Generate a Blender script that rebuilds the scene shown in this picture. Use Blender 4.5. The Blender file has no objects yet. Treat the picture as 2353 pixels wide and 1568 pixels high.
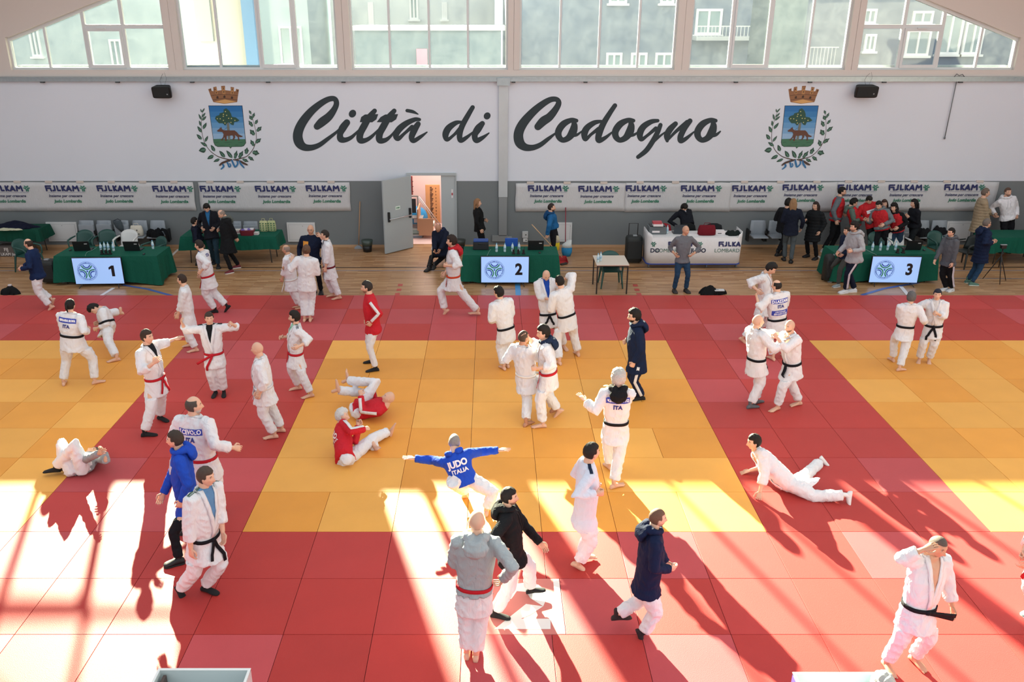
import bpy, bmesh, math, random
import numpy as np
from mathutils import Vector, Matrix
from mathutils.bvhtree import BVHTree

# ---------------------------------------------------------------- camera, sky, sun, exposure
scene = bpy.context.scene
COL = scene.collection
CAM = (-0.18, 0.0, 6.57)
TH = math.radians(21.46)
FPX = 1957.0
PX0, PY0 = 1128.0, 784.0
cam_data = bpy.data.cameras.new('camera')
cam = bpy.data.objects.new('camera', cam_data)
COL.objects.link(cam)
cam.location = CAM
cam.rotation_euler = (math.radians(90) - TH, 0, 0)
cam_data.sensor_width = 36
cam_data.lens = 36 * FPX / 2353
cam_data.shift_x = (1176.5 - PX0) / 2353
cam_data.clip_end = 400
scene.camera = cam

world = bpy.data.worlds.new('world')
scene.world = world
world.use_nodes = True
bg = world.node_tree.nodes['Background']
bg.inputs[0].default_value = (0.93, 0.965, 1.0, 1)
bg.inputs[1].default_value = 1.1

SUN_AZ, SUN_EL = math.radians(17.6), math.radians(19.3)
sd = bpy.data.lights.new('sun', 'SUN')
sd.energy = 64.0
sd.color = (1.0, 0.90, 0.62)
sd.angle = math.radians(0.6)
sun = bpy.data.objects.new('sun', sd)
COL.objects.link(sun)
to_sun = Vector((-math.sin(SUN_AZ) * math.cos(SUN_EL), math.cos(SUN_AZ) * math.cos(SUN_EL), math.sin(SUN_EL)))
sun.rotation_euler = to_sun.to_track_quat('Z', 'Y').to_euler()
sun.location = to_sun * 60

vs = scene.view_settings
vs.view_transform = 'Standard'
vs.look = 'None'
vs.gamma = 1.0
vs.use_curve_mapping = False
vs.exposure = 0.0

# ---------------------------------------------------------------- photograph geometry -> real places
ct, st = math.cos(TH), math.sin(TH)
def ray(px, py):
    a = (px - PX0) / FPX
    b = -(py - PY0) / FPX
    return Vector((a, ct + b * st, -st + b * ct))
def onz(px, py, z=0.04):
    d = ray(px, py); t = (z - CAM[2]) / d.z
    return Vector((CAM[0] + d.x * t, d.y * t, z))
def ony(px, py, Y):
    d = ray(px, py); t = Y / d.y
    return Vector((CAM[0] + d.x * t, Y, CAM[2] + d.z * t))
YW = 24.25          # inner face of the back wall
MAT_Y = 19.72       # far edge of the mats
MZ = 0.04           # top of the mats

# ---------------------------------------------------------------- materials
_m = {}
def lin(c):
    return tuple((x / 12.92 if x <= .04045 else ((x + .055) / 1.055) ** 2.4) for x in c)
def hexc(h):
    return lin(tuple(int(h[i:i + 2], 16) / 255 for i in (0, 2, 4)))
def mat(name, col, rough=.6, metal=0, bump=0, bscale=60, spec=.5, var=0, vscale=3, kind='noise', alpha=None, emit=0):
    key = (name, col, rough, metal, bump, bscale, var, kind)
    if key in _m: return _m[key]
    m = bpy.data.materials.new(name); m.use_nodes = True
    nt = m.node_tree; b = nt.nodes['Principled BSDF']
    c = hexc(col) if isinstance(col, str) else col
    b.inputs['Base Color'].default_value = (*c[:3], 1)
    b.inputs['Roughness'].default_value = rough
    b.inputs['Metallic'].default_value = metal
    b.inputs['Specular IOR Level'].default_value = spec
    tc = nt.nodes.new('ShaderNodeTexCoord')
    if var:
        n = nt.nodes.new('ShaderNodeTexNoise'); n.inputs['Scale'].default_value = vscale; n.inputs['Detail'].default_value = 4
        nt.links.new(tc.outputs['Object'], n.inputs['Vector'])
        mx = nt.nodes.new('ShaderNodeMix'); mx.data_type = 'RGBA'
        mx.inputs[6].default_value = (*[v * (1 - var) for v in c[:3]], 1)
        mx.inputs[7].default_value = (*[min(1, v * (1 + var)) for v in c[:3]], 1)
        nt.links.new(n.outputs['Fac'], mx.inputs[0]); nt.links.new(mx.outputs[2], b.inputs['Base Color'])
    if bump:
        if kind == 'cloth':
            n = nt.nodes.new('ShaderNodeTexNoise'); n.inputs['Scale'].default_value = bscale
            n.inputs['Detail'].default_value = 2; n.inputs['Distortion'].default_value = 1.6
            mp = nt.nodes.new('ShaderNodeMapping'); mp.inputs['Scale'].default_value = (1, 1, .45)
            nt.links.new(tc.outputs['Object'], mp.inputs['Vector']); nt.links.new(mp.outputs[0], n.inputs['Vector'])
        else:
            n = nt.nodes.new('ShaderNodeTexNoise'); n.inputs['Scale'].default_value = bscale; n.inputs['Detail'].default_value = 3
            nt.links.new(tc.outputs['Object'], n.inputs['Vector'])
        bp = nt.nodes.new('ShaderNodeBump'); bp.inputs['Strength'].default_value = bump
        bp.inputs['Distance'].default_value = .02 if kind == 'cloth' else .005
        nt.links.new(n.outputs['Fac'], bp.inputs['Height']); nt.links.new(bp.outputs['Normal'], b.inputs['Normal'])
    if emit:
        b.inputs['Emission Color'].default_value = (*c[:3], 1); b.inputs['Emission Strength'].default_value = emit
    _m[key] = m
    return m
def cloth(col, rough=.85, b=.8): return mat('cloth', col, rough, bump=b, bscale=13, kind='cloth', spec=.2, var=.05, vscale=5)
GI = 'dbdbdf'
def skin_mat(tone):
    key = ('skin', tone)
    if key in _m: return _m[key]
    m = bpy.data.materials.new('skin'); m.use_nodes = True
    nt = m.node_tree; b = nt.nodes['Principled BSDF']
    a = nt.nodes.new('ShaderNodeVertexColor'); a.layer_name = 'Col'
    nt.links.new(a.outputs['Color'], b.inputs['Base Color'])
    b.inputs['Roughness'].default_value = .5
    b.inputs['Specular IOR Level'].default_value = .35
    _m[key] = m
    return m

# ---------------------------------------------------------------- mesh collecting
class MB:
    def __init__(s): s.v = []; s.f = []; s.m = []; s.c = []
    def add(s, v, f, m=0, c=None):
        o = len(s.v); s.v += [tuple(p) for p in v]; s.f += [tuple(i + o for i in q) for q in f]
        s.m += [m] * len(f)
        s.c += ([c] * len(v) if (c is None or len(c) == 3 and not hasattr(c[0], '__len__')) else list(c))
        return s
    def box(s, x0, x1, y0, y1, z0, z1, m=0):
        e = (len(s.f) // 6 % 9) * .0004   # neighbouring boxes of one mesh never share a face plane
        x0, x1, y0, y1, z0, z1 = x0 - e, x1 + e, y0 - e, y1 + e, z0 - e, z1 + e
        v = [(x, y, z) for z in (z0, z1) for y in (y0, y1) for x in (x0, x1)]
        return s.add(v, [(0, 2, 3, 1), (4, 5, 7, 6), (0, 1, 5, 4), (2, 6, 7, 3), (0, 4, 6, 2), (1, 3, 7, 5)], m)
    def bevbox(s, x0, x1, y0, y1, z0, z1, r=.01, m=0):
        bm = bmesh.new(); bmesh.ops.create_cube(bm, size=1)
        for v in bm.verts:
            v.co = Vector(((x0 + x1) / 2 + v.co.x * (x1 - x0), (y0 + y1) / 2 + v.co.y * (y1 - y0), (z0 + z1) / 2 + v.co.z * (z1 - z0)))
        bmesh.ops.bevel(bm, geom=bm.edges[:], offset=r, segments=2, affect='EDGES', profile=.6)
        bm.verts.index_update()
        s.add([v.co.copy() for v in bm.verts], [[v.index for v in f.verts] for f in bm.faces], m); bm.free()
        return s
    def cyl(s, a, b, r0, r1=None, n=10, m=0):
        return s.add(*tube([a, b], [r0, r0 if r1 is None else r1], n, cap=False), m)
    def tubes(s, pts, r, n=8, m=0, cap=True):
        return s.add(*tube(pts, r if hasattr(r, '__len__') else [r] * len(pts), n, cap=cap), m)
    def explode(s, step=.00005):
        v, f, c = [], [], []
        for i, q in enumerate(s.f):
            o = len(v)
            for k in q: v.append((s.v[k][0], s.v[k][1] - step * i, s.v[k][2])); c.append(s.c[k])
            f.append(tuple(range(o, o + len(q))))
        s.v, s.f, s.c = v, f, c; return s
    def build(s, name, mats, parent=None, smooth=False, off=None, loc=None):
        me = bpy.data.meshes.new(name)
        v = s.v
        if off is not None: v = [(p[0] - off[0], p[1] - off[1], p[2] - off[2]) for p in v]
        me.from_pydata(v, [], s.f)
        if not isinstance(mats, (list, tuple)): mats = [mats]
        for x in mats: me.materials.append(x)
        if len(mats) > 1: me.polygons.foreach_set('material_index', s.m)
        if smooth: me.polygons.foreach_set('use_smooth', [True] * len(me.polygons))
        if any(x is not None for x in s.c):
            ca = me.color_attributes.new('Col', 'FLOAT_COLOR', 'POINT')
            ca.data.foreach_set('color', np.array([(*(x if x is not None else (.5, .5, .5)), 1) for x in s.c], dtype=np.float32).ravel())
        me.update()
        return link(name, me, parent, loc)
def link(name, me, parent=None, loc=None):
    o = bpy.data.objects.new(name, me); COL.objects.link(o)
    if parent is not None: o.parent = parent
    if loc is not None: o.location = loc
    return o
def nrm(v):
    v = Vector(v); l = v.length
    return v / l if l > 1e-9 else Vector((0, 0, 1))
def frames(pts):
    n = len(pts); T = []
    for i in range(n):
        a = pts[max(0, i - 1)]; b = pts[min(n - 1, i + 1)]; T.append(nrm(Vector(b) - Vector(a)))
    ref = Vector((0, 0, 1)) if abs(T[0].z) < .9 else Vector((1, 0, 0))
    A = nrm(ref.cross(T[0])); out = []
    for t in T:
        A = nrm(A - t * A.dot(t)); out.append((A, t.cross(A)))
    return out
def tube(pts, radii, n=10, cap=True):
    pts = [Vector(p) for p in pts]; radii = list(radii)
    if cap:
        d0 = nrm(pts[0] - pts[1]); d1 = nrm(pts[-1] - pts[-2]); r0, r1 = radii[0], radii[-1]
        pts = [pts[0] + d0 * r0 * .8, pts[0] + d0 * r0 * .45] + pts + [pts[-1] + d1 * r1 * .45, pts[-1] + d1 * r1 * .8]
        radii = [r0 * .45, r0 * .85] + radii + [r1 * .85, r1 * .45]
    fr = frames(pts)
    return loft(pts, [f[0] for f in fr], [f[1] for f in fr], radii, radii, n)
def loft(C, A, B, ra, rb, n=16, ex=2.0):
    v = []; f = []; k = len(C)
    cs = [(math.cos(2 * math.pi * j / n), math.sin(2 * math.pi * j / n)) for j in range(n)]
    e = 2.0 / ex
    cs = [(math.copysign(abs(x) ** e, x), math.copysign(abs(y) ** e, y)) for x, y in cs]
    for i in range(k):
        for x, y in cs:
            v.append(C[i] + A[i] * (x * ra[i]) + B[i] * (y * rb[i]))
    for i in range(k - 1):
        for j in range(n):
            j2 = (j + 1) % n
            f.append((i * n + j, i * n + j2, (i + 1) * n + j2, (i + 1) * n + j))
    v.append(C[0]); v.append(C[-1]); a = len(v) - 2; b = a + 1
    for j in range(n):
        j2 = (j + 1) % n
        f.append((a, j2, j)); f.append((b, (k - 1) * n + j, (k - 1) * n + j2))
    return v, f
def empty(name, loc, label=None, cat=None, group=None, kind=None, rz=0):
    o = bpy.data.objects.new(name, None); COL.objects.link(o); o.location = loc; o.rotation_euler.z = rz
    o.empty_display_size = .2
    return tag(o, label, cat, group, kind)
def tag(o, label=None, cat=None, group=None, kind=None):
    if label: o['label'] = label
    if cat: o['category'] = cat
    if group: o['group'] = group
    if kind: o['kind'] = kind
    return o
def copy_tree(o, parent=None):
    c = o.copy(); COL.objects.link(c)
    if parent is not None: c.parent = parent
    for ch in list(o.children): copy_tree(ch, c)
    return c
def catmull(P, k=6):
    P = [tuple(p) for p in P]; Q = [P[0]] + P + [P[-1]]; out = []
    for i in range(1, len(Q) - 2):
        for t in range(k):
            t = t / k
            out.append(tuple(.5 * ((2 * b) + (-a + c) * t + (2 * a - 5 * b + 4 * c - d) * t * t + (-a + 3 * b - 3 * c + d) * t ** 3)
                             for a, b, c, d in zip(Q[i - 1], Q[i], Q[i + 1], Q[i + 2])))
    out.append(P[-1]); return out
def text_mesh(txt, size=1.0, bold=0.0, align='CENTER', shear=0.0, space=1.0):
    cu = bpy.data.curves.new('t', 'FONT'); cu.body = txt; cu.size = size; cu.align_x = align; cu.align_y = 'CENTER'
    cu.offset = bold; cu.shear = shear; cu.space_character = space; cu.resolution_u = 3
    o = bpy.data.objects.new('t', cu); COL.objects.link(o)
    dg = bpy.context.evaluated_depsgraph_get()
    me = bpy.data.meshes.new_from_object(o.evaluated_get(dg))
    v = [tuple(x.co) for x in me.vertices]; f = [tuple(p.vertices) for p in me.polygons]
    bpy.data.objects.remove(o); bpy.data.curves.remove(cu); bpy.data.meshes.remove(me)
    return v, f
# ---------------------------------------------------------------- people
SK = {'l': 'd9ad94', 'm': 'c99a7e', 't': 'b98468', 'd': 'a5765c'}
def ik(a, c, l1, l2, hint):
    d = c - a; L = d.length
    if L < 1e-6: d = Vector((0, 0, -1)); L = 1e-6
    mx = (l1 + l2) * .998
    if L > mx:
        s = L / mx; l1 *= s; l2 *= s
    u = d / L
    x = (l1 * l1 - l2 * l2 + L * L) / (2 * L)
    h = math.sqrt(max(0, l1 * l1 - x * x))
    w = hint - u * hint.dot(u)
    w = nrm(w) if w.length > 1e-5 else Vector((1, 0, 0))
    return a + u * x + w * h
def fold(v, seed, amp):
    p = v + seed
    w = np.sin(p @ np.array([23., 7., 5.])) * .6 + np.sin(p @ np.array([-6., 19., 9.])) * .5
    a = np.sin(p @ np.array([31., -12., 26.]) + 2.2 * w) + .8 * np.sin(p @ np.array([-27., 22., 33.]) + 1.7 * w + 1.3) + .6 * np.sin(p @ np.array([11., 37., -19.]) + w)
    r = 1 - np.abs(a) * .75
    return amp * (r - .3)
def head_grid(ns, nr):
    V = []; F = []
    for i in range(nr + 1):
        ph = math.pi * i / nr
        for j in range(ns):
            th = 2 * math.pi * j / ns
            V.append((math.sin(ph) * math.sin(th), math.sin(ph) * math.cos(th), math.cos(ph)))
    for i in range(nr):
        for j in range(ns):
            j2 = (j + 1) % ns
            F.append((i * ns + j, (i + 1) * ns + j, (i + 1) * ns + j2, i * ns + j2))
    return np.array(V), F
def ss(a, b, x):
    t = np.clip((x - a) / (b - a), 0, 1); return t * t * (3 - 2 * t)
def head_shape(D, fem=0):
    x = D[:, 0] * .0765; y = D[:, 1] * .097; z = D[:, 2] * .1175
    low = np.clip(-z / .1175, 0, 1)
    x = x * (1 - .34 * low ** 1.5)
    fr = ss(-.02, .05, y); bk = 1 - ss(-.05, .03, y)
    y = y - fr * .006 * (1 - low) + fr * .012 * low ** 2
    y = np.where(y < 0, y * (1 - .38 * ss(.02, .1, -z)), y)
    y = y + bk * -.006 * np.exp(-((z - .03) / .05) ** 2)
    g = lambda cx, cz, wx, wz: np.exp(-((x - cx) / wx) ** 2 - ((z - cz) / wz) ** 2) * fr
    bridge = np.exp(-(x / .011) ** 2) * fr * ss(.03, -.03, z) * ss(-.056, -.042, z)
    y = y + .021 * bridge + .008 * g(0, -.036, .017, .009)
    y = y - .012 * (g(.031, .006, .017, .013) + g(-.031, .006, .017, .013))
    y = y + .006 * (g(.028, .028, .024, .008) + g(-.028, .028, .024, .008))
    y = y + .006 * g(0, -.066, .024, .007) - .005 * g(0, -.079, .02, .005) + .009 * g(0, -.1, .022, .014)
    y = y + .004 * (g(.045, -.02, .02, .02) + g(-.045, -.02, .02, .02))
    return np.stack([x, y, z], 1)
def hair_obj(mask_thick, P, D, noise, seed):
    # thickness along the head's own outward direction; sinks under the skin where there is no hair
    w = np.sin(P @ np.array([160., 60., 90.]) + seed) + np.sin(P @ np.array([-70., 150., 110.]) + seed * 2) + np.sin(P @ np.array([90., -120., 180.]))
    t = mask_thick * (1 + noise * w) - .006 * (mask_thick <= .0005)
    return P + D * t[:, None]
def hand_mesh(pose, sc):
    mb = MB()
    X, Y, Z = Vector((1, 0, 0)), Vector((0, 1, 0)), Vector((0, 0, 1))
    C = [Vector((0, -.02, 0)), Vector((0, 0, 0)), Vector((.002, .03, 0)), Vector((.001, .06, 0)), Vector((0, .088, 0)), Vector((0, .096, 0))]
    mb.add(*loft(C, [X] * 6, [Z] * 6, [.026, .026, .036, .042, .041, .032], [.019, .018, .017, .015, .012, .008], 10))
    curl = {'relax': (.35, .5, .35), 'fist': (1.25, 1.5, 1.0), 'open': (.05, .08, .05), 'grip': (.9, 1.1, .7)}[pose]
    for k, (bx, L, r) in enumerate(((.031, .074, .009), (.0105, .082, .0092), (-.0105, .076, .009), (-.030, .060, .0078))):
        spread = bx * (5.5 if pose == 'open' else 1.5)
        p = Vector((bx, .085, 0)); a = 0; pts = [p.copy()]
        for s_, c in zip((.44, .32, .24), curl):
            a += c * (1 + .12 * k)
            d = Vector((math.sin(spread) * math.cos(a), math.cos(a), -math.sin(a)))
            p = p + d * L * s_; pts.append(p.copy())
        mb.add(*tube(pts, [r, r * .97, r * .88, r * .72], 6))
    cz = {'fist': .9, 'grip': .7, 'relax': .35, 'open': .1}[pose]
    p0 = Vector((.024, .015, -.004)); p1 = p0 + Vector((.034, .026, -.012 * cz * 2)); p2 = p1 + Vector((.012 - .03 * cz, .028, -.02 * cz)); p3 = p2 + Vector((.004 - .03 * cz, .02, -.012 * cz))
    mb.add(*tube([p0, p1, p2, p3], [.013, .0115, .0098, .008], 6))
    V = np.array(mb.v) * sc
    return V, mb.f
def foot_mesh(kind, sc):
    # ankle over the origin, sole at z=-.085
    mb = MB(); X, Z = Vector((1, 0, 0)), Vector((0, 0, 1))
    s = 1.0; th = 0
    if kind == 'shoe': s = 1.12; th = .008
    ys = [-.068, -.06, -.035, 0, .04, .08, .12, .15, .175, .188]
    hw = [.018, .027, .033, .034, .036, .042, .047, .045, .036, .02]
    hh = [.015, .028, .036, .042, .036, .029, .022, .017, .014, .008]
    cs = [Vector((0, y, -.085 + h)) for y, h in zip(ys, hh)]
    mb.add(*loft(cs, [X] * 10, [Z] * 10, [w * s + th for w in hw], [h + th for h in hh], 12, 2.3))
    mb.add(*tube([Vector((0, -.012, .06)), Vector((0, -.008, .0)), Vector((0, .008, -.04))], [.031, .032, .037], 10))
    if kind == 'bare':
        for k, (x, L, r) in enumerate(((.030, .045, .0135), (.010, .043, .010), (-.007, .037, .0092), (-.022, .030, .0088), (-.036, .024, .0085))):
            mb.add(*tube([Vector((x * 1.0, .155 - abs(k) * .006, -.074)), Vector((x * 1.05, .165 + L * .55 - k * .007, -.076))], [r, r * .9], 6))
    if kind == 'shoe':
        v, f = loft([Vector((0, y, -.086)) for y in ys], [X] * 10, [Z] * 10, [w * 1.2 + .012 for w in hw], [.012] * 10, 12, 4)
        mb.add(v, f, 1)
    return np.array(mb.v) * sc, mb.f, mb.m
def place(V, org, ax, ay, az):
    M = np.array([list(ax), list(ay), list(az)])
    return V @ M + np.array(list(org))
def ribbon(mb, pts, nors, width, th=.006, m=0, wdir=None):
    """a flat band through pts lying on a surface with normals nors; pts lifted already"""
    v = []; n = len(pts)
    for i in range(n):
        a = pts[max(0, i - 1)]; b = pts[min(n - 1, i + 1)]; t = nrm(b - a)
        w = nrm(nors[i].cross(t)) * (width / 2 if not hasattr(width, '__len__') else width[i] / 2)
        o = nors[i] * th
        v += [pts[i] - w, pts[i] + w, pts[i] + w + o, pts[i] - w + o]
    f = []
    for i in range(n - 1):
        a = i * 4; b = a + 4
        for k in range(4):
            k2 = (k + 1) % 4; f.append((a + k, a + k2, b + k2, b + k))
    f += [(3, 2, 1, 0), (4 * n - 4, 4 * n - 3, 4 * n - 2, 4 * n - 1)]
    mb.add(v, f, m)
PEOPLE = []
def person(label, feet, head, yaw=0, **k):
    PEOPLE.append(dict(label=label, feet=feet, head=head, yaw=yaw, **k))

def tmp_remesh(mb, voxel, smooth=3):
    me = bpy.data.meshes.new('tmp'); me.from_pydata(mb.v, [], mb.f)
    o = bpy.data.objects.new('tmp', me); COL.objects.link(o)
    r = o.modifiers.new('r', 'REMESH'); r.mode = 'VOXEL'; r.voxel_size = voxel
    s = o.modifiers.new('s', 'SMOOTH'); s.factor = .5; s.iterations = smooth
    return o
def solve(p):
    k = p; wood = k.get('wood', False); z0 = 0.0 if wood else MZ
    F = [onz(f[0], f[1], z0 + (f[2] if len(f) > 2 else 0)) for f in k['feet']]
    if len(F) == 1: F = [F[0], F[0].copy()]
    M = (F[0] + F[1]) / 2
    yaw = math.radians(k['yaw']); fw0 = Vector((math.sin(yaw), -math.cos(yaw), 0)); s0 = fw0.cross(Vector((0, 0, 1)))
    pY = M.y + k.get('pdy', 0)
    top = ony(k['head'][0], k['head'][1], pY + k.get('hdy', 0))
    H = k.get('H') or max(1.5, min(1.95, (top.z - z0) * 1.012))
    if 'wa' in k: W = ony(k['wa'][0], k['wa'][1], pY)
    else: W = Vector((M.x * .6 + top.x * .4, pY, z0 + .6 * H * (.985 if k.get('H') is None else 1)))
    if 'W' in k: W = Vector(k['W'])
    if 'top' in k: top = Vector(k['top'])
    up = nrm(k.get('up') or (top - W))
    hup = nrm(Vector(k['hup'])) if 'hup' in k else nrm(up * .6 + Vector((0, 0, 1)) * .4)
    fwd = nrm(fw0 - up * fw0.dot(up)) if 'fwd' not in k else nrm(Vector(k['fwd']) - up * Vector(k['fwd']).dot(up))
    s = fwd.cross(up)
    hy = math.radians(k.get('hy', k['yaw'])); hp = math.radians(k.get('hp', 0))
    hf = Vector((math.sin(hy), -math.cos(hy), 0))
    if 'hfw' in k: hf = Vector(k['hfw'])
    hf = nrm(hf - hup * hf.dot(hup)); hs = hf.cross(hup)
    if hp:
        hf2 = nrm(hf * math.cos(hp) + hup * math.sin(hp)); hup = nrm(hup * math.cos(hp) - hf * math.sin(hp)); hf = hf2
    hh = .134 * H
    hc = top - hup * hh * .5
    N = hc - hup * hh * .5 - hup * .018 * H - hf * .018 * H
    if 'N' in k: N = Vector(k['N'])
    up = nrm(N - W); fwd = nrm(fwd - up * fwd.dot(up)); s = fwd.cross(up)
    pup = nrm(up * .5 + Vector((0, 0, 1)) * .5) if 'pup' not in k else nrm(Vector(k['pup']))
    P = W - pup * .06 * H
    LS = 1.0
    # feet: which is the right one
    if (F[0] - M).dot(s0) > (F[1] - M).dot(s0): F = [F[1], F[0]]
    if k.get('swapf'): F = [F[1], F[0]]
    fy = k.get('fy', [None, None]); fp = k.get('fp', [0, 0])
    b = k.get('b', 1.0)
    J = dict(N=N, W=W, P=P, H=H, up=up, fwd=fwd, s=s, hc=hc, hup=hup, hf=hf, hs=hs, z0=z0, M=M, b=b, pup=pup)
    ps = nrm(s * .7 + s0 * .3)
    if 'knee' not in k and not k.get('bend'):
        an = [f + Vector((0, 0, .086 * H / 1.75)) for f in F]
        def far(t): 
            q = W - pup * t * H
            return max((q + ps * sg * .052 * H - a).length for sg, a in zip((-1, 1), an))
        best = .06
        for t in (.09, .08, .07, .06, .05, .04, .03, .02):
            if far(t) / (.485 * H) > .985 and t < .09: break
            best = t
        P = W - pup * best * H
        LS = max(.77, min(1.0, far(best) / (.485 * H * .985)))
    J['legs'] = []
    for i, sg in enumerate((-1, 1)):
        hip = P + ps * sg * .052 * H * b
        ya = math.radians(fy[i]) if fy[i] is not None else yaw + sg * -.12
        pt = math.radians(fp[i])
        ff = Vector((math.sin(ya), -math.cos(ya), 0)); fu = Vector((0, 0, 1))
        fd = ff * math.cos(pt) - fu * math.sin(pt); fn = ff * math.sin(pt) + fu * math.cos(pt)
        if 'ffd' in k and k['ffd'][i]:
            fd = nrm(Vector(k['ffd'][i][0])); fn = Vector(k['ffd'][i][1]); fn = nrm(fn - fd * fn.dot(fd))
        fs = H / 1.75
        an = F[i] - fd * .05 * fs + fn * (.086 * fs + (.008 if k.get('shoe') == 'shoe' else 0))
        kh = k.get('kh', [None, None])[i]
        kp = k.get('knee', [None, None])[i]
        if kp and kp[2] is None: kn = onz(kp[0], kp[1], kp[3])
        elif kp: kn = ony(kp[0], kp[1], pY + kp[2])
        else: kn = ik(hip, an, .245 * H * LS, .24 * H * LS, Vector(kh) if kh else fwd * 1 + ff * .8 + ps * sg * .15 + Vector((0, 0, .3)))
        J['legs'].append(dict(hip=hip, knee=kn, ankle=an, fd=fd, fn=fn, fs=fs))
    J['arms'] = []
    for i, (sg, key) in enumerate(((-1, 'hl'), (1, 'hr'))):
        sh = N - up * .04 * H + s * sg * .106 * H * (b * .5 + .5) + Vector((0, 0, k.get('shl', (0, 0))[i] * H))
        t = k.get(key, 'down'); pose = 'relax'
        if isinstance(t, tuple) and isinstance(t[-1], str): pose = t[-1]; t = t[:-1]
        if t == 'down': hd = sh - up * .335 * H * .97 + s * sg * .045 * H + fwd * .04 * H
        elif t == 'front': hd = W + fwd * .17 * H + up * .05 * H + s * sg * .03 * H; pose = 'fist'
        elif t == 'belly': hd = W + fwd * .13 * H - up * .02 * H + s * sg * .05 * H
        elif t == 'hip': hd = W + s * sg * .1 * H * b - up * .03 * H + fwd * .03 * H
        elif t == 'jog': hd = W + fwd * .16 * H + up * .06 * H + s * sg * .09 * H; pose = 'fist'
        elif t == 'pocket': hd = P + s * sg * .105 * H * b + fwd * .07 * H; pose = 'fist'
        elif len(t) > 2 and t[2] is None: hd = onz(t[0], t[1], z0 + .03)
        else:
            d0 = t[2] if len(t) > 2 else 0; yy = sh.y * .55 + pY * .45 - d0; hd = ony(t[0], t[1], yy)
            for q in range(16):
                rel = hd - W; u_ = rel.dot(up); e_ = (rel.dot(s) / (.13 * H * b)) ** 2 + (rel.dot(fwd) / (.115 * H * b)) ** 2
                if e_ > 1 or u_ > .24 * H or u_ < -.3 * H: break
                yy += -.02 if d0 >= 0 else .02; hd = ony(t[0], t[1], yy)
        eh = k.get('el' if i == 0 else 'er')
        if eh and len(eh) == 3 and abs(eh[0]) > 10:
            el = ony(eh[0], eh[1], pY - eh[2])
        else:
            hint = Vector(eh) if eh else (-up * 1.0 - fwd * .5 + s * sg * .55)
            el = ik(sh, hd, .17 * H, .19 * H, hint)
        d = hd - el; fl = d.length
        wr = el + d * (max(.1, fl - .045 * H) / fl)
        J['arms'].append(dict(sh=sh, el=el, wr=wr, d=nrm(d), pose=pose, sg=sg))
    return J
def torso_rings(J, off=0.0, w=1.0, hip=0.0, top=True):
    H, b = J['H'], J['b']; W, N, P = J['W'], J['N'], J['P']; s, fwd, up, pup = J['s'], J['fwd'], J['up'], J['pup']
    L = N - W; o = off
    C = [P - pup * .055 * H, P - pup * .03 * H, P + pup * .01 * H, P + pup * .045 * H, W, W + L * .22 + fwd * .004 * H * b, W + L * .5 + fwd * .006 * H, W + L * .72 + fwd * .002 * H, W + L * .87, W + L * .96, N + up * .012 * H]
    ra = [.05, .085, .098, .094, .086, .09, .1, .106, .088, .055, .036]
    rb = [.035, .06, .07, .066, .062, .064, .068, .064, .05, .04, .034]
    m = [1, 1, 1, 1, b, b, 1 + (b - 1) * .6, 1, 1, 1, 1]
    mb_ = [1, 1, b, b, b * 1.06, b, b, 1, 1, 1, 1]
    ra = [r * H * (1 + (b - 1) * .8) * (1) + o for r in ra]; rb = [r * H * q + o for r, q in zip(rb, mb_)]
    n = len(C)
    return C, [s] * n, [fwd] * n, ra, rb
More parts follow.
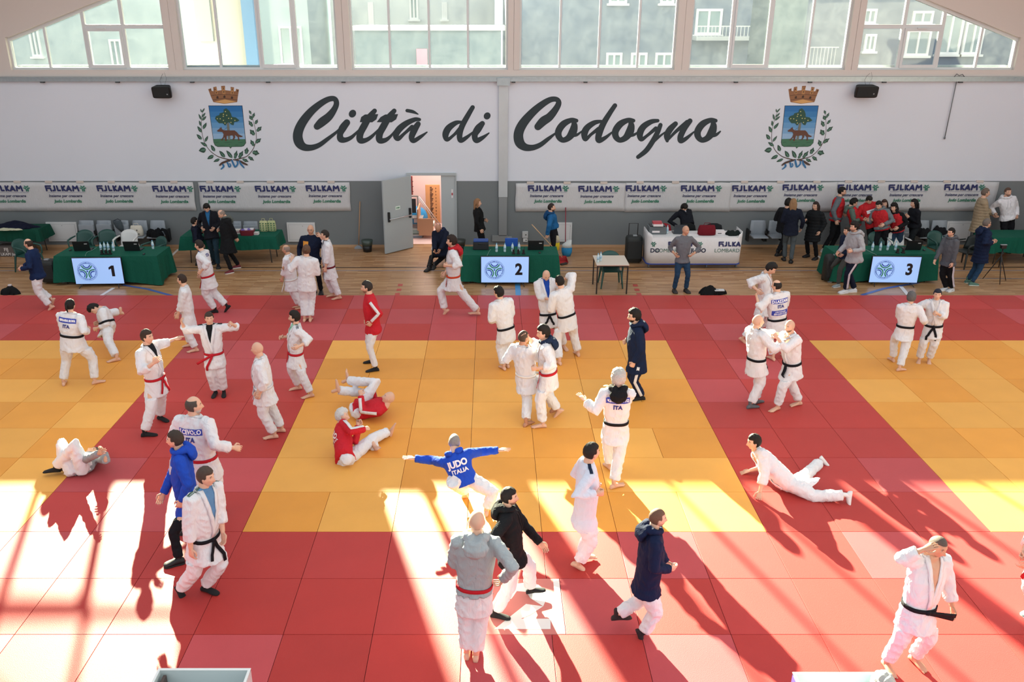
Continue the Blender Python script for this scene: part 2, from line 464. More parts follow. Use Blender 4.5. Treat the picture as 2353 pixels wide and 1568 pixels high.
def make_people():
    todo = []
    for p in PEOPLE:
        J = solve(p); p['J'] = J; H = J['H']; b = J['b']
        near = J['M'].y < 12.5
        vb = .015 if near else .019; vc = .0155 if near else .0195
        # ---- body
        mb = MB(); C, A, B, ra, rb = torso_rings(J, -.016)
        C, A, B, ra, rb = C[2:], A[2:], B[2:], [ra[2] * .8] + ra[3:], [rb[2] * .7] + rb[3:]
        mb.add(*loft(C, A, B, ra, rb, 16, 2.3))
        mb.add(*tube([J['N'] - J['up'] * .04 * H, J['N'], J['hc'] - J['hup'] * .035 * H - J['hf'] * .012 * H], [.05 * H, .037 * H, .033 * H], 12))
        for a in J['arms']:
            mb.add(*tube([a['sh'], a['sh'].lerp(a['el'], .5), a['el'], a['el'].lerp(a['wr'], .35), a['wr']], [.028 * H, .025 * H, .022 * H, .024 * H, .0165 * H], 10))
        for l in J['legs']:
            mb.add(*tube([l['hip'], l['hip'].lerp(l['knee'], .5), l['knee'], l['knee'].lerp(l['ankle'], .35), l['ankle'] + (l['knee'] - l['ankle']) * .06], [.04 * H, .038 * H, .029 * H, .031 * H, .02 * H], 10))
        p['tb'] = tmp_remesh(mb, vb, 2)
        # ---- trousers
        tr = p.get('trousers', 'gi'); wide = {'gi': 1.0, 'slim': .74, 'track': .84}[tr if tr in ('gi', 'slim', 'track') else 'gi']
        gi_ = p.get('top_style', 'gi') == 'gi'; mb = MB(); C, A, B, ra, rb = torso_rings(J, .008 if gi_ else -.004)
        c = 6; C[0] = C[0] - J['pup'] * .014 * H; ra[0] += .012; rb[0] += .012
        mb.add(*loft(C[:c], A[:c], B[:c], ra[:c], rb[:c], 16, 2.3))
        for l in J['legs']:
            kn = l['knee'] + (l['knee'] - (l['hip'] + l['ankle']) / 2) * .06
            e = l['ankle'].lerp(l['knee'], .10 if tr == 'gi' else .03)
            q = l['ankle'].lerp(l['knee'], .5)
            mb.add(*tube([l['hip'] - nrm(kn - l['hip']) * .062 * H, l['hip'] - nrm(kn - l['hip']) * .045 * H, l['hip'] + J['pup'] * .01 * H, l['hip'].lerp(kn, .5), kn, q, e], [.03 * H, .052 * H * b ** .5, (.064 if gi_ else .057) * H * (.9 + .1 * wide) * b ** .5, .062 * H * (.3 + .7 * wide) * b ** .5, .052 * H * wide, .048 * H * wide, .046 * H * wide], 12, cap=False))
        p['tt'] = tmp_remesh(mb, vc, 2)
        # ---- top
        style = p.get('top_style', 'gi')
        mb = MB(); C, A, B, ra, rb = torso_rings(J, {'gi': .018, 'hoodie': .024, 'jacket': .022, 'blazer': .022, 'coat': .04, 'shirt': .012}[style])
        sl = {'gi': (.05, .043, .042), 'hoodie': (.045, .038, .03), 'jacket': (.043, .037, .031), 'blazer': (.042, .034, .027), 'coat': (.05, .045, .038), 'shirt': (.04, .033, .026)}[style]
        LEN = {'gi': .12, 'hoodie': .015, 'jacket': .02, 'blazer': .09, 'coat': .16, 'shirt': 0.0}[style]
        LEN = p.get('len', LEN)
        lm = (J['legs'][0]['knee'] + J['legs'][1]['knee']) / 2; hm = J['P']
        dd = nrm(nrm(lm - hm) + J['pup'] * -1.2)
        low = []; P = J['P']
        spread = min(.06, abs((J['legs'][0]['knee'] - J['legs'][1]['knee']).dot(J['fwd'])) * .22)
        k0 = [(.0, .098, .07), (.05, .104, .08), (LEN, .108, .086 + spread / H)] if LEN > .03 else [(.0, .104, .08 + spread * .4 / H), (LEN + .012, .1, .076 + spread * .5 / H)]
        base = ra[4] - .086 * H * (1 + (b - 1) * .8)
        C2 = [P + dd * t * H for t, _, _ in reversed(k0)]
        ra2 = [r * H * (1 + (b - 1) * .8) + base for _, r, _ in reversed(k0)]; rb2 = [r * H * b + base for _, _, r in reversed(k0)]
        Cx = C2 + [C[3], C[4]] + C[5:]; rax = ra2 + [ra[3], ra[4]] + ra[5:]; rbx = rb2 + [rb[3], rb[4]] + rb[5:]
        if style in ('gi',):
            i = len(C2) + 1; rax[i] *= .96; rbx[i] *= .97; rax[i - 1] *= .99
            rax[i + 1] *= 1.05; rbx[i + 1] *= 1.08
        n = len(Cx)
        rax[-1] = .046 * H; rbx[-1] = .044 * H
        mb.add(*loft(Cx, [J['s']] * n, [J['fwd']] * n, rax, rbx, 18, 2.25))
        for a in J['arms']:
            cut = p.get('sleeve', {'gi': .06}.get(style, .0)) * H
            e = a['wr'] - a['d'] * cut
            if p.get('short_sleeves'): continue
            inn = a['sh'] - J['s'] * a['sg'] * .035 * H
            mb.add(*tube([inn, a['sh'] - J['s'] * a['sg'] * .004 * H, a['sh'].lerp(a['el'], .5), a['el'], a['el'].lerp(e, .5), e], [sl[0] * H, sl[0] * H, (sl[0] + sl[1]) / 2 * H, sl[1] * H, (sl[1] + sl[2]) / 2 * H, sl[2] * H], 12, cap=False))
        p['tj'] = tmp_remesh(mb, vc, 2)
        if p.get('skirt'):
            mb = MB(); q = J['P']; mb.add(*loft([q + dd * t * H for t in (.13, .06, 0)] + [J['W']], [J['s']] * 4, [J['fwd']] * 4, [.112 * H * b, .108 * H * b, .102 * H * b, .085 * H * b], [.09 * H * b, .085 * H * b, .08 * H * b, .06 * H * b], 18, 2.3)); p['ts'] = tmp_remesh(mb, vc, 2)
        if p.get('bib'):
            mb = MB(); C, A, B, ra, rb = torso_rings(J, .045)
            C2 = [P - J['pup'] * .05 * H, P]; rr = [.112 * H, .112 * H]; r2 = [.09 * H, .088 * H]
            mb.add(*loft(C2 + C[3:10], [J['s']] * 9, [J['fwd']] * 9, rr + ra[3:10], r2 + rb[3:10], 18, 2.4))
            p['tv'] = tmp_remesh(mb, vc, 2)
    bpy.context.view_layer.update()
    dg = bpy.context.evaluated_depsgraph_get()
    for p in PEOPLE:
        for key in ('tb', 'tt', 'tj', 'tv', 'ts'):
            if key in p: p[key + '_m'] = bpy.data.meshes.new_from_object(p[key].evaluated_get(dg))
    for p in PEOPLE:
        for key in ('tb', 'tt', 'tj', 'tv', 'ts'):
            if key in p:
                me = p[key].data; bpy.data.objects.remove(p[key]); bpy.data.meshes.remove(me)
    for i, p in enumerate(PEOPLE): dress(i, p)
def mverts(me):
    a = np.empty(len(me.vertices) * 3, dtype=np.float32); me.vertices.foreach_get('co', a); return a.reshape(-1, 3).astype(float)
def mnors(me):
    a = np.empty(len(me.vertices) * 3, dtype=np.float32); me.vertices.foreach_get('normal', a); return a.reshape(-1, 3).astype(float)
def set_verts(me, v): me.vertices.foreach_set('co', v.astype(np.float32).ravel()); me.update()
def bvh_of(me): return BVHTree.FromPolygons([v.co.copy() for v in me.vertices], [tuple(q.vertices) for q in me.polygons])
def finish(name, me, mats, root, loc):
    me.name = name
    me.transform(Matrix.Translation(-loc))
    for m in mats: me.materials.append(m)
    me.polygons.foreach_set('use_smooth', [True] * len(me.polygons)); me.update()
    return link(name, me, root)
def snapray(bv, org, d, dist=1.0):
    """cast back towards the body from outside; returns the outer surface hit"""
    h = bv.ray_cast(org + d * dist, -d, dist)
    return (h[0], h[1]) if h[0] is not None else (None, None)
def dress(idx, p):
    J = p['J']; H, b = J['H'], J['b']; N, W, P = J['N'], J['W'], J['P']; up, fwd, s = J['up'], J['fwd'], J['s']
    root = empty('person', J['M'], p['label'], 'person', p.get('group')); loc = Vector(J['M']); root.location = loc
    R = random.Random(idx * 7 + 3); seed = R.random() * 40
    tone = hexc(SK[p.get('skin', 'l')]); hairc = hexc(p.get('hairc', '2a211c'))
    near = J['M'].y < 12.5
    # ------------ body (trunk and limbs of one surface, with head, hands and feet)
    me = p['tb_m']; V = [tuple(v) for v in mverts(me)]; F = [tuple(q.vertices) for q in me.polygons]
    mb = MB(); mb.add(V, F, 0, tone); bpy.data.meshes.remove(me)
    D, HF = head_grid(44 if near else 32, 32 if near else 24)
    HP = head_shape(D); sc = H / 1.75 * p.get('hs', 1.0)
    x, y, z = HP.T
    col = np.tile(np.array(tone), (len(HP), 1))
    fr = ss(.03, .06, y)
    lip = np.exp(-(x / .022) ** 2 - ((z + .068) / .007) ** 2) * fr
    col = col * (1 - lip[:, None] * .6) + np.array(hexc('a85c50')) * lip[:, None] * .6
    chk = (np.exp(-((np.abs(x) - .045) / .02) ** 2 - ((z + .03) / .02) ** 2) + np.exp(-(x / .012) ** 2 - ((z + .035) / .012) ** 2)) * fr * .25
    col = col * (1 - chk[:, None]) + np.array(hexc('c47a68')) * chk[:, None]
    bd = p.get('beard', 0)
    if bd:
        bm_ = ss(-.045, -.062, z) * ss(-.01, .02, y) * (1 - .9 * np.exp(-(x / .018) ** 2 - ((z + .068) / .006) ** 2)) * bd
        mo = np.exp(-((z + .054) / .006) ** 2) * (np.abs(x) < .028) * fr * bd
        bm_ = np.clip(np.maximum(bm_, mo), 0, 1)[:, None]
        col = col * (1 - bm_) + np.array(hexc(p.get('beardc', p.get('hairc', '2a211c')))) * bm_
    hair = p.get('hair', 'short')
    # hairline
    hl = ss(.05, .068, z + .0 * y) * 1.0
    side = ss(-.005, .01, z) * ss(.045, .02, y)
    back = ss(-.075, -.055, z) * ss(.0, -.02, y)
    mask = np.maximum(np.maximum(hl, side), back)
    if hair in ('bald', 'none'):
        st_ = mask[:, None] * .12
    elif hair == 'receding': 
        topm = ss(.0, -.05, y) * .0
        mask = np.maximum(side * ss(.085, .06, z), back * ss(.075, .05, z)); st_ = mask[:, None] * .5
    elif hair == 'buzz': st_ = mask[:, None] * .4
    else: st_ = mask[:, None] * .7
    col = col * (1 - st_) + np.array(hairc) * st_
    HW = place(HP * sc, J['hc'], J['hs'], J['hf'], J['hup'])
    mb.add([tuple(v) for v in HW], HF, 0, [tuple(c) for c in col])
    for sg in (-1, 1):
        E = [Vector((sg * .0715, .004, -.012 + dz)) for dz in (-.03, -.015, .003, .02, .028)]
        ev, ef = loft(E, [Vector((1, 0, 0))] * 5, [Vector((0, 1, 0))] * 5, [.004, .010, .012, .010, .004], [.006, .012, .016, .017, .008], 8)
        mb.add([tuple(v) for v in place(np.array([tuple(q) for q in ev]) * sc, J['hc'], J['hs'], J['hf'], J['hup'])], ef, 0, tuple(c * .92 for c in tone))
        # eyes and brows
        def front(px, pz, lift):
            q = np.argmin((HP[:, 0] - px) ** 2 + (HP[:, 2] - pz) ** 2 + (HP[:, 1] < 0) * 9); return HP[q, 1] + lift
        fy_ = front(sg * .031, .006, -.002)
        for (w_, h_, mm, dy) in ((.0135, .006, 1, .0), (.0062, .0062, 2, .0022)):
            v_, f_ = loft([Vector((sg * .031 - w_, fy_ + dy, .005)), Vector((sg * .031 - w_ * .5, fy_ + dy, .005)), Vector((sg * .031, fy_ + dy, .005)), Vector((sg * .031 + w_ * .5, fy_ + dy, .005)), Vector((sg * .031 + w_, fy_ + dy, .005))], [Vector((0, 1, 0))] * 5, [Vector((0, 0, 1))] * 5, [.001, .005, .006, .005, .001], [.001, h_ * .85, h_, h_ * .85, .001], 6)
            mb.add([tuple(v) for v in place(np.array([tuple(q) for q in v_]) * sc, J['hc'], J['hs'], J['hf'], J['hup'])], f_, mm)
        yb = front(sg * .03, .027, .0)
        v_, f_ = tube([Vector((sg * .014, yb + .001, .024)), Vector((sg * .03, yb + .001, .030)), Vector((sg * .047, yb - .008, .024))], [.003, .0042, .002], 6)
        mb.add([tuple(v) for v in place(np.array([tuple(q) for q in v_]) * sc, J['hc'], J['hs'], J['hf'], J['hup'])], f_, 3)
    for a in J['arms']:
        hv, hf_ = hand_mesh(a['pose'], H / 1.75 * 1.02)
        ay = a['d']; ref = -a['sg'] * s  # palm faces the body
        if a['pose'] == 'open': ref = -Vector((0, 0, 1))
        pz = nrm(ref - ay * ref.dot(ay)); az = -pz; ax = ay.cross(az)
        if a['sg'] < 0: hv = hv * np.array([1, 1, 1])
        thumb = fwd if abs(fwd.dot(ay)) < .8 else Vector((0, 0, 1))
        if ax.dot(thumb) < 0: hv = hv * np.array([-1, 1, 1]); hf_ = [tuple(reversed(q)) for q in hf_]
        mb.add([tuple(v) for v in place(hv, a['wr'], ax, ay, az)], hf_, 0, tuple(c * .97 for c in tone))
    shoe = p.get('shoe', 'bare')
    for l in J['legs']:
        fv, ff_, fm = foot_mesh(shoe, l['fs'])
        fd, fn = l['fd'], l['fn']; fx = fd.cross(fn)
        sg = 1 if (l is J['legs'][0]) else -1   # big toe points to the inner side
        fv = fv * np.array([sg, 1, 1]); ff_ = ff_ if sg > 0 else [tuple(reversed(q)) for q in ff_]
        W_ = [tuple(v) for v in place(fv, l['ankle'], fx, fd, fn)]
        if shoe == 'bare': mb.add(W_, ff_, 0, tuple(c * .95 for c in tone))
        else:
            q = MB()
            for a_, m_ in zip(ff_, fm): q.f.append(a_); q.m.append(m_)
            q.v = W_; q.c = [None] * len(W_)
            sc_ = p.get('shoec', '17181b')
            q.build('shoe' if shoe == 'shoe' else 'sock', [mat('shoe_leather' if shoe == 'shoe' else 'sock_knit', sc_, .6 if shoe == 'shoe' else .9), mat('sole', p.get('solec', 'dddddd' if sc_ != '17181b' else '111111'), .7)], root, True, off=loc)
            mb.add(*tube([l['ankle'] + fn * .03, l['ankle'] - fn * .02], [.022 * H / 1.75, .022 * H / 1.75], 8), 0, tone)
    dark = mat('eye_dark', '1c1512', .3)
    o = mb.build('body', [skin_mat(0), mat('eye_white', 'd8d0c8', .4), dark, mat('brow', p.get('hairc', '2a211c') if p.get('hairc', '2a211c') not in ('c9c6c2', 'b9b6b0') else 'a09a94', .9)], root, True, off=loc)
    # ------------ hair
    if hair not in ('bald', 'none'):
        th = {'short': .009, 'full': .02, 'buzz': .0022, 'receding': .006, 'long': .016, 'pony': .012, 'curly': .022, 'bun': .012}[hair] * p.get('ht', 1)
        t = mask * th * (1 + .5 * ss(.02, .1, z) * (hair in ('full', 'short', 'curly')))
        HV = hair_obj(np.where(mask > .12, t, 0), HP, D, .10 if hair != 'curly' else .22, seed)
        hb = MB(); hb.add([tuple(v) for v in place(HV * sc, J['hc'], J['hs'], J['hf'], J['hup'])], HF)
        def hl_(pts, r, n=10):
            v_, f_ = tube([Vector(q) for q in pts], r, n); hb.add([tuple(v) for v in place(np.array([tuple(q) for q in v_]) * sc, J['hc'], J['hs'], J['hf'], J['hup'])], f_)
        if hair == 'long':
            for xx in (-.055, -.025, .01, .04, .06):
                hl_([(xx * .8, -.04, .05), (xx, -.085, -.02), (xx * 1.1, -.09, -.12), (xx * .9, -.085, -.2), (xx * .8, -.08, -.27 + abs(xx) * .6)], [.035, .035, .032, .026, .01])
            for sg in (-1, 1): hl_([(sg * .06, .01, .05), (sg * .082, .0, -.03), (sg * .08, -.02, -.13), (sg * .06, -.03, -.2)], [.02, .024, .025, .01])
        if hair == 'curly':
            for q in range(26):
                a_ = R.uniform(-2.6, 2.6) + math.pi; hl_([(math.sin(a_) * .07, math.cos(a_) * .06 - .03, R.uniform(-.05, .05)), (math.sin(a_) * R.uniform(.08, .11), math.cos(a_) * .08 - .045, R.uniform(-.2, -.06))], [.026, .02], 7)
        if hair == 'pony':
            hl_([(0, -.09, .03), (0, -.125, .02), (.005, -.14, -.03), (.02, -.13, -.1)], [.02, .022, .022, .008])
        if hair == 'bun': hl_([(0, -.1, .03), (0, -.125, .03)], [.03, .03])
        hb.build('hair', mat('hair', p.get('hairc', '2a211c'), .65, bump=.6, bscale=240, spec=.3, var=.25, vscale=60), root, True, off=loc)
    if p.get('glasses'):
        gb = MB()
        for sg in (-1, 1):
            pts = [Vector((sg * .032 + .019 * math.cos(q * math.pi / 5), .092, .004 + .014 * math.sin(q * math.pi / 5))) for q in range(11)]
            gb.tubes(pts, .0016, 5); gb.tubes([Vector((sg * .051, .09, .008)), Vector((sg * .076, .01, .005))], .0016, 5)
        gb.tubes([Vector((-.013, .094, .006)), Vector((.013, .094, .006))], .0016, 5)
        gb.v = [tuple(v) for v in place(np.array(gb.v) * sc, J['hc'], J['hs'], J['hf'], J['hup'])]
        gb.build('glasses', mat('frame_black', '101010', .4), root, True, off=loc)
    # ------------ trousers
    me = p['tt_m']; v = mverts(me); nn = mnors(me)
    tr = p.get('trousers', 'gi'); amp = {'gi': .0085}.get(tr, .006)
    set_verts(me, v + nn * fold(v, seed, amp)[:, None]); 
    tb = bvh_of(me)
    tc_ = p.get('tc', GI)
    # ------------ top
    style = p.get('top_style', 'gi'); jm = p['tj_m']; v = mverts(jm); nn = mnors(jm)
    d_ = fold(v, seed + 3, {'gi': .0085, 'hoodie': .007, 'coat': .006}.get(style, .005))
    if p.get('puffer'):
        u = (v - np.array(list(W))) @ np.array(list(up)); d_ = .012 * np.abs(np.sin(u * 38)) - .006
    rel = v - np.array(list(W)); uu = rel @ np.array(list(up)); xx = rel @ np.array(list(s)); ff2 = rel @ np.array(list(fwd))
    if style == 'gi' or p.get('belt'):
        d_ = np.where(np.abs(uu) < .04, d_ * .3, d_)
    set_verts(jm, v + nn * d_[:, None])
    jc = p.get('jc', GI)
    jmats = [cloth(jc)]
    LN = (N - W).length
    mi = np.zeros(len(jm.polygons), dtype=np.int32)
    fc = np.empty(len(jm.polygons) * 3, dtype=np.float32); jm.polygons.foreach_get('center', fc); fc = fc.reshape(-1, 3).astype(float)
    frel = fc - np.array(list(W)); fu = frel @ np.array(list(up)) / LN; fx = frel @ np.array(list(s)); ffw = frel @ np.array(list(fwd))
    if style in ('gi', 'blazer') or p.get('vneck'):
        sh = p.get('shirt'); jmats.append(cloth(sh) if sh else mat('skin_chest', SK[p.get('skin', 'l')], .5))
        op = p.get('open', .40)
        inv = (ffw > 0) & (fu > op) & (np.abs(fx) < .01 + .085 * (fu - op) / (1 - op) * H / 1.75)
        inv |= (fu > .99) & (np.abs(fx) < .075) & (ffw > -.03)
        mi[inv] = 1
    if p.get('panel'):   # side panels in a second colour
        jmats.append(cloth(p['panel'])); k_ = len(jmats) - 1
        mi[(np.abs(fx) > .085 * H / 1.0 * .9) & (fu < .62) & (np.abs(ffw) < .06) & (fu > -.9) & (np.abs(fx) < .2)] = k_
    jm.polygons.foreach_set('material_index', mi)
    jb = bvh_of(jm)
    hem = p.get('len', {'gi': .12, 'hoodie': .015, 'jacket': .02, 'blazer': .09, 'coat': .16, 'shirt': 0.0}[style])
    if 'knee' not in p:     # keep the trousers under the jacket
        tv_ = mverts(me); rl = (tv_ - np.array(list(P))) @ np.array(list(J['pup']))
        for i_ in np.nonzero(rl > -(hem - .012) * H)[0]:
            q_ = Vector(tv_[i_]); h_ = jb.find_nearest(q_)
            if h_[0] is not None and (q_ - h_[0]).length < .06 and (q_ - h_[0]).dot(h_[1]) > -.008: tv_[i_] = tuple(h_[0] - h_[1] * .01)
        set_verts(me, tv_)
    jo = finish({'gi': 'gi_jacket', 'hoodie': 'hoodie', 'jacket': 'jacket', 'blazer': 'blazer', 'coat': 'coat', 'shirt': 'shirt'}[style], jm, jmats, root, loc)
    finish('trousers', me, [cloth(tc_)], root, loc)
    vb = None
    if p.get('skirt'):
        vm = p['ts_m']; v = mverts(vm); nn = mnors(vm); set_verts(vm, v + nn * fold(v, seed + 5, .008)[:, None]); finish('gi_skirt', vm, [cloth(p['skirt'])], root, loc)
    if p.get('bib'):
        vm = p['tv_m']; v = mverts(vm); nn = mnors(vm); set_verts(vm, v + nn * fold(v, seed + 9, .008)[:, None]); vb = bvh_of(vm)
        finish('bib', vm, [cloth(p['bib'])], root, loc)
    surf = vb or jb
    Wz = W
    def at(x_, u_, dirv, bv=None, lift=.004):
        o_ = W + up * (u_ * LN) + s * x_
        h, n_ = snapray(bv or surf, o_ - dirv * .0, dirv, .6)
        if h is None: return None, None
        if n_.dot(dirv) < 0: n_ = -n_
        return h + n_ * lift, n_
    # lapels
    if style == 'gi' or style == 'blazer':
        lb = MB(); wd = .05 if style == 'gi' else .045
        for sg in (1, -1):
            pts = []; nr = []
            op = p.get('open', .40)
            seq = [(0, 1.02, -1), (.045, 1.03, -.6), (.068, 1.02, 0), (.072, .97, 1)]
            for x_, u_, m_ in seq:
                o_ = W + up * (u_ * LN) + s * (x_ * sg * H / 1.75); dv = nrm(fwd * m_ + s * sg * (1 - abs(m_)) + up * .15)
                h = jb.find_nearest(o_ + dv * .05)
                if h[0] is not None: pts.append(h[0] + h[1] * .004); nr.append(h[1])
            last = -.05 if sg > 0 else .1
            for t in np.linspace(.0, 1, 9):
                u_ = .9 + (.02 - .9) * t; 
                w_ = .01 + .085 * (u_ - op) / (1 - op) if u_ > op else .01 - .085 * (op - u_) / (1 - op) * .9
                q, n_ = at(w_ * sg * H / 1.75 + .0, u_, fwd, jb, .004 + (.004 if sg > 0 else 0))
                if q is not None: pts.append(q); nr.append(n_)
            if len(pts) > 3: ribbon(lb, pts, nr, wd, .007)
        lb.build('lapel', cloth(p.get('lapc', jc)), root, True, off=loc)
    # belt
    bc = p.get('belt')
    if bc:
        bb = MB(); ax = [up]; pts = []; nr = []; n_ = 28
        for q in range(n_ + 1):
            a_ = 2 * math.pi * q / n_; dv = s * math.cos(a_) + fwd * math.sin(a_)
            o_ = W - up * (.012 + .012 * math.sin(a_)); h = jb.ray_cast(o_ + dv * .45, -dv, .45)
            if h[0] is None: continue
            pts.append(h[0] + dv * .003); nr.append(dv)
        wdt = .043
        v_ = []
        for q, d in zip(pts, nr):
            w = up * wdt / 2; v_ += [q - w, q + w, q + w + d * .009, q - w + d * .009]
        f_ = []
        for i in range(len(pts) - 1):
            a_, b_ = i * 4, i * 4 + 4
            for k_ in range(4): k2 = (k_ + 1) % 4; f_.append((a_ + k_, a_ + k2, b_ + k2, b_ + k_))
        bb.add(v_, f_)
        kx = p.get('knot', 0.0)
        q, n0 = at(kx, -.05, fwd, jb, .012)
        if q is not None:
            bb.add(*loft([q - s * .03 - n0 * .006, q - s * .02, q + n0 * .004, q + s * .02, q + s * .03 - n0 * .006], [up] * 5, [n0] * 5, [.016, .026, .03, .026, .016], [.008, .015, .018, .015, .008], 8))
            for sg, (tx, tl) in zip((-1, 1), p.get('tails', ((.08, .26), (.10, .24)))):
                pp = [q + n0 * .006]; nnn = [n0]
                for t in np.linspace(.2, 1, 6):
                    o_ = q + s * sg * tx * t - Vector((0, 0, 1)) * tl * t
                    h = jb.find_nearest(o_); hh_ = h[0]
                    if (o_ - hh_).dot(fwd) < .01 and (o_ - hh_).length < .12: o_ = hh_ + nrm(h[1] + fwd * .5) * .014
                    t2 = tb.find_nearest(o_)
                    if t2[0] is not None and (o_ - t2[0]).dot(t2[1]) < .01: o_ = t2[0] + t2[1] * .014
                    pp.append(o_); nnn.append(nrm(fwd + n0 * .4))
                ribbon(bb, pp, nnn, .042, .006)
        bb.build('belt', mat('belt_cotton', bc, .8, bump=.3, bscale=150, spec=.2), root, True, off=loc)
    # hood
    if p.get('hood'):
        hz = p.get('hoodz', 1.0); hb = MB(); up2 = nrm(up + fwd * .1)
        C_ = []; r_ = []
        for q in range(13):
            a_ = math.radians(-60 + 300 * q / 12)
            fb = -math.sin(a_)     # +1 at the back
            C_.append(N + up2 * (.014 + .014 * fb) * H + s * math.cos(a_) * .062 * H - fwd * fb * (.05 * H) - up * max(0, fb) * .012 * H)
            r_.append((.018 + .017 * hz * max(0, fb)) * H)
        hb.add(*tube(C_, r_, 10))
        if hz >= 1: hb.add(*loft([N - fwd * .055 * H + up * .022 * H, N - fwd * .08 * H - up * .02 * H, N - fwd * .088 * H - up * .06 * H, N - fwd * .075 * H - up * .095 * H], [s] * 4, [fwd] * 4, [.06 * H, .075 * H, .06 * H, .02 * H], [.03 * H, .034 * H, .028 * H, .012 * H], 14))
        o_ = tmp_remesh(hb, .012, 3); p_ = o_
        bpy.context.view_layer.update()
        m_ = bpy.data.meshes.new_from_object(o_.evaluated_get(bpy.context.evaluated_depsgraph_get()))
        mm = o_.data; bpy.data.objects.remove(o_); bpy.data.meshes.remove(mm)
        v = mverts(m_); nn = mnors(m_); set_verts(m_, v + nn * fold(v, seed, .006)[:, None])
        finish('hood', m_, [cloth(p['hood'])], root, loc)
    if p.get('cord'):
        cb = MB()
        for sg, L_ in ((-1, .2), (1, .24)):
            q, n_ = at(sg * .035, .86, fwd)
            if q is None: continue
            pts = [q + n_ * .006]
            for t in (.35, .7, 1):
                o_ = q - Vector((0, 0, 1)) * L_ * t + fwd * .02 * t; h = surf.find_nearest(o_)
                if (o_ - h[0]).dot(h[1]) < .008: o_ = h[0] + h[1] * .01
                pts.append(o_)
            cb.tubes(pts, .005, 6)
        if cb.v: cb.build('drawstring', cloth(p['cord']), root, True, off=loc)
    # stripes down trouser legs or sleeves
    def strip(name, bv, a, b_, c_, side, col, wdt, k_=7):
        sb = MB(); pts = []; nr = []
        chain = [a.lerp(b_, t) for t in np.linspace(.1, 1, k_)] + ([b_.lerp(c_, t) for t in np.linspace(.15, .93, k_)] if c_ is not None else [])
        for o_ in chain:
            h = bv.ray_cast(o_ + side * .25, -side, .25)
            if h[0] is None: continue
            pts.append(h[0] + side * .003); nr.append(side)
        if len(pts) > 2: ribbon(sb, pts, nr, wdt, .003); sb.build(name, cloth(col), root, True, off=loc)
    if p.get('legstripe'):
        for i, l in enumerate(J['legs']):
            sg = (-1, 1)[i]; strip('leg_stripe', tb, l['hip'], l['knee'], l['ankle'], nrm(s * sg + l['fd'] * .1), p['legstripe'], .05)
    if p.get('armstripe'):
        for a in J['arms']:
            sd_ = nrm(s * a['sg'] + fwd * .1); dd2 = nrm(a['wr'] - a['el'])
            sd_ = nrm(sd_ - nrm(a['el'] - a['sh']) * sd_.dot(nrm(a['el'] - a['sh'])))
            strip('sleeve_stripe', jb, a['sh'], a['el'], a['wr'], sd_, p['armstripe'], .055, 5)
    if p.get('shoulder'):
        sb = MB()
        for sg in (-1, 1):
            for o2 in ((-.016, 0, .016) if p.get('three') else (0,)):
                pts = []; nr = []
                for t in np.linspace(0.3, 1.12, 7):
                    o_ = N - up * .035 * H + s * sg * .115 * H * t + fwd * o2; h = jb.ray_cast(o_ + Vector((0, 0, 1)) * .3, Vector((0, 0, -1)), .4)
                    if h[0] is None: continue
                    pts.append(h[0] + Vector((0, 0, .003))); nr.append(Vector((0, 0, 1)))
                if len(pts) > 2: ribbon(sb, pts, nr, .008 if p.get('three') else .04, .003)
        if sb.v: sb.build('shoulder_stripe', cloth(p['shoulder']), root, True, off=loc)
    # patches and lettering
    def decal(name, bv, cen_u, cen_x, w_, h_, col, dirv, text=None, tcol=None, tsize=.04, bold=.003, rows=None, lift=.005):
        rs = s if dirv.dot(fwd) < 0 else -s   # reading direction as seen from outside
        def q(a_, c_, lf):
            o_ = W + up * (cen_u * LN + c_) + s * cen_x + rs * a_
            h, n_ = snapray(bv, o_, dirv, .5)
            if h is None: return None
            return h + dirv * lf
        if col:
            db = MB(); nx, nz = 9, 3; g = []; ok = True
            for i in range(nz + 1):
                for j in range(nx + 1):
                    r_ = q(-w_ / 2 + w_ * j / nx, -h_ / 2 + h_ * i / nz, lift); ok &= r_ is not None
                    g.append(r_ if r_ is not None else W)
            if ok:
                db.add(g, [(i * (nx + 1) + j, i * (nx + 1) + j + 1, (i + 1) * (nx + 1) + j + 1, (i + 1) * (nx + 1) + j) for i in range(nz) for j in range(nx)])
                db.build(name, mat('print', col, .7), root, True, off=loc)
        if text:
            for (tx, ty, ts, tc2, txt, bo) in text:
                tv, tf = text_mesh(txt, ts, bo)
                hw_ = max(abs(a[0]) for a in tv)
                if w_ and hw_ > w_ * .46: tv = [(a[0] * w_ * .46 / hw_, a[1], 0) for a in tv]
                else: tv = [(a[0] * min(1, .15 / hw_), a[1], 0) for a in tv]
                pv = []; ok = True
                for a in tv:
                    r_ = q(a[0] + tx, a[1] + ty, lift + .004)
                    if r_ is None: ok = False; break
                    pv.append(r_)
                if ok and pv:
                    db = MB(); db.add(pv, tf); db.build('printed_lettering', mat('print', tc2, .7), root, False, off=loc)
    if p.get('back'):
        k_ = p['back']
        if 'name' in k_:
            decal('name_patch', jb, k_.get('u', .74), 0, .34, .085, '2b3fa8', -fwd, [(0, 0, k_.get('ts', .085), 'f2f2f5', k_['name'], .003)])
            decal('x', jb, k_.get('u', .74), 0, 0, 0, None, -fwd, [(0, -.105, .085, '24307c', 'ITA', .004)])
            if k_.get('low'):
                decal('sponsor_patch', jb, .3, 0, .32, .1, '2b3fa8', -fwd, [(0, .02, .035, 'f2f2f5', 'CSD EUROPA', .001), (0, -.02, .035, 'f2f2f5', 'ASD JUDO CLUB', .001)])
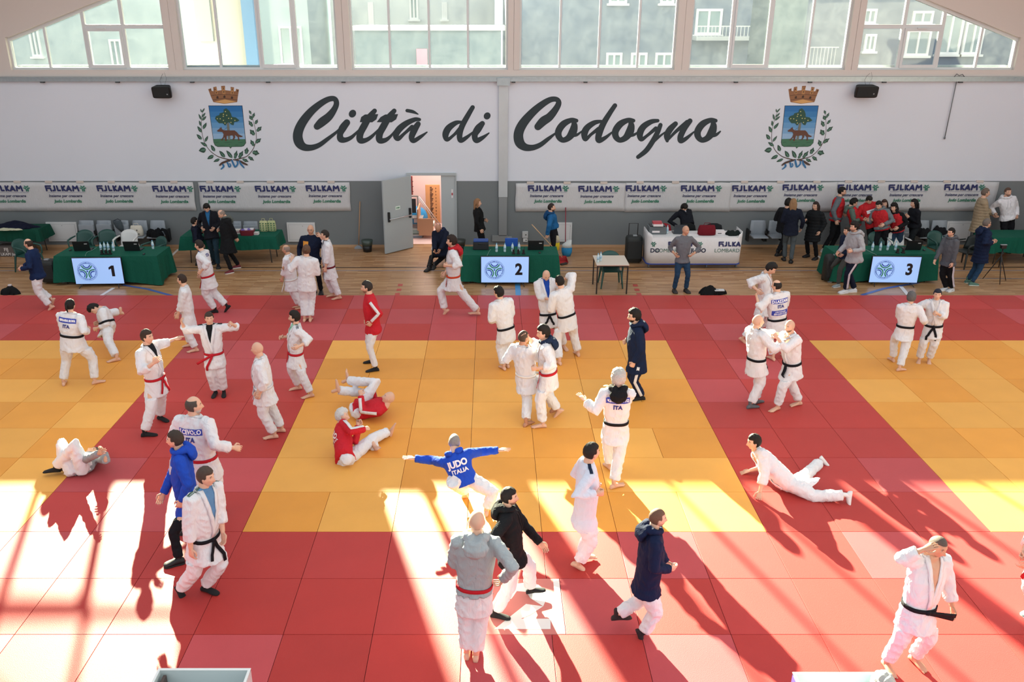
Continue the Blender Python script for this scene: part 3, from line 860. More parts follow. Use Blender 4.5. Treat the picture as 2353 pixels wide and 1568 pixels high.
        if 'lines' in k_:
            decal('x', jb, k_.get('u', .7), 0, 0, 0, None, -fwd, [(0, y_, ts, c_, t_, bo) for (y_, ts, c_, t_, bo) in k_['lines']])
    if p.get('chest'):
        u_, x_, w_, h_, c_ = p['chest'][:5]
        tx = p['chest'][5] if len(p['chest']) > 5 else None
        decal('chest_badge', surf, u_, x_, w_, h_, c_, fwd, tx)
    # small maker's tag on the trouser leg
    p['root'] = root; p['jb'] = jb
# ---------------------------------------------------------------- the hall
random.seed(5)
def struct(o): o['kind'] = 'structure'; return o
def mat_nodes(name, build):
    m = bpy.data.materials.new(name); m.use_nodes = True; build(m.node_tree, m.node_tree.nodes['Principled BSDF']); return m
def wall_paint(name, c, rough=.9):
    def f(nt, b):
        tc = nt.nodes.new('ShaderNodeTexCoord'); n = nt.nodes.new('ShaderNodeTexNoise'); n.inputs['Scale'].default_value = .35; n.inputs['Detail'].default_value = 3
        nt.links.new(tc.outputs['Object'], n.inputs['Vector'])
        mx = nt.nodes.new('ShaderNodeMix'); mx.data_type = 'RGBA'; c_ = hexc(c)
        mx.inputs[6].default_value = (*[v * .95 for v in c_], 1); mx.inputs[7].default_value = (*[min(1, v * 1.05) for v in c_], 1)
        nt.links.new(n.outputs['Fac'], mx.inputs[0]); nt.links.new(mx.outputs[2], b.inputs['Base Color'])
        n2 = nt.nodes.new('ShaderNodeTexNoise'); n2.inputs['Scale'].default_value = 90
        nt.links.new(tc.outputs['Object'], n2.inputs['Vector'])
        bp = nt.nodes.new('ShaderNodeBump'); bp.inputs['Strength'].default_value = .25; bp.inputs['Distance'].default_value = .004
        nt.links.new(n2.outputs['Fac'], bp.inputs['Height']); nt.links.new(bp.outputs['Normal'], b.inputs['Normal'])
        b.inputs['Roughness'].default_value = rough; b.inputs['Specular IOR Level'].default_value = .2
    return mat_nodes(name, f)
M_WHITE = wall_paint('wall_white', 'd3d9e2')
M_BEIGE = wall_paint('wall_beige', 'cfc8c2')
M_GREY = wall_paint('wall_grey', '747a7c')
M_FRAME = mat('window_frame_paint', 'cfd3d4', .5)
M_METAL = mat('galvanised', '9fa9ac', .35, .7, bump=.1, bscale=40, var=.2, vscale=12)
T_ = .34
YB = YW + T_
def zs(x): return 5.80 + .355 * min(x + 13.13, 13.99 - x)
zd = ony(1100, 416, YW).z      # top of the grey dado
zg = ony(1100, 178, YW).z      # raceway
zsill = ony(1100, 161, YW).z
dx0 = ony(945, 500, YW).x; dx1 = ony(1048, 500, YW).x; dz = ony(1000, 403, YW).z
wb = MB()
for x0, x1 in ((-17.2, dx0), (dx1, 17.8)):
    wb.box(x0, x1, YW, YB, 0, zd, 1); wb.box(x0, x1, YW, YB, zd, zg, 0)
wb.box(dx0, dx1, YW, YB, dz, zg, 0)
wins = []
for a, b_ in ((25, 388), (420, 778), (808, 1167), (1193, 1550), (1582, 1942), (1970, 2331)):
    wins.append((ony(a, 158, YW).x, ony(b_, 158, YW).x))
wb.box(-17.2, 17.8, YW, YB, zg, zsill, 2)
edges = [-17.2] + [e for w in wins for e in w] + [17.8]
for i in range(0, len(edges), 2):
    x0, x1 = edges[i], edges[i + 1]
    if i in (0, len(edges) - 2): wb.box(x0, x1, YW, YB, zsill, 5.80, 2)
    else: 
        xm = (x0 + x1) / 2; zt = zs(xm)
        wb.box(x0, xm - .006, YW, YB, zsill, zt, 2); wb.box(xm + .006, x1, YW, YB, zsill, zt, 2); wb.box(xm - .006, xm + .006, YW + .02, YB, zsill, zt, 2)
g = [(-17.2, 5.8), (-13.13, 5.8), (.43, zs(.43)), (13.99, 5.8), (17.8, 5.8), (17.8, 6.75), (.43, 12.6), (-17.2, 6.75)]
n = len(g); v = [(x, YW, z) for x, z in g] + [(x, YB, z) for x, z in g]
wb.add(v, [(0, 1, 2, 7), (7, 2, 6), (2, 3, 5, 6), (3, 4, 5), (8, 15, 10, 9), (15, 14, 10), (10, 14, 13, 11), (11, 13, 12)] + [(i, i + n, (i + 1) % n + n, (i + 1) % n) for i in range(n)], 2)
struct(wb.build('wall_back', [M_WHITE, M_GREY, M_BEIGE]))
for nm, x0, x1 in (('wall_left', -17.5, -17.2), ('wall_right', 17.8, 18.1)):
    b_ = MB(); b_.box(x0, x1, -3, YB, 0, zd, 1); b_.box(x0, x1, -3, YB, zd, 6.75, 0); struct(b_.build(nm, [M_WHITE, M_GREY]))
# pitched roof over the gable end
rb_ = MB()
for sg, x0, x1 in ((-1, -17.5, .43), (1, 18.1, .43)):
    v = [(x0, 21.5, 6.7), (x1, 21.5, 12.6), (x1, YB, 12.6), (x0, YB, 6.7)]
    v += [(a, b, c + .25) for a, b, c in v]
    rb_.add(v, [(0, 1, 2, 3), (7, 6, 5, 4), (0, 4, 5, 1), (1, 5, 6, 2), (2, 6, 7, 3), (3, 7, 4, 0)])
struct(rb_.build('ceiling', wall_paint('ceiling_beige', 'b7a89e')))
# wooden sports floor
def wood(nt, b):
    tc = nt.nodes.new('ShaderNodeTexCoord')
    br = nt.nodes.new('ShaderNodeTexBrick'); br.inputs['Scale'].default_value = 1
    br.inputs['Brick Width'].default_value = .62; br.inputs['Row Height'].default_value = .07
    br.inputs['Mortar Size'].default_value = .0012; br.inputs['Mortar Smooth'].default_value = .3
    br.inputs['Color1'].default_value = (*hexc('c39c74'), 1); br.inputs['Color2'].default_value = (*hexc('a67a52'), 1); br.inputs['Mortar'].default_value = (*hexc('6d4a30'), 1)
    nt.links.new(tc.outputs['Object'], br.inputs['Vector'])
    n = nt.nodes.new('ShaderNodeTexNoise'); n.inputs['Scale'].default_value = 1; n.inputs['Detail'].default_value = 6
    mp = nt.nodes.new('ShaderNodeMapping'); mp.inputs['Scale'].default_value = (1.3, 16, 1)
    nt.links.new(tc.outputs['Object'], mp.inputs[0]); nt.links.new(mp.outputs[0], n.inputs['Vector'])
    mx = nt.nodes.new('ShaderNodeMix'); mx.data_type = 'RGBA'; mx.blend_type = 'MULTIPLY'; mx.inputs[0].default_value = .55
    cr = nt.nodes.new('ShaderNodeValToRGB'); cr.color_ramp.elements[0].position = .32; cr.color_ramp.elements[0].color = (.5, .45, .4, 1); cr.color_ramp.elements[1].position = .68; cr.color_ramp.elements[1].color = (1.1, 1.08, 1.05, 1)
    nt.links.new(n.outputs['Fac'], cr.inputs[0]); nt.links.new(br.outputs['Color'], mx.inputs[6]); nt.links.new(cr.outputs[0], mx.inputs[7])
    nt.links.new(mx.outputs[2], b.inputs['Base Color']); b.inputs['Roughness'].default_value = .3; b.inputs['Specular IOR Level'].default_value = .45
fb = MB(); fb.box(-17.2, 17.8, -3, YB, -.3, 0)
floor = struct(fb.build('floor', mat_nodes('floor_parquet', wood)))
fb = MB()
fb.box(-17.2, dx0 - .08, YW - .015, YW, 0, .07); fb.box(dx1 + .08, 17.8, YW - .015, YW, 0, .07)
struct(fb.build('baseboard_back', mat('baseboard_wood', 'b99572', .5)))
def floor_line(name, pts, w, col, z=.002):
    P_ = [onz(x, y, 0) for x, y in pts]; b_ = MB(); v = []
    for i, q in enumerate(P_):
        a = P_[max(0, i - 1)]; c = P_[min(len(P_) - 1, i + 1)]; t = nrm(c - a); nn = Vector((-t.y, t.x, 0)) * w / 2
        v += [q - nn + Vector((0, 0, z)), q + nn + Vector((0, 0, z))]
    b_.add(v, [(2 * i, 2 * i + 2, 2 * i + 3, 2 * i + 1) for i in range(len(P_) - 1)])
    o = b_.build(name, mat('line_paint', col, .35)); struct(o); return o
tn = 0
for pts, w, c in (([(-20, 615.3), (2400, 614.6)], .06, '2a2320'), ([(-20, 622.5), (2400, 622)], .05, '86828c'),
                  ([(281, 655), (340, 665), (395, 680)], .09, '4a64a8'), ([(261, 662), (232, 680)], .09, 'd8d2cc'), ([(410, 573), (359, 622)], .08, 'd0cac2'),
                  ([(920.5, 653), (919, 658)], .12, 'b8453c'), ([(917.5, 664), (916, 669)], .12, 'b8453c'), ([(914, 674), (912, 680)], .12, 'b8453c'),
                  ([(1459, 654), (1461, 659)], .12, 'b8453c'), ([(1462.5, 664), (1465, 669)], .12, 'b8453c'), ([(1467, 674), (1469, 679)], .12, 'b8453c'),
                  ([(1189, 650), (1191, 680)], .13, '4a8ab8'), ([(1980, 679), (2030, 664), (2110, 650)], .10, '4a64a8'), ([(2070, 659), (2087, 679)], .1, 'd8d2cc'),
                  ([(1875, 584), (1896, 604)], .07, 'c8c2ba'), ([(2170, 640), (2353, 641)], .04, '6a7484')):
    tn += 1; floor_line('trim_%d' % tn, pts, w, c, .002 + tn * .0002)
# ------------------------------------------------ windows
def pane_glass(nt, b):
    out = nt.nodes['Material Output']
    tr = nt.nodes.new('ShaderNodeBsdfTransparent'); tr.inputs[0].default_value = (.90, .94, .95, 1)
    tl = nt.nodes.new('ShaderNodeBsdfTranslucent'); tl.inputs[0].default_value = (.80, .88, .92, 1)
    gl = nt.nodes.new('ShaderNodeBsdfGlossy'); gl.inputs['Roughness'].default_value = .03
    n = nt.nodes.new('ShaderNodeTexNoise'); n.inputs['Scale'].default_value = 2.2; n.inputs['Detail'].default_value = 9; n.inputs['Roughness'].default_value = .7
    tc = nt.nodes.new('ShaderNodeTexCoord'); nt.links.new(tc.outputs['Object'], n.inputs['Vector'])
    mr = nt.nodes.new('ShaderNodeMapRange'); mr.inputs[1].default_value = .35; mr.inputs[2].default_value = .7; mr.inputs[3].default_value = .004; mr.inputs[4].default_value = .014
    nt.links.new(n.outputs['Fac'], mr.inputs[0])
    m1 = nt.nodes.new('ShaderNodeMixShader'); nt.links.new(mr.outputs[0], m1.inputs[0]); nt.links.new(tr.outputs[0], m1.inputs[1]); nt.links.new(tl.outputs[0], m1.inputs[2])
    m2 = nt.nodes.new('ShaderNodeMixShader'); m2.inputs[0].default_value = .04; nt.links.new(m1.outputs[0], m2.inputs[1]); nt.links.new(gl.outputs[0], m2.inputs[2])
    nt.links.new(m2.outputs[0], out.inputs['Surface'])
M_PANE = mat_nodes('dusty_glass', pane_glass)
mull = [(118, 209, 297), (509, 602, 685), (898, 988, 1076), (1285, 1374, 1463), (1673, 1760, 1852), (2060, 2148, 2239)]
yf = YW + .16
def prism(mb, poly, y0, y1, m=0):
    n = len(poly); mb.add([(x, y0, z) for x, z in poly] + [(x, y1, z) for x, z in poly],
        [tuple(range(n)), tuple(range(2 * n - 1, n - 1, -1))] + [(i, i + n, (i + 1) % n + n, (i + 1) % n) for i in range(n)], m)
for wi, (x0, x1) in enumerate(wins):
    root = struct(empty('window_%d' % (wi + 1), ((x0 + x1) / 2, yf, zsill))); lo = root.location.copy()
    ms = [ony(m, 155, yf).x for m in mull[wi]]
    cuts = [x0] + ms + [x1]
    fr = MB(); fw_ = .055; z0 = zsill
    fr.box(x0, x1, yf - .05, yf + .05, z0, z0 + .06)
    fr.box(x0, x0 + fw_, yf - .05, yf + .05, z0, zs(x0) if zs(x0) > z0 else z0 + .1); fr.box(x1 - fw_, x1, yf - .05, yf + .05, z0, zs(x1))
    # sloping head bar
    segs = [(x0, x1)] if not (x0 < .43 < x1) else [(x0, .43), (.43, x1)]
    for a, b_ in segs: prism(fr, [(a, zs(a) - .09), (b_, zs(b_) - .09), (b_, zs(b_) + .02), (a, zs(a) + .02)], yf - .06, yf + .06)
    fr.build('window_frame', M_FRAME, root, off=lo)
    for m_, x in enumerate(ms):
        b_ = MB(); w_ = .09 if (wi, m_) in ((0, 1), (1, 1), (4, 0), (5, 1), (0, 2), (5, 0), (1, 2), (4, 1)) else .06
        b_.box(x - w_ / 2, x + w_ / 2, yf - .045, yf + .045, z0 + .05, zs(x) - .03); b_.build('mullion', M_FRAME, root, off=lo)
    zt = ony(300, 61, yf).z
    if wi in (0, 5):
        b_ = MB(); a, c = (ms[1], x1) if wi == 0 else (x0, ms[1]); b_.box(a, c, yf - .04, yf + .04, zt - .05, zt + .05)
        b_.build('transom', M_FRAME, root, off=lo)
        a, c = (ms[1], ms[2]) if wi == 0 else (ms[0], ms[1]); b_ = MB()
        for q in ((a + .04, a + .1, z0 + .05, zt - .05), (c - .1, c - .04, z0 + .05, zt - .05), (a + .04, c - .04, z0 + .05, z0 + .13), (a + .04, c - .04, zt - .12, zt - .04)): b_.box(q[0], q[1], yf - .075, yf - .03, q[2], q[3])
        b_.bevbox(a + .35, a + .6, yf - .11, yf - .07, zt - .06, zt - .03, .008)
        b_.build('opening_sash', M_FRAME, root, off=lo)
    else:
        a, c = {1: (ms[1], ms[2]), 4: (ms[0], ms[1])}.get(wi, (None, None))
        if a:
            b_ = MB()
            for q in ((a + .04, a + .09, z0 + .05, 7.2), (c - .09, c - .04, z0 + .05, 7.2), (a + .04, c - .04, z0 + .05, z0 + .14)): b_.box(q[0], q[1], yf - .075, yf - .03, q[2], q[3])
            b_.build('opening_sash', M_FRAME, root, off=lo)
    for a, c in zip(cuts[:-1], cuts[1:]):
        b_ = MB(); pl = [(a + .02, z0 + .03), (c - .02, z0 + .03), (c - .02, zs(c) - .04)] + ([(.43, zs(.43) - .04)] if a < .43 < c else []) + [(a + .02, zs(a) - .04)]
        prism(b_, pl, yf - .004, yf + .004); b_.build('pane', M_PANE, root, off=lo)
sb_ = MB(); sb_.box(-13.2, 14.05, YB, YB + .22, zsill - .06, zsill + .10); struct(sb_.build('window_7', M_METAL)); bpy.data.objects['window_7'].name = 'trim_20'  # unseen outer ledge, added to set where the sun patches start
# raceway under the windows, with its brackets
rw = MB(); zr0 = ony(1100, 187, YW).z
rw.box(-17.1, 17.7, YW - .09, YW - .014, zr0, zg + .02)
rw.box(-17.1, 17.7, YW - .11, YW - .09, zg - .01, zg + .02)
o = rw.build('cable_raceway', M_METAL); tag(o, 'long galvanised metal cable raceway running under the high windows', 'raceway')
for px in (100, 272, 443, 617, 790, 961, 1180, 1345, 1517, 1690, 1860, 2030, 2205):
    b_ = MB(); x = ony(px, 187, YW).x; b_.box(-.05, .05, -.1, -.012, -.035, 0); q = b_.build('bracket', mat('bracket_dark', '3c4042', .6), o); q.location = (x, YW, zr0)
# vertical duct in the middle of the wall
xa, xb = ony(1146, 300, YW).x, ony(1167, 300, YW).x
zm = ony(1156, 452, YW).z
root = empty('vertical_cable_duct', ((xa + xb) / 2, YW, 0), 'tall galvanised vertical duct up the middle of the wall between the two words', 'duct')
b_ = MB(); b_.box(xa, xb, YW - .07, YW - .012, zm, zr0 - .01); b_.build('upper_duct', mat('duct_galvanised', 'b9c1c4', .45, .35, var=.12, vscale=2), root, off=root.location)
b_ = MB(); b_.box(xa + .01, xb - .01, YW - .06, YW - .012, .35, zm); b_.build('lower_duct', mat('duct_grey', '85898a', .6), root, off=root.location)
b_ = MB(); b_.box(xa - .05, xb + .05, YW - .145, YW - .118, zr0 - .1, zg); b_.build('junction_plate', M_METAL, root, off=root.location)
b_ = MB(); p0 = ony(1131, 540, YW); p1 = ony(1166, 554, YW); b_.box(p0.x, p1.x, YW - .06, YW - .02, p1.z, p0.z); b_.build('foot_box', mat('duct_grey', '85898a', .6), root, off=root.location)
# ------------------------------------------------ judo mats
def tatami(nt, b, c):
    tc = nt.nodes.new('ShaderNodeTexCoord'); oi = nt.nodes.new('ShaderNodeObjectInfo')
    n = nt.nodes.new('ShaderNodeTexNoise'); n.inputs['Scale'].default_value = 1.8; n.inputs['Detail'].default_value = 5
    nt.links.new(tc.outputs['Object'], n.inputs['Vector'])
    c_ = hexc(c); mx = nt.nodes.new('ShaderNodeMix'); mx.data_type = 'RGBA'
    mx.inputs[6].default_value = (*[q * .9 for q in c_], 1); mx.inputs[7].default_value = (*[min(1, q * 1.08) for q in c_], 1)
    nt.links.new(n.outputs['Fac'], mx.inputs[0])
    hs = nt.nodes.new('ShaderNodeHueSaturation'); mr = nt.nodes.new('ShaderNodeMapRange'); mr.inputs[3].default_value = .93; mr.inputs[4].default_value = 1.07
    nt.links.new(oi.outputs['Random'], mr.inputs[0]); nt.links.new(mr.outputs[0], hs.inputs['Value']); nt.links.new(mx.outputs[2], hs.inputs['Color'])
    nt.links.new(hs.outputs[0], b.inputs['Base Color'])
    w = nt.nodes.new('ShaderNodeTexVoronoi'); w.inputs['Scale'].default_value = 130
    nt.links.new(tc.outputs['Object'], w.inputs['Vector'])
    bp = nt.nodes.new('ShaderNodeBump'); bp.inputs['Strength'].default_value = .35; bp.inputs['Distance'].default_value = .002
    nt.links.new(w.outputs['Distance'], bp.inputs['Height']); nt.links.new(bp.outputs['Normal'], b.inputs['Normal'])
    b.inputs['Roughness'].default_value = .52; b.inputs['Specular IOR Level'].default_value = .24; b.inputs['Sheen Weight'].default_value = .06; b.inputs['Sheen Roughness'].default_value = .5
RED = [mat_nodes('mat_red', lambda nt, b, c=c: tatami(nt, b, c)) for c in ('b5342f', 'b73835', 'bb484c')]
YEL = [mat_nodes('mat_yellow', lambda nt, b, c=c: tatami(nt, b, c)) for c in ('e2973a', 'e39a3e', 'e8a64c')]
LOGO = mat_nodes('mat_pale', lambda nt, b: tatami(nt, b, 'cf7a72'))
area = empty('judo_mat_area', (0, 12, 0), 'red and yellow judo mats laid edge to edge over the hall floor', 'mats')
tile_me = {}
def tile_mesh(w, m):
    key = (round(w, 3), m.name)
    if key not in tile_me:
        b_ = MB(); g_ = .003; b_.bevbox(-w / 2 + g_, w / 2 - g_, -.5 + g_, .5 - g_, 0, MZ, .003)
        o = b_.build('t', m); tile_me[key] = o.data; bpy.data.objects.remove(o)
    return tile_me[key]
rest = MB(); rm = RED[:2] + YEL[:2]
ntile = 0
rr = random.Random(11)
for r in range(-1, 15):
    y1 = 19.65 - r + 0 if r >= 0 else None
    if r < 0: continue
    y0 = y1 - 1; yc = (y0 + y1) / 2
    yellow_row = 9.6 < yc < 16.7
    if abs(yc - 8.15) < .1: xs = [-16.5 + i for i in range(16)] + [-.34, .66] + [1.5 + i for i in range(17)]; xs = [x for x in xs if x not in (-.5, .5)]
    elif abs(yc - 13.15) < .1 or abs(yc - 11.15) < .1: xs = [-16.5 + i for i in range(35)]; xs = [x for x in xs if x not in (-2.5, 2.5)]
    else: xs = [-16.5 + i for i in range(35)]
    dep = yc * ct + (CAM[2]) * st
    hl_ = (1128 + 60) / FPX * ((y1) * ct + CAM[2] * st); hr_ = (1225 + 60) / FPX * (y1 * ct + CAM[2] * st)
    for a, c in zip(xs[:-1], xs[1:]):
        xc = (a + c) / 2; w = c - a
        isy = yellow_row and (abs(xc) < 3.5 or xc < -6.5 or xc > 6.5)
        q = rr.random(); pal = YEL if isy else RED
        m = pal[0] if q < .42 else pal[1] if q < .72 else pal[2]
        vis = CAM[0] - hl_ < c and a < CAM[0] + hr_ and r < 14
        if vis:
            if abs(a + .34) < .01 and abs(yc - 8.15) < .1: m = LOGO
            o = link('mat_tile', tile_mesh(w, m), area, (xc, yc - 12, 0)); ntile += 1
        else:
            rest.box(a + .003, c - .003, y0 + .003, y1 - .003, 0, MZ, rm.index(pal[0 if q < .5 else 1]))
o = rest.build('mat_tiles_out_of_view', rm, area, off=(0, 12, 0)); o['kind'] = 'stuff'
print('tiles', ntile)
# numeral printed on the pale mat
b_ = MB(); M2 = lambda x, y: tuple(onz(980 + x / 5.444, 1280 + y / 5.444, MZ + .002))
for P2 in ([(930, 500), (960, 400), (1060, 345), (1240, 322), (1400, 350), (1490, 430), (1500, 530), (1460, 620), (1300, 520), (1250, 440), (1130, 430), (1090, 490), (1060, 530)], [(1245, 590), (1460, 620), (1300, 725), (1180, 775), (1552, 775), (1552, 905), (850, 905)]):
    b_.add([M2(*q) for q in P2], [tuple(reversed(range(len(P2))))]) if False else b_.add([M2(*q) for q in P2] , [tuple(range(len(P2)))])
bm = bmesh.new()
for f_ in b_.f: bm.faces.new([bm.verts.new(b_.v[i]) for i in f_])
bmesh.ops.triangulate(bm, faces=bm.faces[:]); bmesh.ops.recalc_face_normals(bm, faces=bm.faces[:]); me = bpy.data.meshes.new('mat_numeral'); bm.to_mesh(me); bm.free(); me.materials.append(mat('mat_print_white', 'e9e4e0', .5))
link('mat_numeral', me, area, (0, -12, 0))
b_ = MB(); b_.box(.58, .652, 7.66, 8.64, MZ, MZ + .002); o = b_.build('mat_border_strip', mat('mat_print_white', 'e9e4e0', .5)); o.parent = area; o.location = (0, -12, 0)
# ------------------------------------------------ doorway, doors and store room
fr_ = MB(); xL = ony(938, 500, YW).x; xR = ony(1050, 500, YW).x; xm = ony(1015, 500, YW).x
fr_.box(xL, dx0, YW - .05, YB, 0, dz + .05); fr_.box(dx1, xR, YW - .05, YB, 0, dz + .05); fr_.box(xL, xR, YW - .05, YB, dz, dz + .07)
struct(fr_.build('door_frame', mat('door_paint', 'a9b2b5', .5)))
d = empty('door_1', (xm, YW, 0)); struct(d)
b_ = MB(); b_.bevbox(xm, dx1, YW - .01, YW + .05, .02, dz, .004); b_.build('leaf', mat('door_paint', 'a9b2b5', .5), d, off=d.location)
b_ = MB(); p0 = ony(1037, 435, YW); b_.box(p0.x, p0.x + .05, YW - .02, YW - .01, p0.z - .25, p0.z); b_.build('notice', mat('paper', 'd9d6d8', .7), d, off=d.location)
b_ = MB(); b_.box(p0.x + .005, p0.x + .045, YW - .024, YW - .02, p0.z - .17, p0.z - .1); b_.build('notice_mark', mat('print', 'b04a52', .7), d, off=d.location)
# swung leaf: hinge at the left jamb, opening into the hall and to the left
hin = Vector((dx0, YW - .05, 0)); tip = onz(884, 583, .02); tip.z = 0
dv = (tip - hin); Ld = dv.length; d = empty('door_2', hin, kind='structure'); d.rotation_euler.z = math.atan2(dv.y, dv.x)
Ld = min(Ld, 1.3)
b_ = MB(); b_.bevbox(0, Ld, 0, .055, .02, dz, .005); b_.build('leaf', mat('door_paint', 'a9b2b5', .5), d)
b_ = MB(); b_.bevbox(.08, .13, .055, .12, .92, 1.2, .008); b_.bevbox(Ld - .17, Ld - .12, .055, .12, .92, 1.2, .008); b_.build('push_bar_bracket', mat('bracket_black', '17191a', .5), d)
b_ = MB(); b_.cyl(Vector((.1, .13, 1.0)), Vector((Ld - .14, .13, 1.0)), .018); b_.build('push_bar', mat('bar_steel', 'b8bcbf', .3, .6), d, True)
b_ = MB(); b_.box(Ld / 2 - .07, Ld / 2 + .1, .056, .06, 1.22, 1.32); b_.build('exit_sticker', mat('sticker_white', 'd6e6dc', .6), d)
b_ = MB()
b_.add([(Ld / 2 - .05 + x, .062, 1.27 + z) for x, z in ((.13, -.01), (.13, .01), (.06, .01), (.06, .03), (.03, 0), (.06, -.03), (.06, -.01))], [tuple(range(7))])
b_.add([(Ld / 2 - .08 + x, .062, 1.27 + z) for x, z in ((.06, .03), (.03, 0), (.06, -.03))], [(0, 1, 2)])
b_.build('arrow', mat('print', '1d6a46', .6), d)
# store room behind
sr = MB(); a, c, e = -4.2, .8, 27.2
sr.box(a, a + .1, YB, e, 0, 2.9); sr.box(c - .1, c, YB, e, 0, 2.9); sr.box(a, c, e, e + .1, 0, 2.9); sr.box(a, c, YB, e, 2.8, 2.9); sr.box(a, c, YB, e, -.1, .0)
struct(sr.build('wall_store_room', wall_paint('store_wall', 'ddbfb6')))
lp = bpy.data.lights.new('store_light', 'AREA'); lp.energy = 95; lp.size = 1.6; lp.color = (1, .93, .88)
lo_ = bpy.data.objects.new('store_light', lp); COL.objects.link(lo_); lo_.location = (-1.8, 25.8, 2.72)
# ------------------------------------------------ outside
gb = MB(); gb.box(-90, 90, YB, 110, -.3, -.05); struct(gb.build('outdoor_ground', mat('paving', '4c4c4c', .9, var=.1)))
def building(label, x0, x1, y0, y1, h, col, windows, wcol='7e97a2', roof=None, extra=None):
    root = empty('building', ((x0 + x1) / 2, y0, 0), label, 'building'); lo = root.location
    b_ = MB(); b_.box(x0, x1, y0, y1, -.1, h); b_.build('wall', wall_paint('facade', col), root, off=lo)
    b_ = MB(); b_.box(x0 - .15, x1 + .15, y0 - .15, y1 + .15, h, h + .15); b_.build('cornice', wall_paint('cornice', roof or 'c9cdd2'), root, off=lo)
    for (xa, xb, za, zb) in windows:
        f_ = MB(); w_ = .09
        for q in ((xa, xa + w_, za, zb), (xb - w_, xb, za, zb), (xa, xb, za, za + w_), (xa, xb, zb - w_, zb), ((xa + xb) / 2 - .035, (xa + xb) / 2 + .035, za, zb)): f_.box(q[0], q[1], y0 - .09, y0 + .01, q[2], q[3])
        f_.box(xa - .08, xb + .08, y0 - .16, y0, za - .08, za)
        o = f_.build('window_surround', mat('surround_white', 'dfe4ea', .6), root, off=lo)
        p_ = MB(); p_.box(xa + .02, xb - .02, y0 - .03, y0 - .01, za, zb); p_.build('window_pane', mat('far_glass', wcol, .15), o, off=lo)
    if extra: extra(root, lo)
    return root
def pxwin(Y, L):
    o = []
    for (a, b, c, d) in L:
        p0 = ony(a, b, Y); p1 = ony(c, d, Y); o.append((p0.x, p1.x, p1.z, p0.z))
    return o
def balc(Y, L):
    def f(root, lo):
        for (a, b, c, d) in L:
            p0 = ony(a, b, Y); p1 = ony(c, d, Y); q = MB(); q.box(p0.x, p1.x, Y - 1.0, Y, p1.z - .15, p1.z); o = q.build('balcony', wall_paint('balcony', 'aeb6c0'), root, off=lo)
            r_ = MB(); r_.box(p0.x, p1.x, Y - 1.0, Y - .96, p0.z - .04, p0.z)
            k = int((p1.x - p0.x) / .14)
            for i in range(k + 1): r_.box(p0.x + i * .14, p0.x + i * .14 + .02, Y - .99, Y - .97, p1.z, p0.z)
            r_.build('railing', mat('railing_white', 'c9d2d8', .5), o, off=lo)
    return f
building('pale cream building seen through the left high windows', -34, -8.2, 40, 46, 7.9, 'a9bcc4', pxwin(40, [(60, 40, 100, 130), (250, 90, 290, 170), (560, 20, 600, 95), (640, 60, 700, 150)]))
building('white building with a low grey store seen through the middle windows', -7.9, 0.0, 44, 50, 8.6, 'c4ced6', pxwin(44, [(845, 5, 860, 60), (940, -10, 962, 45), (1015, 5, 1028, 45)]))
b2 = building('low grey shed with a pink door seen through the third high window', -5.3, .2, 34, 37, ony(960, 70, 34).z, '708290', [])
q = MB(); p0, p1 = ony(957, 112, 33.98), ony(983, 165, 33.98); q.box(p0.x, p1.x, 33.9, 33.99, 0, p0.z); q.build('pink_door', mat('door_pink', 'd88aa6', .6), b2, off=b2.location)
building('blue grey apartment block behind the right high windows', .4, 24, 36, 44, 8.8, '6e7d92', pxwin(36, [(1393, 121, 1427, 175), (1450, 121, 1484, 175), (1506, 121, 1543, 175), (1400, -20, 1440, 8), (1518, -22, 1548, 8), (1600, 20, 1655, 80), (1985, 20, 2010, 55), (1988, 78, 2008, 118), (2098, 25, 2140, 55), (2085, 68, 2130, 128), (2165, 30, 2200, 125), (2220, 50, 2250, 125)]),
         extra=balc(36, [(1590, 58, 1735, 82), (1835, 105, 1900, 150)]))
building('grey concrete stair tower close behind the fifth high window', ony(1765, 50, 30).x, ony(1852, 50, 30).x, 30, 32, 7.6, '66757f', [])
t_ = building('narrow cream stair tower beside the second high window', -9.35, -7.55, 27, 29, 13, 'b4b2a8', [])
q = MB(); q.box(-7.5, -7.15, 26.8, 27.4, 0, 13); q.build('blue_pilaster', mat('pilaster_blue', '5e83a8', .6), t_, off=t_.location)
q = MB(); q.box(-8.9, -8.45, 26.9, 27.0, 5.6, 13); q.build('grey_downpipe_panel', mat('panel_grey', '8d9698', .6), t_, off=t_.location)
# ---------------------------------------------------------------- wall lettering and crests
def wall_pt(ox, oy, s, x, y, lift=.004):
    q = ony(ox + x / s, oy + y / s, YW); return Vector((q.x, YW - lift, q.z))
def stroke_mesh(mb, pts, tr, m=0, k=7, flat=True):
    P_ = catmull(pts, k); n = len(P_); v = []
    for i, (x, y, w) in enumerate(P_):
        a = P_[max(0, i - 1)]; b = P_[min(n - 1, i + 1)]; tx, ty = b[0] - a[0], b[1] - a[1]; l = math.hypot(tx, ty) or 1
        nx, ny = -ty / l * w / 2, tx / l * w / 2
        v += [tr(x + nx, y + ny), tr(x - nx, y - ny)]
    mb.add(v, [(2 * i, 2 * i + 1, 2 * i + 3, 2 * i + 2) for i in range(n - 1)], m)
    for x, y, w in (P_[0], P_[-1]):
        c = [tr(x + math.cos(2 * math.pi * j / 14) * w / 2, y + math.sin(2 * math.pi * j / 14) * w / 2) for j in range(14)]
        mb.add(c, [tuple(range(14))], m)
def poly(mb, pts, tr, m=0): mb.add([tr(x, y) for x, y in pts], [tuple(range(len(pts)))], m)
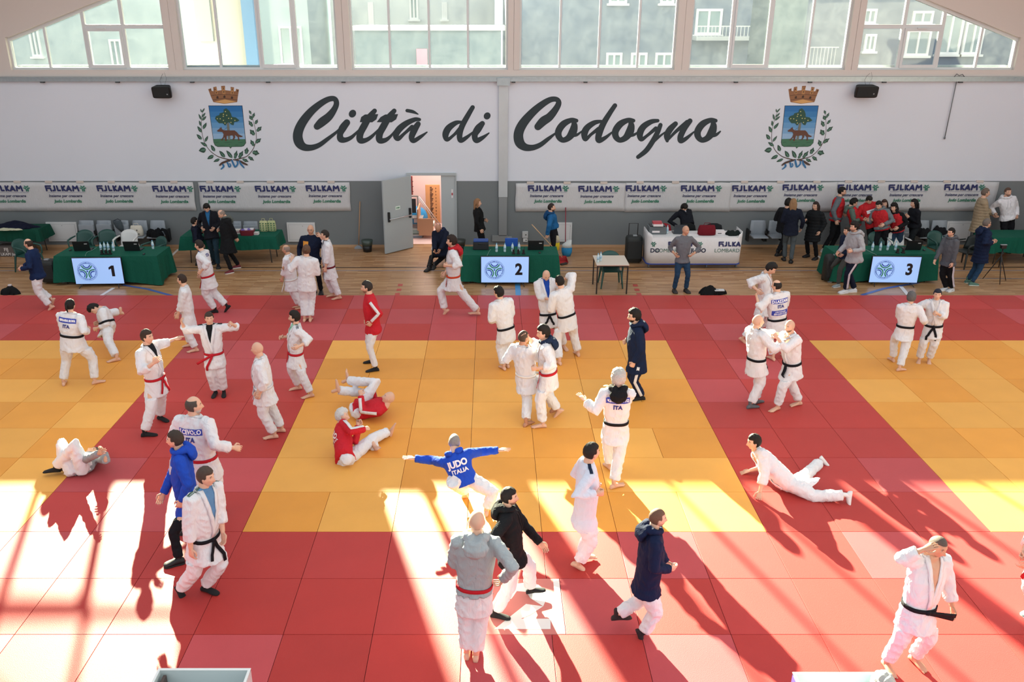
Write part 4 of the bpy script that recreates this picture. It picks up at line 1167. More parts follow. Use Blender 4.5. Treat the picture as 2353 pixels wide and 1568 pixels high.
def ellipse(mb, cx, cy, rx, ry, tr, m=0, rot=0, n=20):
    c, s_ = math.cos(rot), math.sin(rot)
    poly(mb, [(cx + math.cos(2 * math.pi * j / n) * rx * c - math.sin(2 * math.pi * j / n) * ry * s_, cy + math.cos(2 * math.pi * j / n) * rx * s_ + math.sin(2 * math.pi * j / n) * ry * c) for j in range(n)], tr, m)
M_INK = mat('letter_paint', '263338', .7)
L1 = [660, 200, 4.706]; L2 = [1160, 200, 4.525]
oo = [(745, 350, 40), (690, 345, 50), (610, 385, 70), (560, 455, 72), (562, 515, 65), (602, 552, 55), (660, 530, 65), (705, 470, 85), (722, 405, 70), (715, 365, 45)]
def sh(S_, dx, dy=0): return [(x + dx, y + dy, w) for x, y, w in S_]
LET = [
 (L1, [[(325, 425, 76), (375, 380, 96), (450, 320, 88), (510, 240, 66), (533, 175, 58), (510, 128, 56), (440, 135, 62), (340, 195, 72), (240, 285, 86), (155, 400, 98), (115, 510, 104), (130, 600, 104), (185, 650, 80), (265, 655, 64), (350, 625, 52), (440, 560, 42), (530, 490, 30), (565, 450, 16)]], []),
 (L1, [[(645, 385, 72), (600, 445, 82), (572, 510, 66), (580, 562, 74), (630, 572, 54), (700, 540, 40), (775, 465, 18)]], [(706, 288, 38, 44, .6)]),
 (L1, [[(945, 258, 50), (885, 330, 68), (832, 420, 76), (790, 505, 74), (790, 575, 70), (850, 575, 50), (920, 530, 36), (995, 450, 16)]], [], [(785, 380), (800, 325), (840, 297), (985, 293), (965, 350), (920, 382)]),
 (L1, [[(1157, 258, 50), (1097, 330, 68), (1044, 420, 76), (1000, 505, 74), (1000, 575, 70), (1060, 575, 50), (1120, 530, 30), (1165, 470, 14)]], [], [(968, 380), (1010, 325), (1060, 297), (1200, 293), (1178, 350), (1130, 382)]),
 (L1, [[(1430, 352, 36), (1380, 352, 48), (1290, 392, 62), (1212, 455, 72), (1175, 520, 66), (1200, 560, 50), (1270, 500, 34), (1350, 430, 44)], [(1415, 400, 58), (1372, 470, 72), (1345, 545, 62), (1368, 582, 50), (1440, 540, 40), (1512, 488, 14)]], []),
 (L1, [[(1297, 255, 38), (1360, 268, 36), (1415, 294, 12)]], []),
 (L1, [[(1880, 378, 28), (1820, 390, 52), (1745, 445, 72), (1712, 515, 70), (1730, 570, 44), (1800, 520, 32), (1865, 455, 46)], [(2005, 220, 48), (1952, 310, 56), (1892, 420, 62), (1865, 510, 62), (1875, 578, 54), (1940, 545, 40), (2005, 490, 18)]], []),
 (L1, [[(2110, 395, 56), (2065, 450, 80), (2028, 518, 66), (2045, 578, 60), (2110, 550, 44), (2182, 498, 14)]], [(2162, 313, 36, 40, .6)]),
 (L2, [[(345, 412, 76), (400, 355, 92), (465, 310, 84), (530, 230, 68), (560, 165, 58), (535, 128, 52), (465, 135, 60), (365, 198, 72), (268, 285, 84), (182, 390, 96), (142, 490, 100), (155, 578, 100), (210, 625, 78), (290, 630, 60), (370, 600, 50), (450, 540, 40), (530, 478, 18)]], []),
 (L2, [oo, [(700, 500, 44), (750, 497, 30), (805, 455, 14)]], []),
 (L2, [[(1000, 357, 32), (930, 372, 52), (858, 422, 66), (828, 482, 70), (838, 545, 44), (900, 490, 32), (975, 435, 44)], [(1145, 192, 46), (1092, 270, 52), (1025, 380, 62), (982, 480, 68), (975, 555, 58), (1040, 530, 40), (1115, 470, 18)]], []),
 (L2, [sh(oo, 592), [(1292, 500, 44), (1342, 497, 30), (1395, 460, 14)]], []),
 (L2, [[(1590, 350, 36), (1520, 362, 52), (1442, 412, 66), (1405, 480, 70), (1418, 545, 46), (1480, 505, 32), (1570, 430, 42)], [(1618, 395, 44), (1588, 470, 52), (1540, 560, 54), (1470, 660, 52), (1385, 728, 42)], [(1520, 600, 22), (1590, 530, 26), (1665, 470, 16)]], []),
 (L2, [[(1775, 382, 50), (1718, 440, 66), (1684, 505, 62), (1688, 560, 34)], [(1700, 545, 26), (1790, 452, 36), (1900, 370, 60)], [(1925, 352, 52), (1868, 430, 58), (1828, 510, 62), (1828, 562, 50), (1885, 535, 40), (1968, 465, 16)]], []),
 (L2, [sh(oo, 1447), [(2140, 505, 44), (2195, 497, 34), (2240, 462, 16)]], []),
]
c0 = ony(1165, 300, YW)
lr = empty('wall_lettering', (c0.x, YW, c0.z), 'large dark script lettering Città di Codogno painted on the white wall', 'lettering')
for row in LET:
    o_ = row[0]; mb = MB(); tr = lambda x, y: wall_pt(o_[0], o_[1], o_[2], x, y)
    for st_ in row[1]: stroke_mesh(mb, st_, tr)
    for e in row[2]: ellipse(mb, e[0], e[1], e[2], e[3], tr, rot=e[4])
    if len(row) > 3: poly(mb, row[3], tr)
    mb.explode().build('letter', M_INK, lr, off=lr.location)
def leafp(mb, x, y, ang, L, w, tr, m, lobes=False):
    n = 10; A = math.radians(ang); c, s_ = math.cos(A), math.sin(A); pts = []
    for side in (1, -1):
        for i in range(n + 1):
            t = i / n if side > 0 else 1 - i / n
            ww = w * math.sin(math.pi * t ** .8) * (1 + (.22 * math.sin(t * 14) if lobes else .08 * math.sin(t * 9 + side)))
            pts.append((x + c * L * t - s_ * ww * side * .5, y + s_ * L * t + c * ww * side * .5))
    mid = len(pts); mb.add([tr(*q) for q in pts] + [tr(x + c * L * .5, y + s_ * L * .5)], [(i, (i + 1) % mid, mid) for i in range(mid)], m)
def crest(label, dx):
    S_ = [430, 180, 7.125]
    org = wall_pt(*S_, 650, 800)
    root = empty('coat_of_arms', (org.x + dx, YW, org.z), label, 'emblem', 'town crests painted on the wall')
    ub = Vector((org.x, YW, org.z))
    def lay(l):
        def tr(x, y):
            q = wall_pt(*S_, x, y, .004 + l * .0025); 
            return (q.x, q.y, q.z)
        return tr
    mb = MB(); B_, D_, O_ = 0, 1, 2
    poly(mb, [(345, 180), (392, 162), (402, 205), (432, 213), (428, 145), (480, 135), (493, 205), (520, 200), (565, 195), (556, 125), (620, 122), (622, 195), (715, 205), (712, 140), (768, 148), (765, 215), (795, 210), (803, 172), (850, 185), (830, 300), (820, 390), (610, 418), (430, 390), (390, 300)], lay(0), 0)
    for q in ([(452, 155), (480, 150), (505, 260), (470, 265)], [(570, 150), (615, 150), (632, 265), (580, 265)], [(720, 160), (758, 160), (765, 262), (712, 262)]): poly(mb, q, lay(1), 3)
    poly(mb, [(450, 385), (620, 345), (805, 385), (620, 412)], lay(1), 2)
    for a, b_ in (((400, 300), (440, 385)), ): pass
    stroke_mesh(mb, [(395, 285, 5), (600, 262, 5), (835, 285, 5)], lay(2), 1); stroke_mesh(mb, [(420, 355, 5), (600, 330, 5), (825, 355, 5)], lay(2), 1)
    for cx, cy in ((498, 310), (612, 300), (735, 315)): poly(mb, [(cx - 17, cy + 20), (cx - 17, cy - 8), (cx, cy - 22), (cx + 17, cy - 8), (cx + 17, cy + 20)], lay(2), 1)
    for cx, cy in ((460, 180), (482, 235), (596, 168), (602, 222), (740, 182), (740, 238), (380, 190), (826, 205)): ellipse(mb, cx, cy, 7, 15, lay(2), 1)
    mb.build('crown', [mat('paint_bronze', '8a5f3e', .6), mat('paint_brown_dark', '3a2418', .6), mat('paint_gold', 'c99a5c', .6), mat('paint_ochre', 'a97a4a', .6)], root, off=ub)
    mb = MB(); 
    ring = [(348, 445), (905, 445), (965, 1060), (930, 1110), (890, 1122), (735, 1124), (710, 1152), (690, 1124), (500, 1124), (455, 1100), (432, 1050)]
    poly(mb, ring, lay(0), 5)
    for i, cc in enumerate(range(6)):
        t0, t1 = i / 6, (i + 1) / 6; y0, y1 = 452 + t0 * 545, 452 + t1 * 545
        xl = lambda y: 356 + (y - 445) * .138; xr = lambda y: 897 + (y - 445) * .098
        poly(mb, [(xl(y0), y0), (xr(y0), y0), (xr(y1), y1), (xl(y1), y1)], lay(1), 6 + i)
    poly(mb, [(430, 995), (560, 990), (700, 1002), (950, 997), (958, 1058), (925, 1102), (888, 1115), (732, 1117), (710, 1142), (694, 1117), (502, 1117), (462, 1095), (440, 1050)], lay(2), 3)
    poly(mb, [(648, 730), (690, 730), (710, 1010), (672, 1010)], lay(3), 4)
    tree = [(600, 510), (640, 490), (690, 530), (720, 580), (735, 630), (800, 640), (858, 688), (820, 712), (775, 715), (762, 768), (720, 755), (690, 720), (650, 735), (628, 775), (585, 735), (525, 735), (490, 700), (458, 660), (475, 620), (530, 600), (535, 572), (600, 555)]
    cx, cy = 650, 640; mb.add([lay(4)(x, y) for x, y in tree] + [lay(4)(cx, cy)], [(i, (i + 1) % len(tree), len(tree)) for i in range(len(tree))], 0)
    for x, y in ((630, 545), (597, 590), (650, 605), (595, 622), (497, 660), (545, 662), (597, 688), (683, 655), (728, 657), (785, 688), (720, 722), (622, 732)): ellipse(mb, x, y, 9, 9, lay(5), 2, n=8)
    fox = [(492, 855), (535, 825), (537, 800), (548, 818), (560, 790), (572, 830), (605, 850), (700, 852), (780, 852), (815, 880), (850, 920), (918, 950), (890, 962), (850, 958), (862, 1015), (838, 1015), (832, 965), (785, 925), (790, 965), (765, 1010), (745, 1008), (760, 960), (745, 932), (690, 940), (650, 940), (648, 1025), (625, 1025), (615, 960), (600, 985), (575, 1018), (555, 1012), (592, 960), (600, 915), (580, 880), (540, 872), (505, 872)]
    m0 = (700, 900)
    from mathutils.geometry import tessellate_polygon
    fv = [Vector((x, -y, 0)) for x, y in fox]; mb.add([lay(6)(x, y) for x, y in fox], [tuple(q) for q in tessellate_polygon([fv])], 1)
    for q in ((460, 1050, 520, 1046), (600, 1052, 740, 1046), (840, 1052, 930, 1044), (530, 1102, 620, 1100), (680, 1086, 705, 1084), (780, 1094, 840, 1092)): stroke_mesh(mb, [(q[0], q[1], 3), ((q[0] + q[2]) / 2, q[1] - 3, 6), (q[2], q[3], 3)], lay(3), 0)
    stroke_mesh(mb, [(605, 840, 4), (655, 808, 4)], lay(7), 5)
    sky = [mat('paint_sky%d' % i, c, .6) for i, c in enumerate(('1868a6', '2e76ae', '4585b8', '5b93c0', '729fc6', '8cb0d0'))]
    mb.build('shield', [mat('paint_leaf_dark', '1f4a3c', .6), mat('paint_fox', '5e3a2c', .6), mat('paint_fruit', 'cfc77e', .6), mat('paint_grass', '3c6e52', .6), mat('paint_trunk', '6b6f66', .6), mat('paint_outline', '2a3138', .6)] + sky, root, off=ub)
    for side in (0, 1):
        mb = MB()
        if side == 0:
            stroke_mesh(mb, [(700, 1335, 18), (560, 1300, 14), (480, 1265, 11), (380, 1190, 9), (300, 1080, 8), (255, 950, 7), (235, 800, 6), (238, 660, 5), (260, 520, 4)], lay(1), 1)
            LV = [(245, 560, -60, 85, 26), (240, 555, -110, 60, 20), (245, 640, -55, 95, 34), (235, 680, -115, 110, 30), (245, 690, -45, 100, 40), (230, 780, -110, 95, 36), (262, 830, -62, 120, 50), (240, 885, -125, 125, 48), (240, 1000, -135, 120, 52), (295, 1040, -65, 110, 42), (330, 1110, -150, 130, 46), (310, 1165, 170, 120, 90), (455, 1195, -122, 125, 55), (435, 1262, 150, 120, 62), (620, 1295, -130, 145, 58), (535, 1320, 155, 115, 46), (740, 1305, -128, 160, 58)]
        else:
            stroke_mesh(mb, [(780, 1335, 18), (920, 1300, 14), (1000, 1260, 11), (1085, 1150, 10), (1130, 1010, 8), (1130, 900, 7), (1105, 780, 6), (1075, 670, 5), (1030, 540, 4)], lay(1), 1)
            LV = [(1050, 585, -120, 75, 34), (1075, 650, -72, 95, 40), (1070, 680, -125, 90, 50), (1075, 790, -125, 120, 54), (1115, 750, -62, 90, 44), (1105, 930, -130, 120, 70), (1140, 870, -45, 115, 60), (1095, 1110, -118, 120, 56), (1120, 1060, -40, 120, 62), (780, 1320, -75, 145, 54), (850, 1310, -62, 140, 62), (965, 1240, -80, 110, 66), (1070, 1205, 15, 120, 80), (1000, 1280, 35, 120, 50), (905, 1320, 25, 115, 48)]
        for x, y, a, L, w in LV:
            leafp(mb, x, y, a, L, w, lay(2), 0, side == 1); leafp(mb, x, y, a, L * .8, w * .35, lay(3), 2)
        mb.build('laurel_branch' if side == 0 else 'oak_branch', [mat('paint_leaf', '27483c', .6), mat('paint_branch', '4a352c', .6), mat('paint_leaf_light', '4f7a66', .6)], root, off=ub)
    mb = MB()
    for S2 in ([(560, 1485, 20), (600, 1440, 30), (580, 1390, 24), (640, 1360, 30), (700, 1350, 26)], [(640, 1350, 22), (670, 1400, 26), (690, 1450, 24), (715, 1430, 20), (700, 1395, 18)], [(735, 1345, 26), (760, 1400, 30), (790, 1450, 26), (830, 1400, 26), (820, 1355, 24)], [(860, 1355, 24), (880, 1400, 28), (915, 1440, 26), (935, 1465, 16)]): stroke_mesh(mb, S2, lay(4), 0)
    for S2 in ([(540, 1420, 26), (580, 1385, 34), (680, 1345, 30), (730, 1330, 20)], [(760, 1330, 16), (860, 1350, 24), (930, 1390, 34), (985, 1415, 22)]): stroke_mesh(mb, S2, lay(3), 1)
    mb.explode().build('ribbon', [mat('paint_ribbon', '2a6fa0', .6), mat('paint_branch', '4a352c', .6)], root, off=ub)
crest('painted town crest with crown, tree and fox, left of the script lettering', 0)
dxc = ony(1834, 300, YW).x - ony(522, 300, YW).x
crest('painted town crest with crown, tree and fox, right of the script lettering', dxc + (-.02))

# ---------------------------------------------------------------- banners
GL = [[(15, 8), (27, 108)], [(15, 8), (95, 8)], [(55, 55), (105, 55)], [(120, 5), (121, 6)], [(112, 55), (128, 112)], [(205, 8), (210, 100), (172, 108)], [(263, 8), (275, 104), (325, 104)], [(370, 8), (380, 108)], [(430, 8), (383, 58), (435, 108)], [(472, 110), (520, 8), (565, 110)], [(495, 82), (545, 82)], [(612, 110), (620, 10), (665, 62), (710, 10), (730, 110)]]
GF = [[(795, 10), (830, 34), (865, 10)], [(775, 50), (815, 66), (822, 118)], [(895, 50), (855, 66), (860, 118)]]
def logo_strokes(w):
    a, b_ = MB(), MB(); tr = lambda x, y: (x, 0, -y)
    for S_ in GL:
        for i in range(len(S_) - 1): stroke_mesh(a, [(S_[i][0], S_[i][1], w), (S_[i + 1][0], S_[i + 1][1], w)], tr, k=1)
    for S_ in GF: stroke_mesh(b_, [(x, y, w * .72) for x, y in S_], tr, k=4)
    return a, b_
LA, LB = logo_strokes(36); LA.explode(.03); LB.explode(.03)
def put_logo(parent, x0, ztop, Y, width, off, lines=True, rise=None):
    k = width / 905.0
    for src, nm, c in ((LA, 'logo_lettering', '232a5c'), (LB, 'logo_figure', '2a7560')):
        b_ = MB(); b_.add([(x0 + v[0] * k, Y + v[1] * k, ztop + v[2] * k) for v in src.v], src.f); b_.build(nm, mat('print', c, .7), parent, off=off)
    if lines:
        for nm, txt, dz_, sz, c, bo, sh_, cx in (('tiny_lettering', 'FEDERAZIONE ITALIANA JUDO LOTTA KARATE ARTI MARZIALI', -.192, .037, '8a90a8', 0, 0, .5), ('motto_lettering', 'Insieme per crescere', -.292, .112, '2b2e58', .0022, .22, .46), ('judo_lettering', 'Judo Lombardia', -.445, .122, '1f7455', .0035, .15, .5)):
            tv, tf = text_mesh(txt, sz, bo, shear=sh_); b_ = MB(); b_.add([(x0 + width * cx + a[0], Y, ztop + dz_ + a[1]) for a in tv], tf); b_.build(nm, mat('print', c, .7), parent, off=off)
M_BAN = cloth('c3c4c6', .6, .35)
def banner(label, x0, x1, y0, y1, logos, seed):
    a = ony(x0, y0, YW); c = ony(x1, y1, YW); root = empty('banner', (a.x, YW, a.z), label, 'banner', 'sponsor banners on the grey wall')
    nx, nz = 40, 6; v = []; r_ = random.Random(seed); ph = r_.random() * 6
    for j in range(nz + 1):
        for i in range(nx + 1):
            t = i / nx; u = j / nz; x = a.x + (c.x - a.x) * t + (.01 * math.sin(7 * u) if i in (0, nx) else 0)
            z = a.z + (c.z - a.z) * u - .012 * abs(math.sin(t * 9 + ph)) * (1 - u) - .01 * math.sin(t * 5 + ph) * u
            v.append((x, YW - .028 - .006 * math.sin(t * 31 + ph) * (.3 + u * .7) , z))
    b_ = MB(); b_.add(v, [(j * (nx + 1) + i, (j + 1) * (nx + 1) + i, (j + 1) * (nx + 1) + i + 1, j * (nx + 1) + i + 1) for j in range(nz) for i in range(nx)])
    o = b_.build('fabric', M_BAN, root, True, off=root.location); sm = o.modifiers.new('t', 'SOLIDIFY'); sm.thickness = .003
    L_ = c.x - a.x; k = max(2, int(L_ / .8)); 
    for i in range(k):
        x = a.x + L_ * (i + .4) / k; t_ = MB(); t_.box(x - .1, x + .1, YW - .04, YW - .002, a.z - .03, a.z + .035); t_.build('tape', mat('tape', 'c6bcb4', .5), root, off=root.location)
    for lx in logos:
        p0 = ony(lx[0], lx[1], YW - .045); put_logo(root, p0.x, p0.z, YW - .045, 1.17, root.location)
for args in (
    ('white sponsor banner at the far left end of the wall, running behind the leftmost table', -60, 452, 418, 484, [(-27, 427), (102.5, 427), (221, 427), (349, 428)], 1),
    ('white sponsor banner ending left of the open grey door', 455, 807, 418, 485, [(458, 428), (585, 428), (702, 427)], 2),
    ('white sponsor banner just right of the vertical duct, behind the man with the broom', 1185, 1434, 420, 485, [(1213, 427), (1329, 428)], 3),
    ('white sponsor banner above the black trolley loudspeaker and white counter', 1438, 1675, 419, 486, [(1438, 427), (1565, 427)], 4),
    ('white sponsor banner above the pink cloth on the folding seat', 1677, 1916, 418, 485, [(1683, 427), (1799, 425)], 5),
    ('white sponsor banner behind the group in red bibs', 1919, 2281, 417, 484, [(1926, 425), (2043, 425), (2171, 424.5)], 6)): banner(*args)

# ---------------------------------------------------------------- tables and cloths
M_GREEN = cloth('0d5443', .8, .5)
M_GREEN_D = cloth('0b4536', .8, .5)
def folding_table(label, x0, x1, y0, y1, h, legs=True):
    t = empty('folding_table', ((x0 + x1) / 2, (y0 + y1) / 2, 0), label, 'table', 'tables under green cloths'); w, d = (x1 - x0) / 2, (y1 - y0) / 2
    b_ = MB(); b_.bevbox(-w + .02, w - .02, -d + .02, d - .02, h - .04, h - .004, .005); b_.build('table_top', mat('table_grey', 'a6a6a4', .6), t)
    for sx in (-1, 1):
        for sy in (-1, 1):
            b_ = MB(); b_.cyl(Vector((sx * (w - .18), sy * (d - .08), 0)), Vector((sx * (w - .22), sy * (d - .1), h - .04)), .014); b_.build('leg', mat('leg_steel', '4a4d50', .4, .5), t, True)
    return t
def drape(label, x0, x1, y0, y1, h, drop, seed, col=None, splay=.01, group='green tablecloths', side_drop=None):
    r_ = random.Random(seed); t = empty('tablecloth', ((x0 + x1) / 2, (y0 + y1) / 2, h), label, 'tablecloth', group)
    n = 26; per = []
    w, d = (x1 - x0) / 2, (y1 - y0) / 2
    def edge(a, b_, k): return [(a[0] + (b_[0] - a[0]) * i / k, a[1] + (b_[1] - a[1]) * i / k) for i in range(k)]
    per = edge((-w, -d), (w, -d), 30) + edge((w, -d), (w, d), 12) + edge((w, d), (-w, d), 30) + edge((-w, d), (-w, -d), 12)
    N_ = len(per); v = [(x, y, .006) for x, y in per]; f = [tuple(range(N_))]
    rows = 6
    for j in range(1, rows + 1):
        u = j / rows
        for i, (x, y) in enumerate(per):
            nx_ = (1 if x >= w - 1e-6 else -1 if x <= -w + 1e-6 else 0); ny_ = (1 if y >= d - 1e-6 else -1 if y <= -d + 1e-6 else 0)
            corner = min(abs(abs(x) - w) + abs(abs(y) - d), .4)
            wave = .012 * math.sin(i * .9 + seed) + .010 * math.sin(i * 2.3 + seed * 2)
            out = (.01 + splay * u + wave * u + .09 * u * math.exp(-(corner / .12) ** 2))
            l_ = math.hypot(nx_, ny_) or 1
            dr = drop * (1 - .05 * math.sin(i * .35 + seed))
            v.append((x + nx_ / l_ * out, y + ny_ / l_ * out, .006 - dr * u))
    for j in range(rows):
        for i in range(N_):
            i2 = (i + 1) % N_; f.append((j * N_ + i, (j + 1) * N_ + i, (j + 1) * N_ + i2, j * N_ + i2))
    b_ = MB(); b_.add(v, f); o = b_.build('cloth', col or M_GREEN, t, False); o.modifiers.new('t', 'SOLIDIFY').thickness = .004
    return t
def tab(lab1, lab2, fl, fr, by, h, drop, seed, col=None):
    a = onz(*fl, h); b_ = onz(*fr, h); y1 = onz(fl[0], by, h).y; y0 = (a.y + b_.y) / 2
    folding_table(lab1, a.x, b_.x, y0, y1, h); drape(lab2, a.x, b_.x, y0, y1, h, drop, seed, col); return a.x, b_.x, y0, y1
TB1 = tab('folding table under the leftmost long green cloth with two black laptops', 'long green tablecloth left of all, below the row of five wall seats', (124, 589), (359, 590), 567, .75, .70, 1)
TB2 = tab('folding table under the middle green cloth beside the vertical duct', 'long green tablecloth in the middle, below the vertical duct', (1064, 587), (1284, 587), 567, .75, .70, 2)
TB3 = tab('folding table under the right long green cloth below the red bibs', 'long green tablecloth at right, in front of the group in red bibs', (1922, 585), (2157, 585), 565, .75, .70, 3)
TB4 = tab('folding table with bare steel legs near the wall behind the three people in dark suits', 'short green cloth behind the three people in dark suits', (415, 544), (632, 545), 528, .75, .36, 4)
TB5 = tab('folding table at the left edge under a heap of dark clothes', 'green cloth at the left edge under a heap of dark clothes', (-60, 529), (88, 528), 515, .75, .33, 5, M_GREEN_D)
TB6 = tab('folding table at the right edge behind the camera tripod', 'green cloth at the right edge behind the camera tripod', (2283, 547), (2420, 547), 529, .75, .42, 6)

# ---------------------------------------------------------------- screens
def arc_band(mb, cx, cz, r, w, a0, a1, y, m, n=14):
    v = []
    for i in range(n + 1):
        a = math.radians(a0 + (a1 - a0) * i / n); v += [(cx + (r - w / 2) * math.cos(a), y, cz + (r - w / 2) * math.sin(a)), (cx + (r + w / 2) * math.cos(a), y, cz + (r + w / 2) * math.sin(a))]
    mb.add(v, [(2 * i, 2 * i + 1, 2 * i + 3, 2 * i + 2) for i in range(n)], m)
def screen(num, bx, by, rz, where, w=1.22, h=.70):
    q = onz(bx, by, 0); t = empty('television', (q.x, q.y, 0), 'flat television showing a round emblem and number %s, %s' % (num, where), 'television', rz=rz)
    b_ = MB(); b_.bevbox(-w / 2, w / 2, 0, .045, .07, .07 + h, .008); b_.build('casing', mat('tv_black', '101114', .35), t)
    b_ = MB(); b_.box(-w / 2 + .016, w / 2 - .016, -.004, 0, .09, .07 + h - .016)
    m = mat('screen_lit', '8fb0e0', .4, emit=.75); b_.build('screen', m, t)
    for sx in (-1, 1):
        b_ = MB(); b_.tubes([Vector((sx * w * .36, .02, .08)), Vector((sx * (w * .36 + .05), -.12, .008))], .009); b_.tubes([Vector((sx * w * .36, .02, .08)), Vector((sx * (w * .36 + .05), .14, .008))], .009); b_.build('foot', mat('tv_black', '101114', .35), t, True)
    b_ = MB(); cx, cz, y = -w * .125 - .11, .07 + h / 2, -.007
    arc_band(b_, cx, cz, .245, .006, 0, 360, y, 0, 48); arc_band(b_, cx, cz, .2, .004, 0, 360, y, 0, 48)
    for k, a in enumerate((90, 210, 330)):
        ox, oz = cx + .175 * math.cos(math.radians(a)), cz + .175 * math.sin(math.radians(a))
        arc_band(b_, ox, oz, .125, .03, a + 105, a + 255, y - .001, 1); arc_band(b_, ox, oz, .082, .026, a + 100, a + 260, y - .002, 0)
    ellipse(b_, cx, cz, .022, .022, lambda x, z: (x, y - .003, z), 0)
    tv, tf = text_mesh('JUDO LOMBARDIA FIJLKAM JUDO LOMBARDIA FIJLKAM', .036, .001, 'LEFT'); mx_ = max(a[0] for a in tv)
    b_.add([(cx + (.213 + a[1]) * math.cos(math.pi / 2 - a[0] / mx_ * 2 * math.pi), y - .001, cz + (.213 + a[1]) * math.sin(math.pi / 2 - a[0] / mx_ * 2 * math.pi)) for a in tv], tf, 0)
    b_.build('emblem', [mat('print_blue_lit', '274a9a', .5, emit=.25), mat('print_green_lit', '2a7a5a', .5, emit=.25)], t)
    b_ = MB()
    if num == '1': b_.add([(w * .285 + x, y, .07 + h / 2 + z) for x, z in ((-.02, -.14), (.055, -.14), (.055, .14), (-.005, .14), (-.08, .09), (-.08, .03), (-.02, .06))], [tuple(range(7))])
    else: tv, tf = text_mesh(num, .40, .016); b_.add([(w * .285 + a[0] * .9, y, .07 + h / 2 + a[1]) for a in tv], tf)
    b_.build('number', mat('print_black', '0c0c10', .5), t)
screen('1', 232, 660, .04, 'before the leftmost long green table'); screen('2', 1160, 657, 0, 'left of the small beige table'); screen('3', 2050, 657, -.04, 'right of the light grey hooded man')

# ---------------------------------------------------------------- seats on the wall
M_SEAT = mat('seat_grey', '8b949c', .45, var=.05); M_SBLK = mat('seat_black', '17191b', .5)
def wall_seat(px0, px1, label, down=False, py=506):
    a = ony(px0, py, YW - .2); b_ = ony(px1, py, YW - .2); w = (b_.x - a.x) / 2
    t = empty('wall_chair', ((a.x + b_.x) / 2, YW - .2, 0), label, 'chair', 'grey folding seats along the wall')
    zt = a.z
    m = MB()
    nz = 8; v = []
    for k in range(nz + 1):
        u = k / nz; z = zt - u * .46; y = -.02 - .05 * math.sin(u * 2.6)
        ww = w * (.88 + .1 * math.sin(u * 2.6))
        v += [(-ww, y - .012, z), (-ww * .5, y + .004, z), (0, y + .01, z), (ww * .5, y + .004, z), (ww, y - .012, z)]
    m.add(v, [(k * 5 + i, k * 5 + i + 1, k * 5 + 6 + i, k * 5 + 5 + i) for k in range(nz) for i in range(4)]); o = m.build('backrest', M_SEAT, t, True); o.modifiers.new('s', 'SOLIDIFY').thickness = .02
    m = MB()
    if down: m.bevbox(-w * .93, w * .93, -.48, -.06, zt - .43, zt - .39, .015)
    else: m.bevbox(-w * .93, w * .93, -.14, -.09, zt - .47, zt - .1, .015)
    m.build('seat', M_SEAT, t, True)
    if not down:
        m = MB(); m.bevbox(-w * .4, w * .4, -.15, -.135, zt - .36, zt - .32, .006); m.build('grip', mat('seat_pale_grey', 'a9b0b6', .4), t)  # grip bar in a paler grey than the seat
    for sx in (-1, 1):
        m = MB(); m.box(sx * w - .02, sx * w + .02, -.16, .18, zt - .36, zt - .28); m.box(sx * w - .02, sx * w + .02, -.05, .18, zt - .62, zt - .34); m.build('bracket', M_SBLK, t)
    return t, zt
k_ = 0
S1 = []
for i, (a, b_, dn, tx) in enumerate(((181, 218, 0, 'beside the white wall panel'), (222, 258, 0, 'second from the white wall panel'), (263, 298, 0, 'with a grey mesh bag hanging on it'), (304, 340, 1, 'opened under the cream tote bag'), (345, 381, 1, 'opened under a black jacket'))):
    S1.append(wall_seat(a, b_, 'grey folding wall seat %s' % tx, bool(dn)))
wall_seat(536, 570 - 14, 'grey folding wall seat right behind the bald man in a black coat', False, 508); wall_seat(559, 594, 'grey folding wall seat behind the red basket', False, 508)
S2 = wall_seat(1723, 1760, 'grey folding wall seat opened under a pink cloth', True); wall_seat(1765, 1801, 'grey folding wall seat half hidden behind the women in dark clothes', True)
wall_seat(2072, 2096, 'grey folding wall seat behind the black haired woman', False); S3 = wall_seat(2101, 2135, 'grey folding wall seat with a dark jacket, left one', True); S4 = wall_seat(2139, 2176, 'grey folding wall seat with a dark jacket, beside the right white panel', True)
def wall_panel(x0, y0, x1, y1, label):
    a = ony(x0, y0, YW); b_ = ony(x1, y1, YW); t = empty('wall_panel', ((a.x + b_.x) / 2, YW, b_.z), label, 'panel', 'white wall panels')
    m = MB(); m.bevbox(a.x, b_.x, YW - .05, YW - .001, b_.z, a.z, .006); m.build('cover', mat('panel_white', 'cdcfd0', .45), t, off=t.location)
    m = MB(); 
    for q in ((a.x + .05, b_.x - .05, a.z - .06, a.z - .055), (a.x + .05, b_.x - .05, b_.z + .055, b_.z + .06), (a.x + .05, a.x + .055, b_.z + .055, a.z - .055), (b_.x - .055, b_.x - .05, b_.z + .055, a.z - .055)): m.box(q[0], q[1], YW - .053, YW - .049, q[2], q[3])
    m.build('groove', mat('panel_groove', '9ea2a4', .6), t, off=t.location)
    m = MB(); m.cyl(Vector((a.x + .46, YW - .06, a.z - .1)), Vector((a.x + .46, YW - .05, a.z - .1)), .008); m.build('screw', mat('bracket_dark', '3c4042', .6), t, off=t.location)
wall_panel(106, 510, 184, 554, 'white square wall panel left of the row of five grey seats'); wall_panel(659, 511, 727, 555, 'white square wall panel behind the man in navy with glasses')
wall_panel(1274, 511, 1313, 555, 'white wall panel behind the man in the blue jacket'); wall_panel(2176, 508, 2224, 553, 'white wall panel left of the man in the beige jacket')
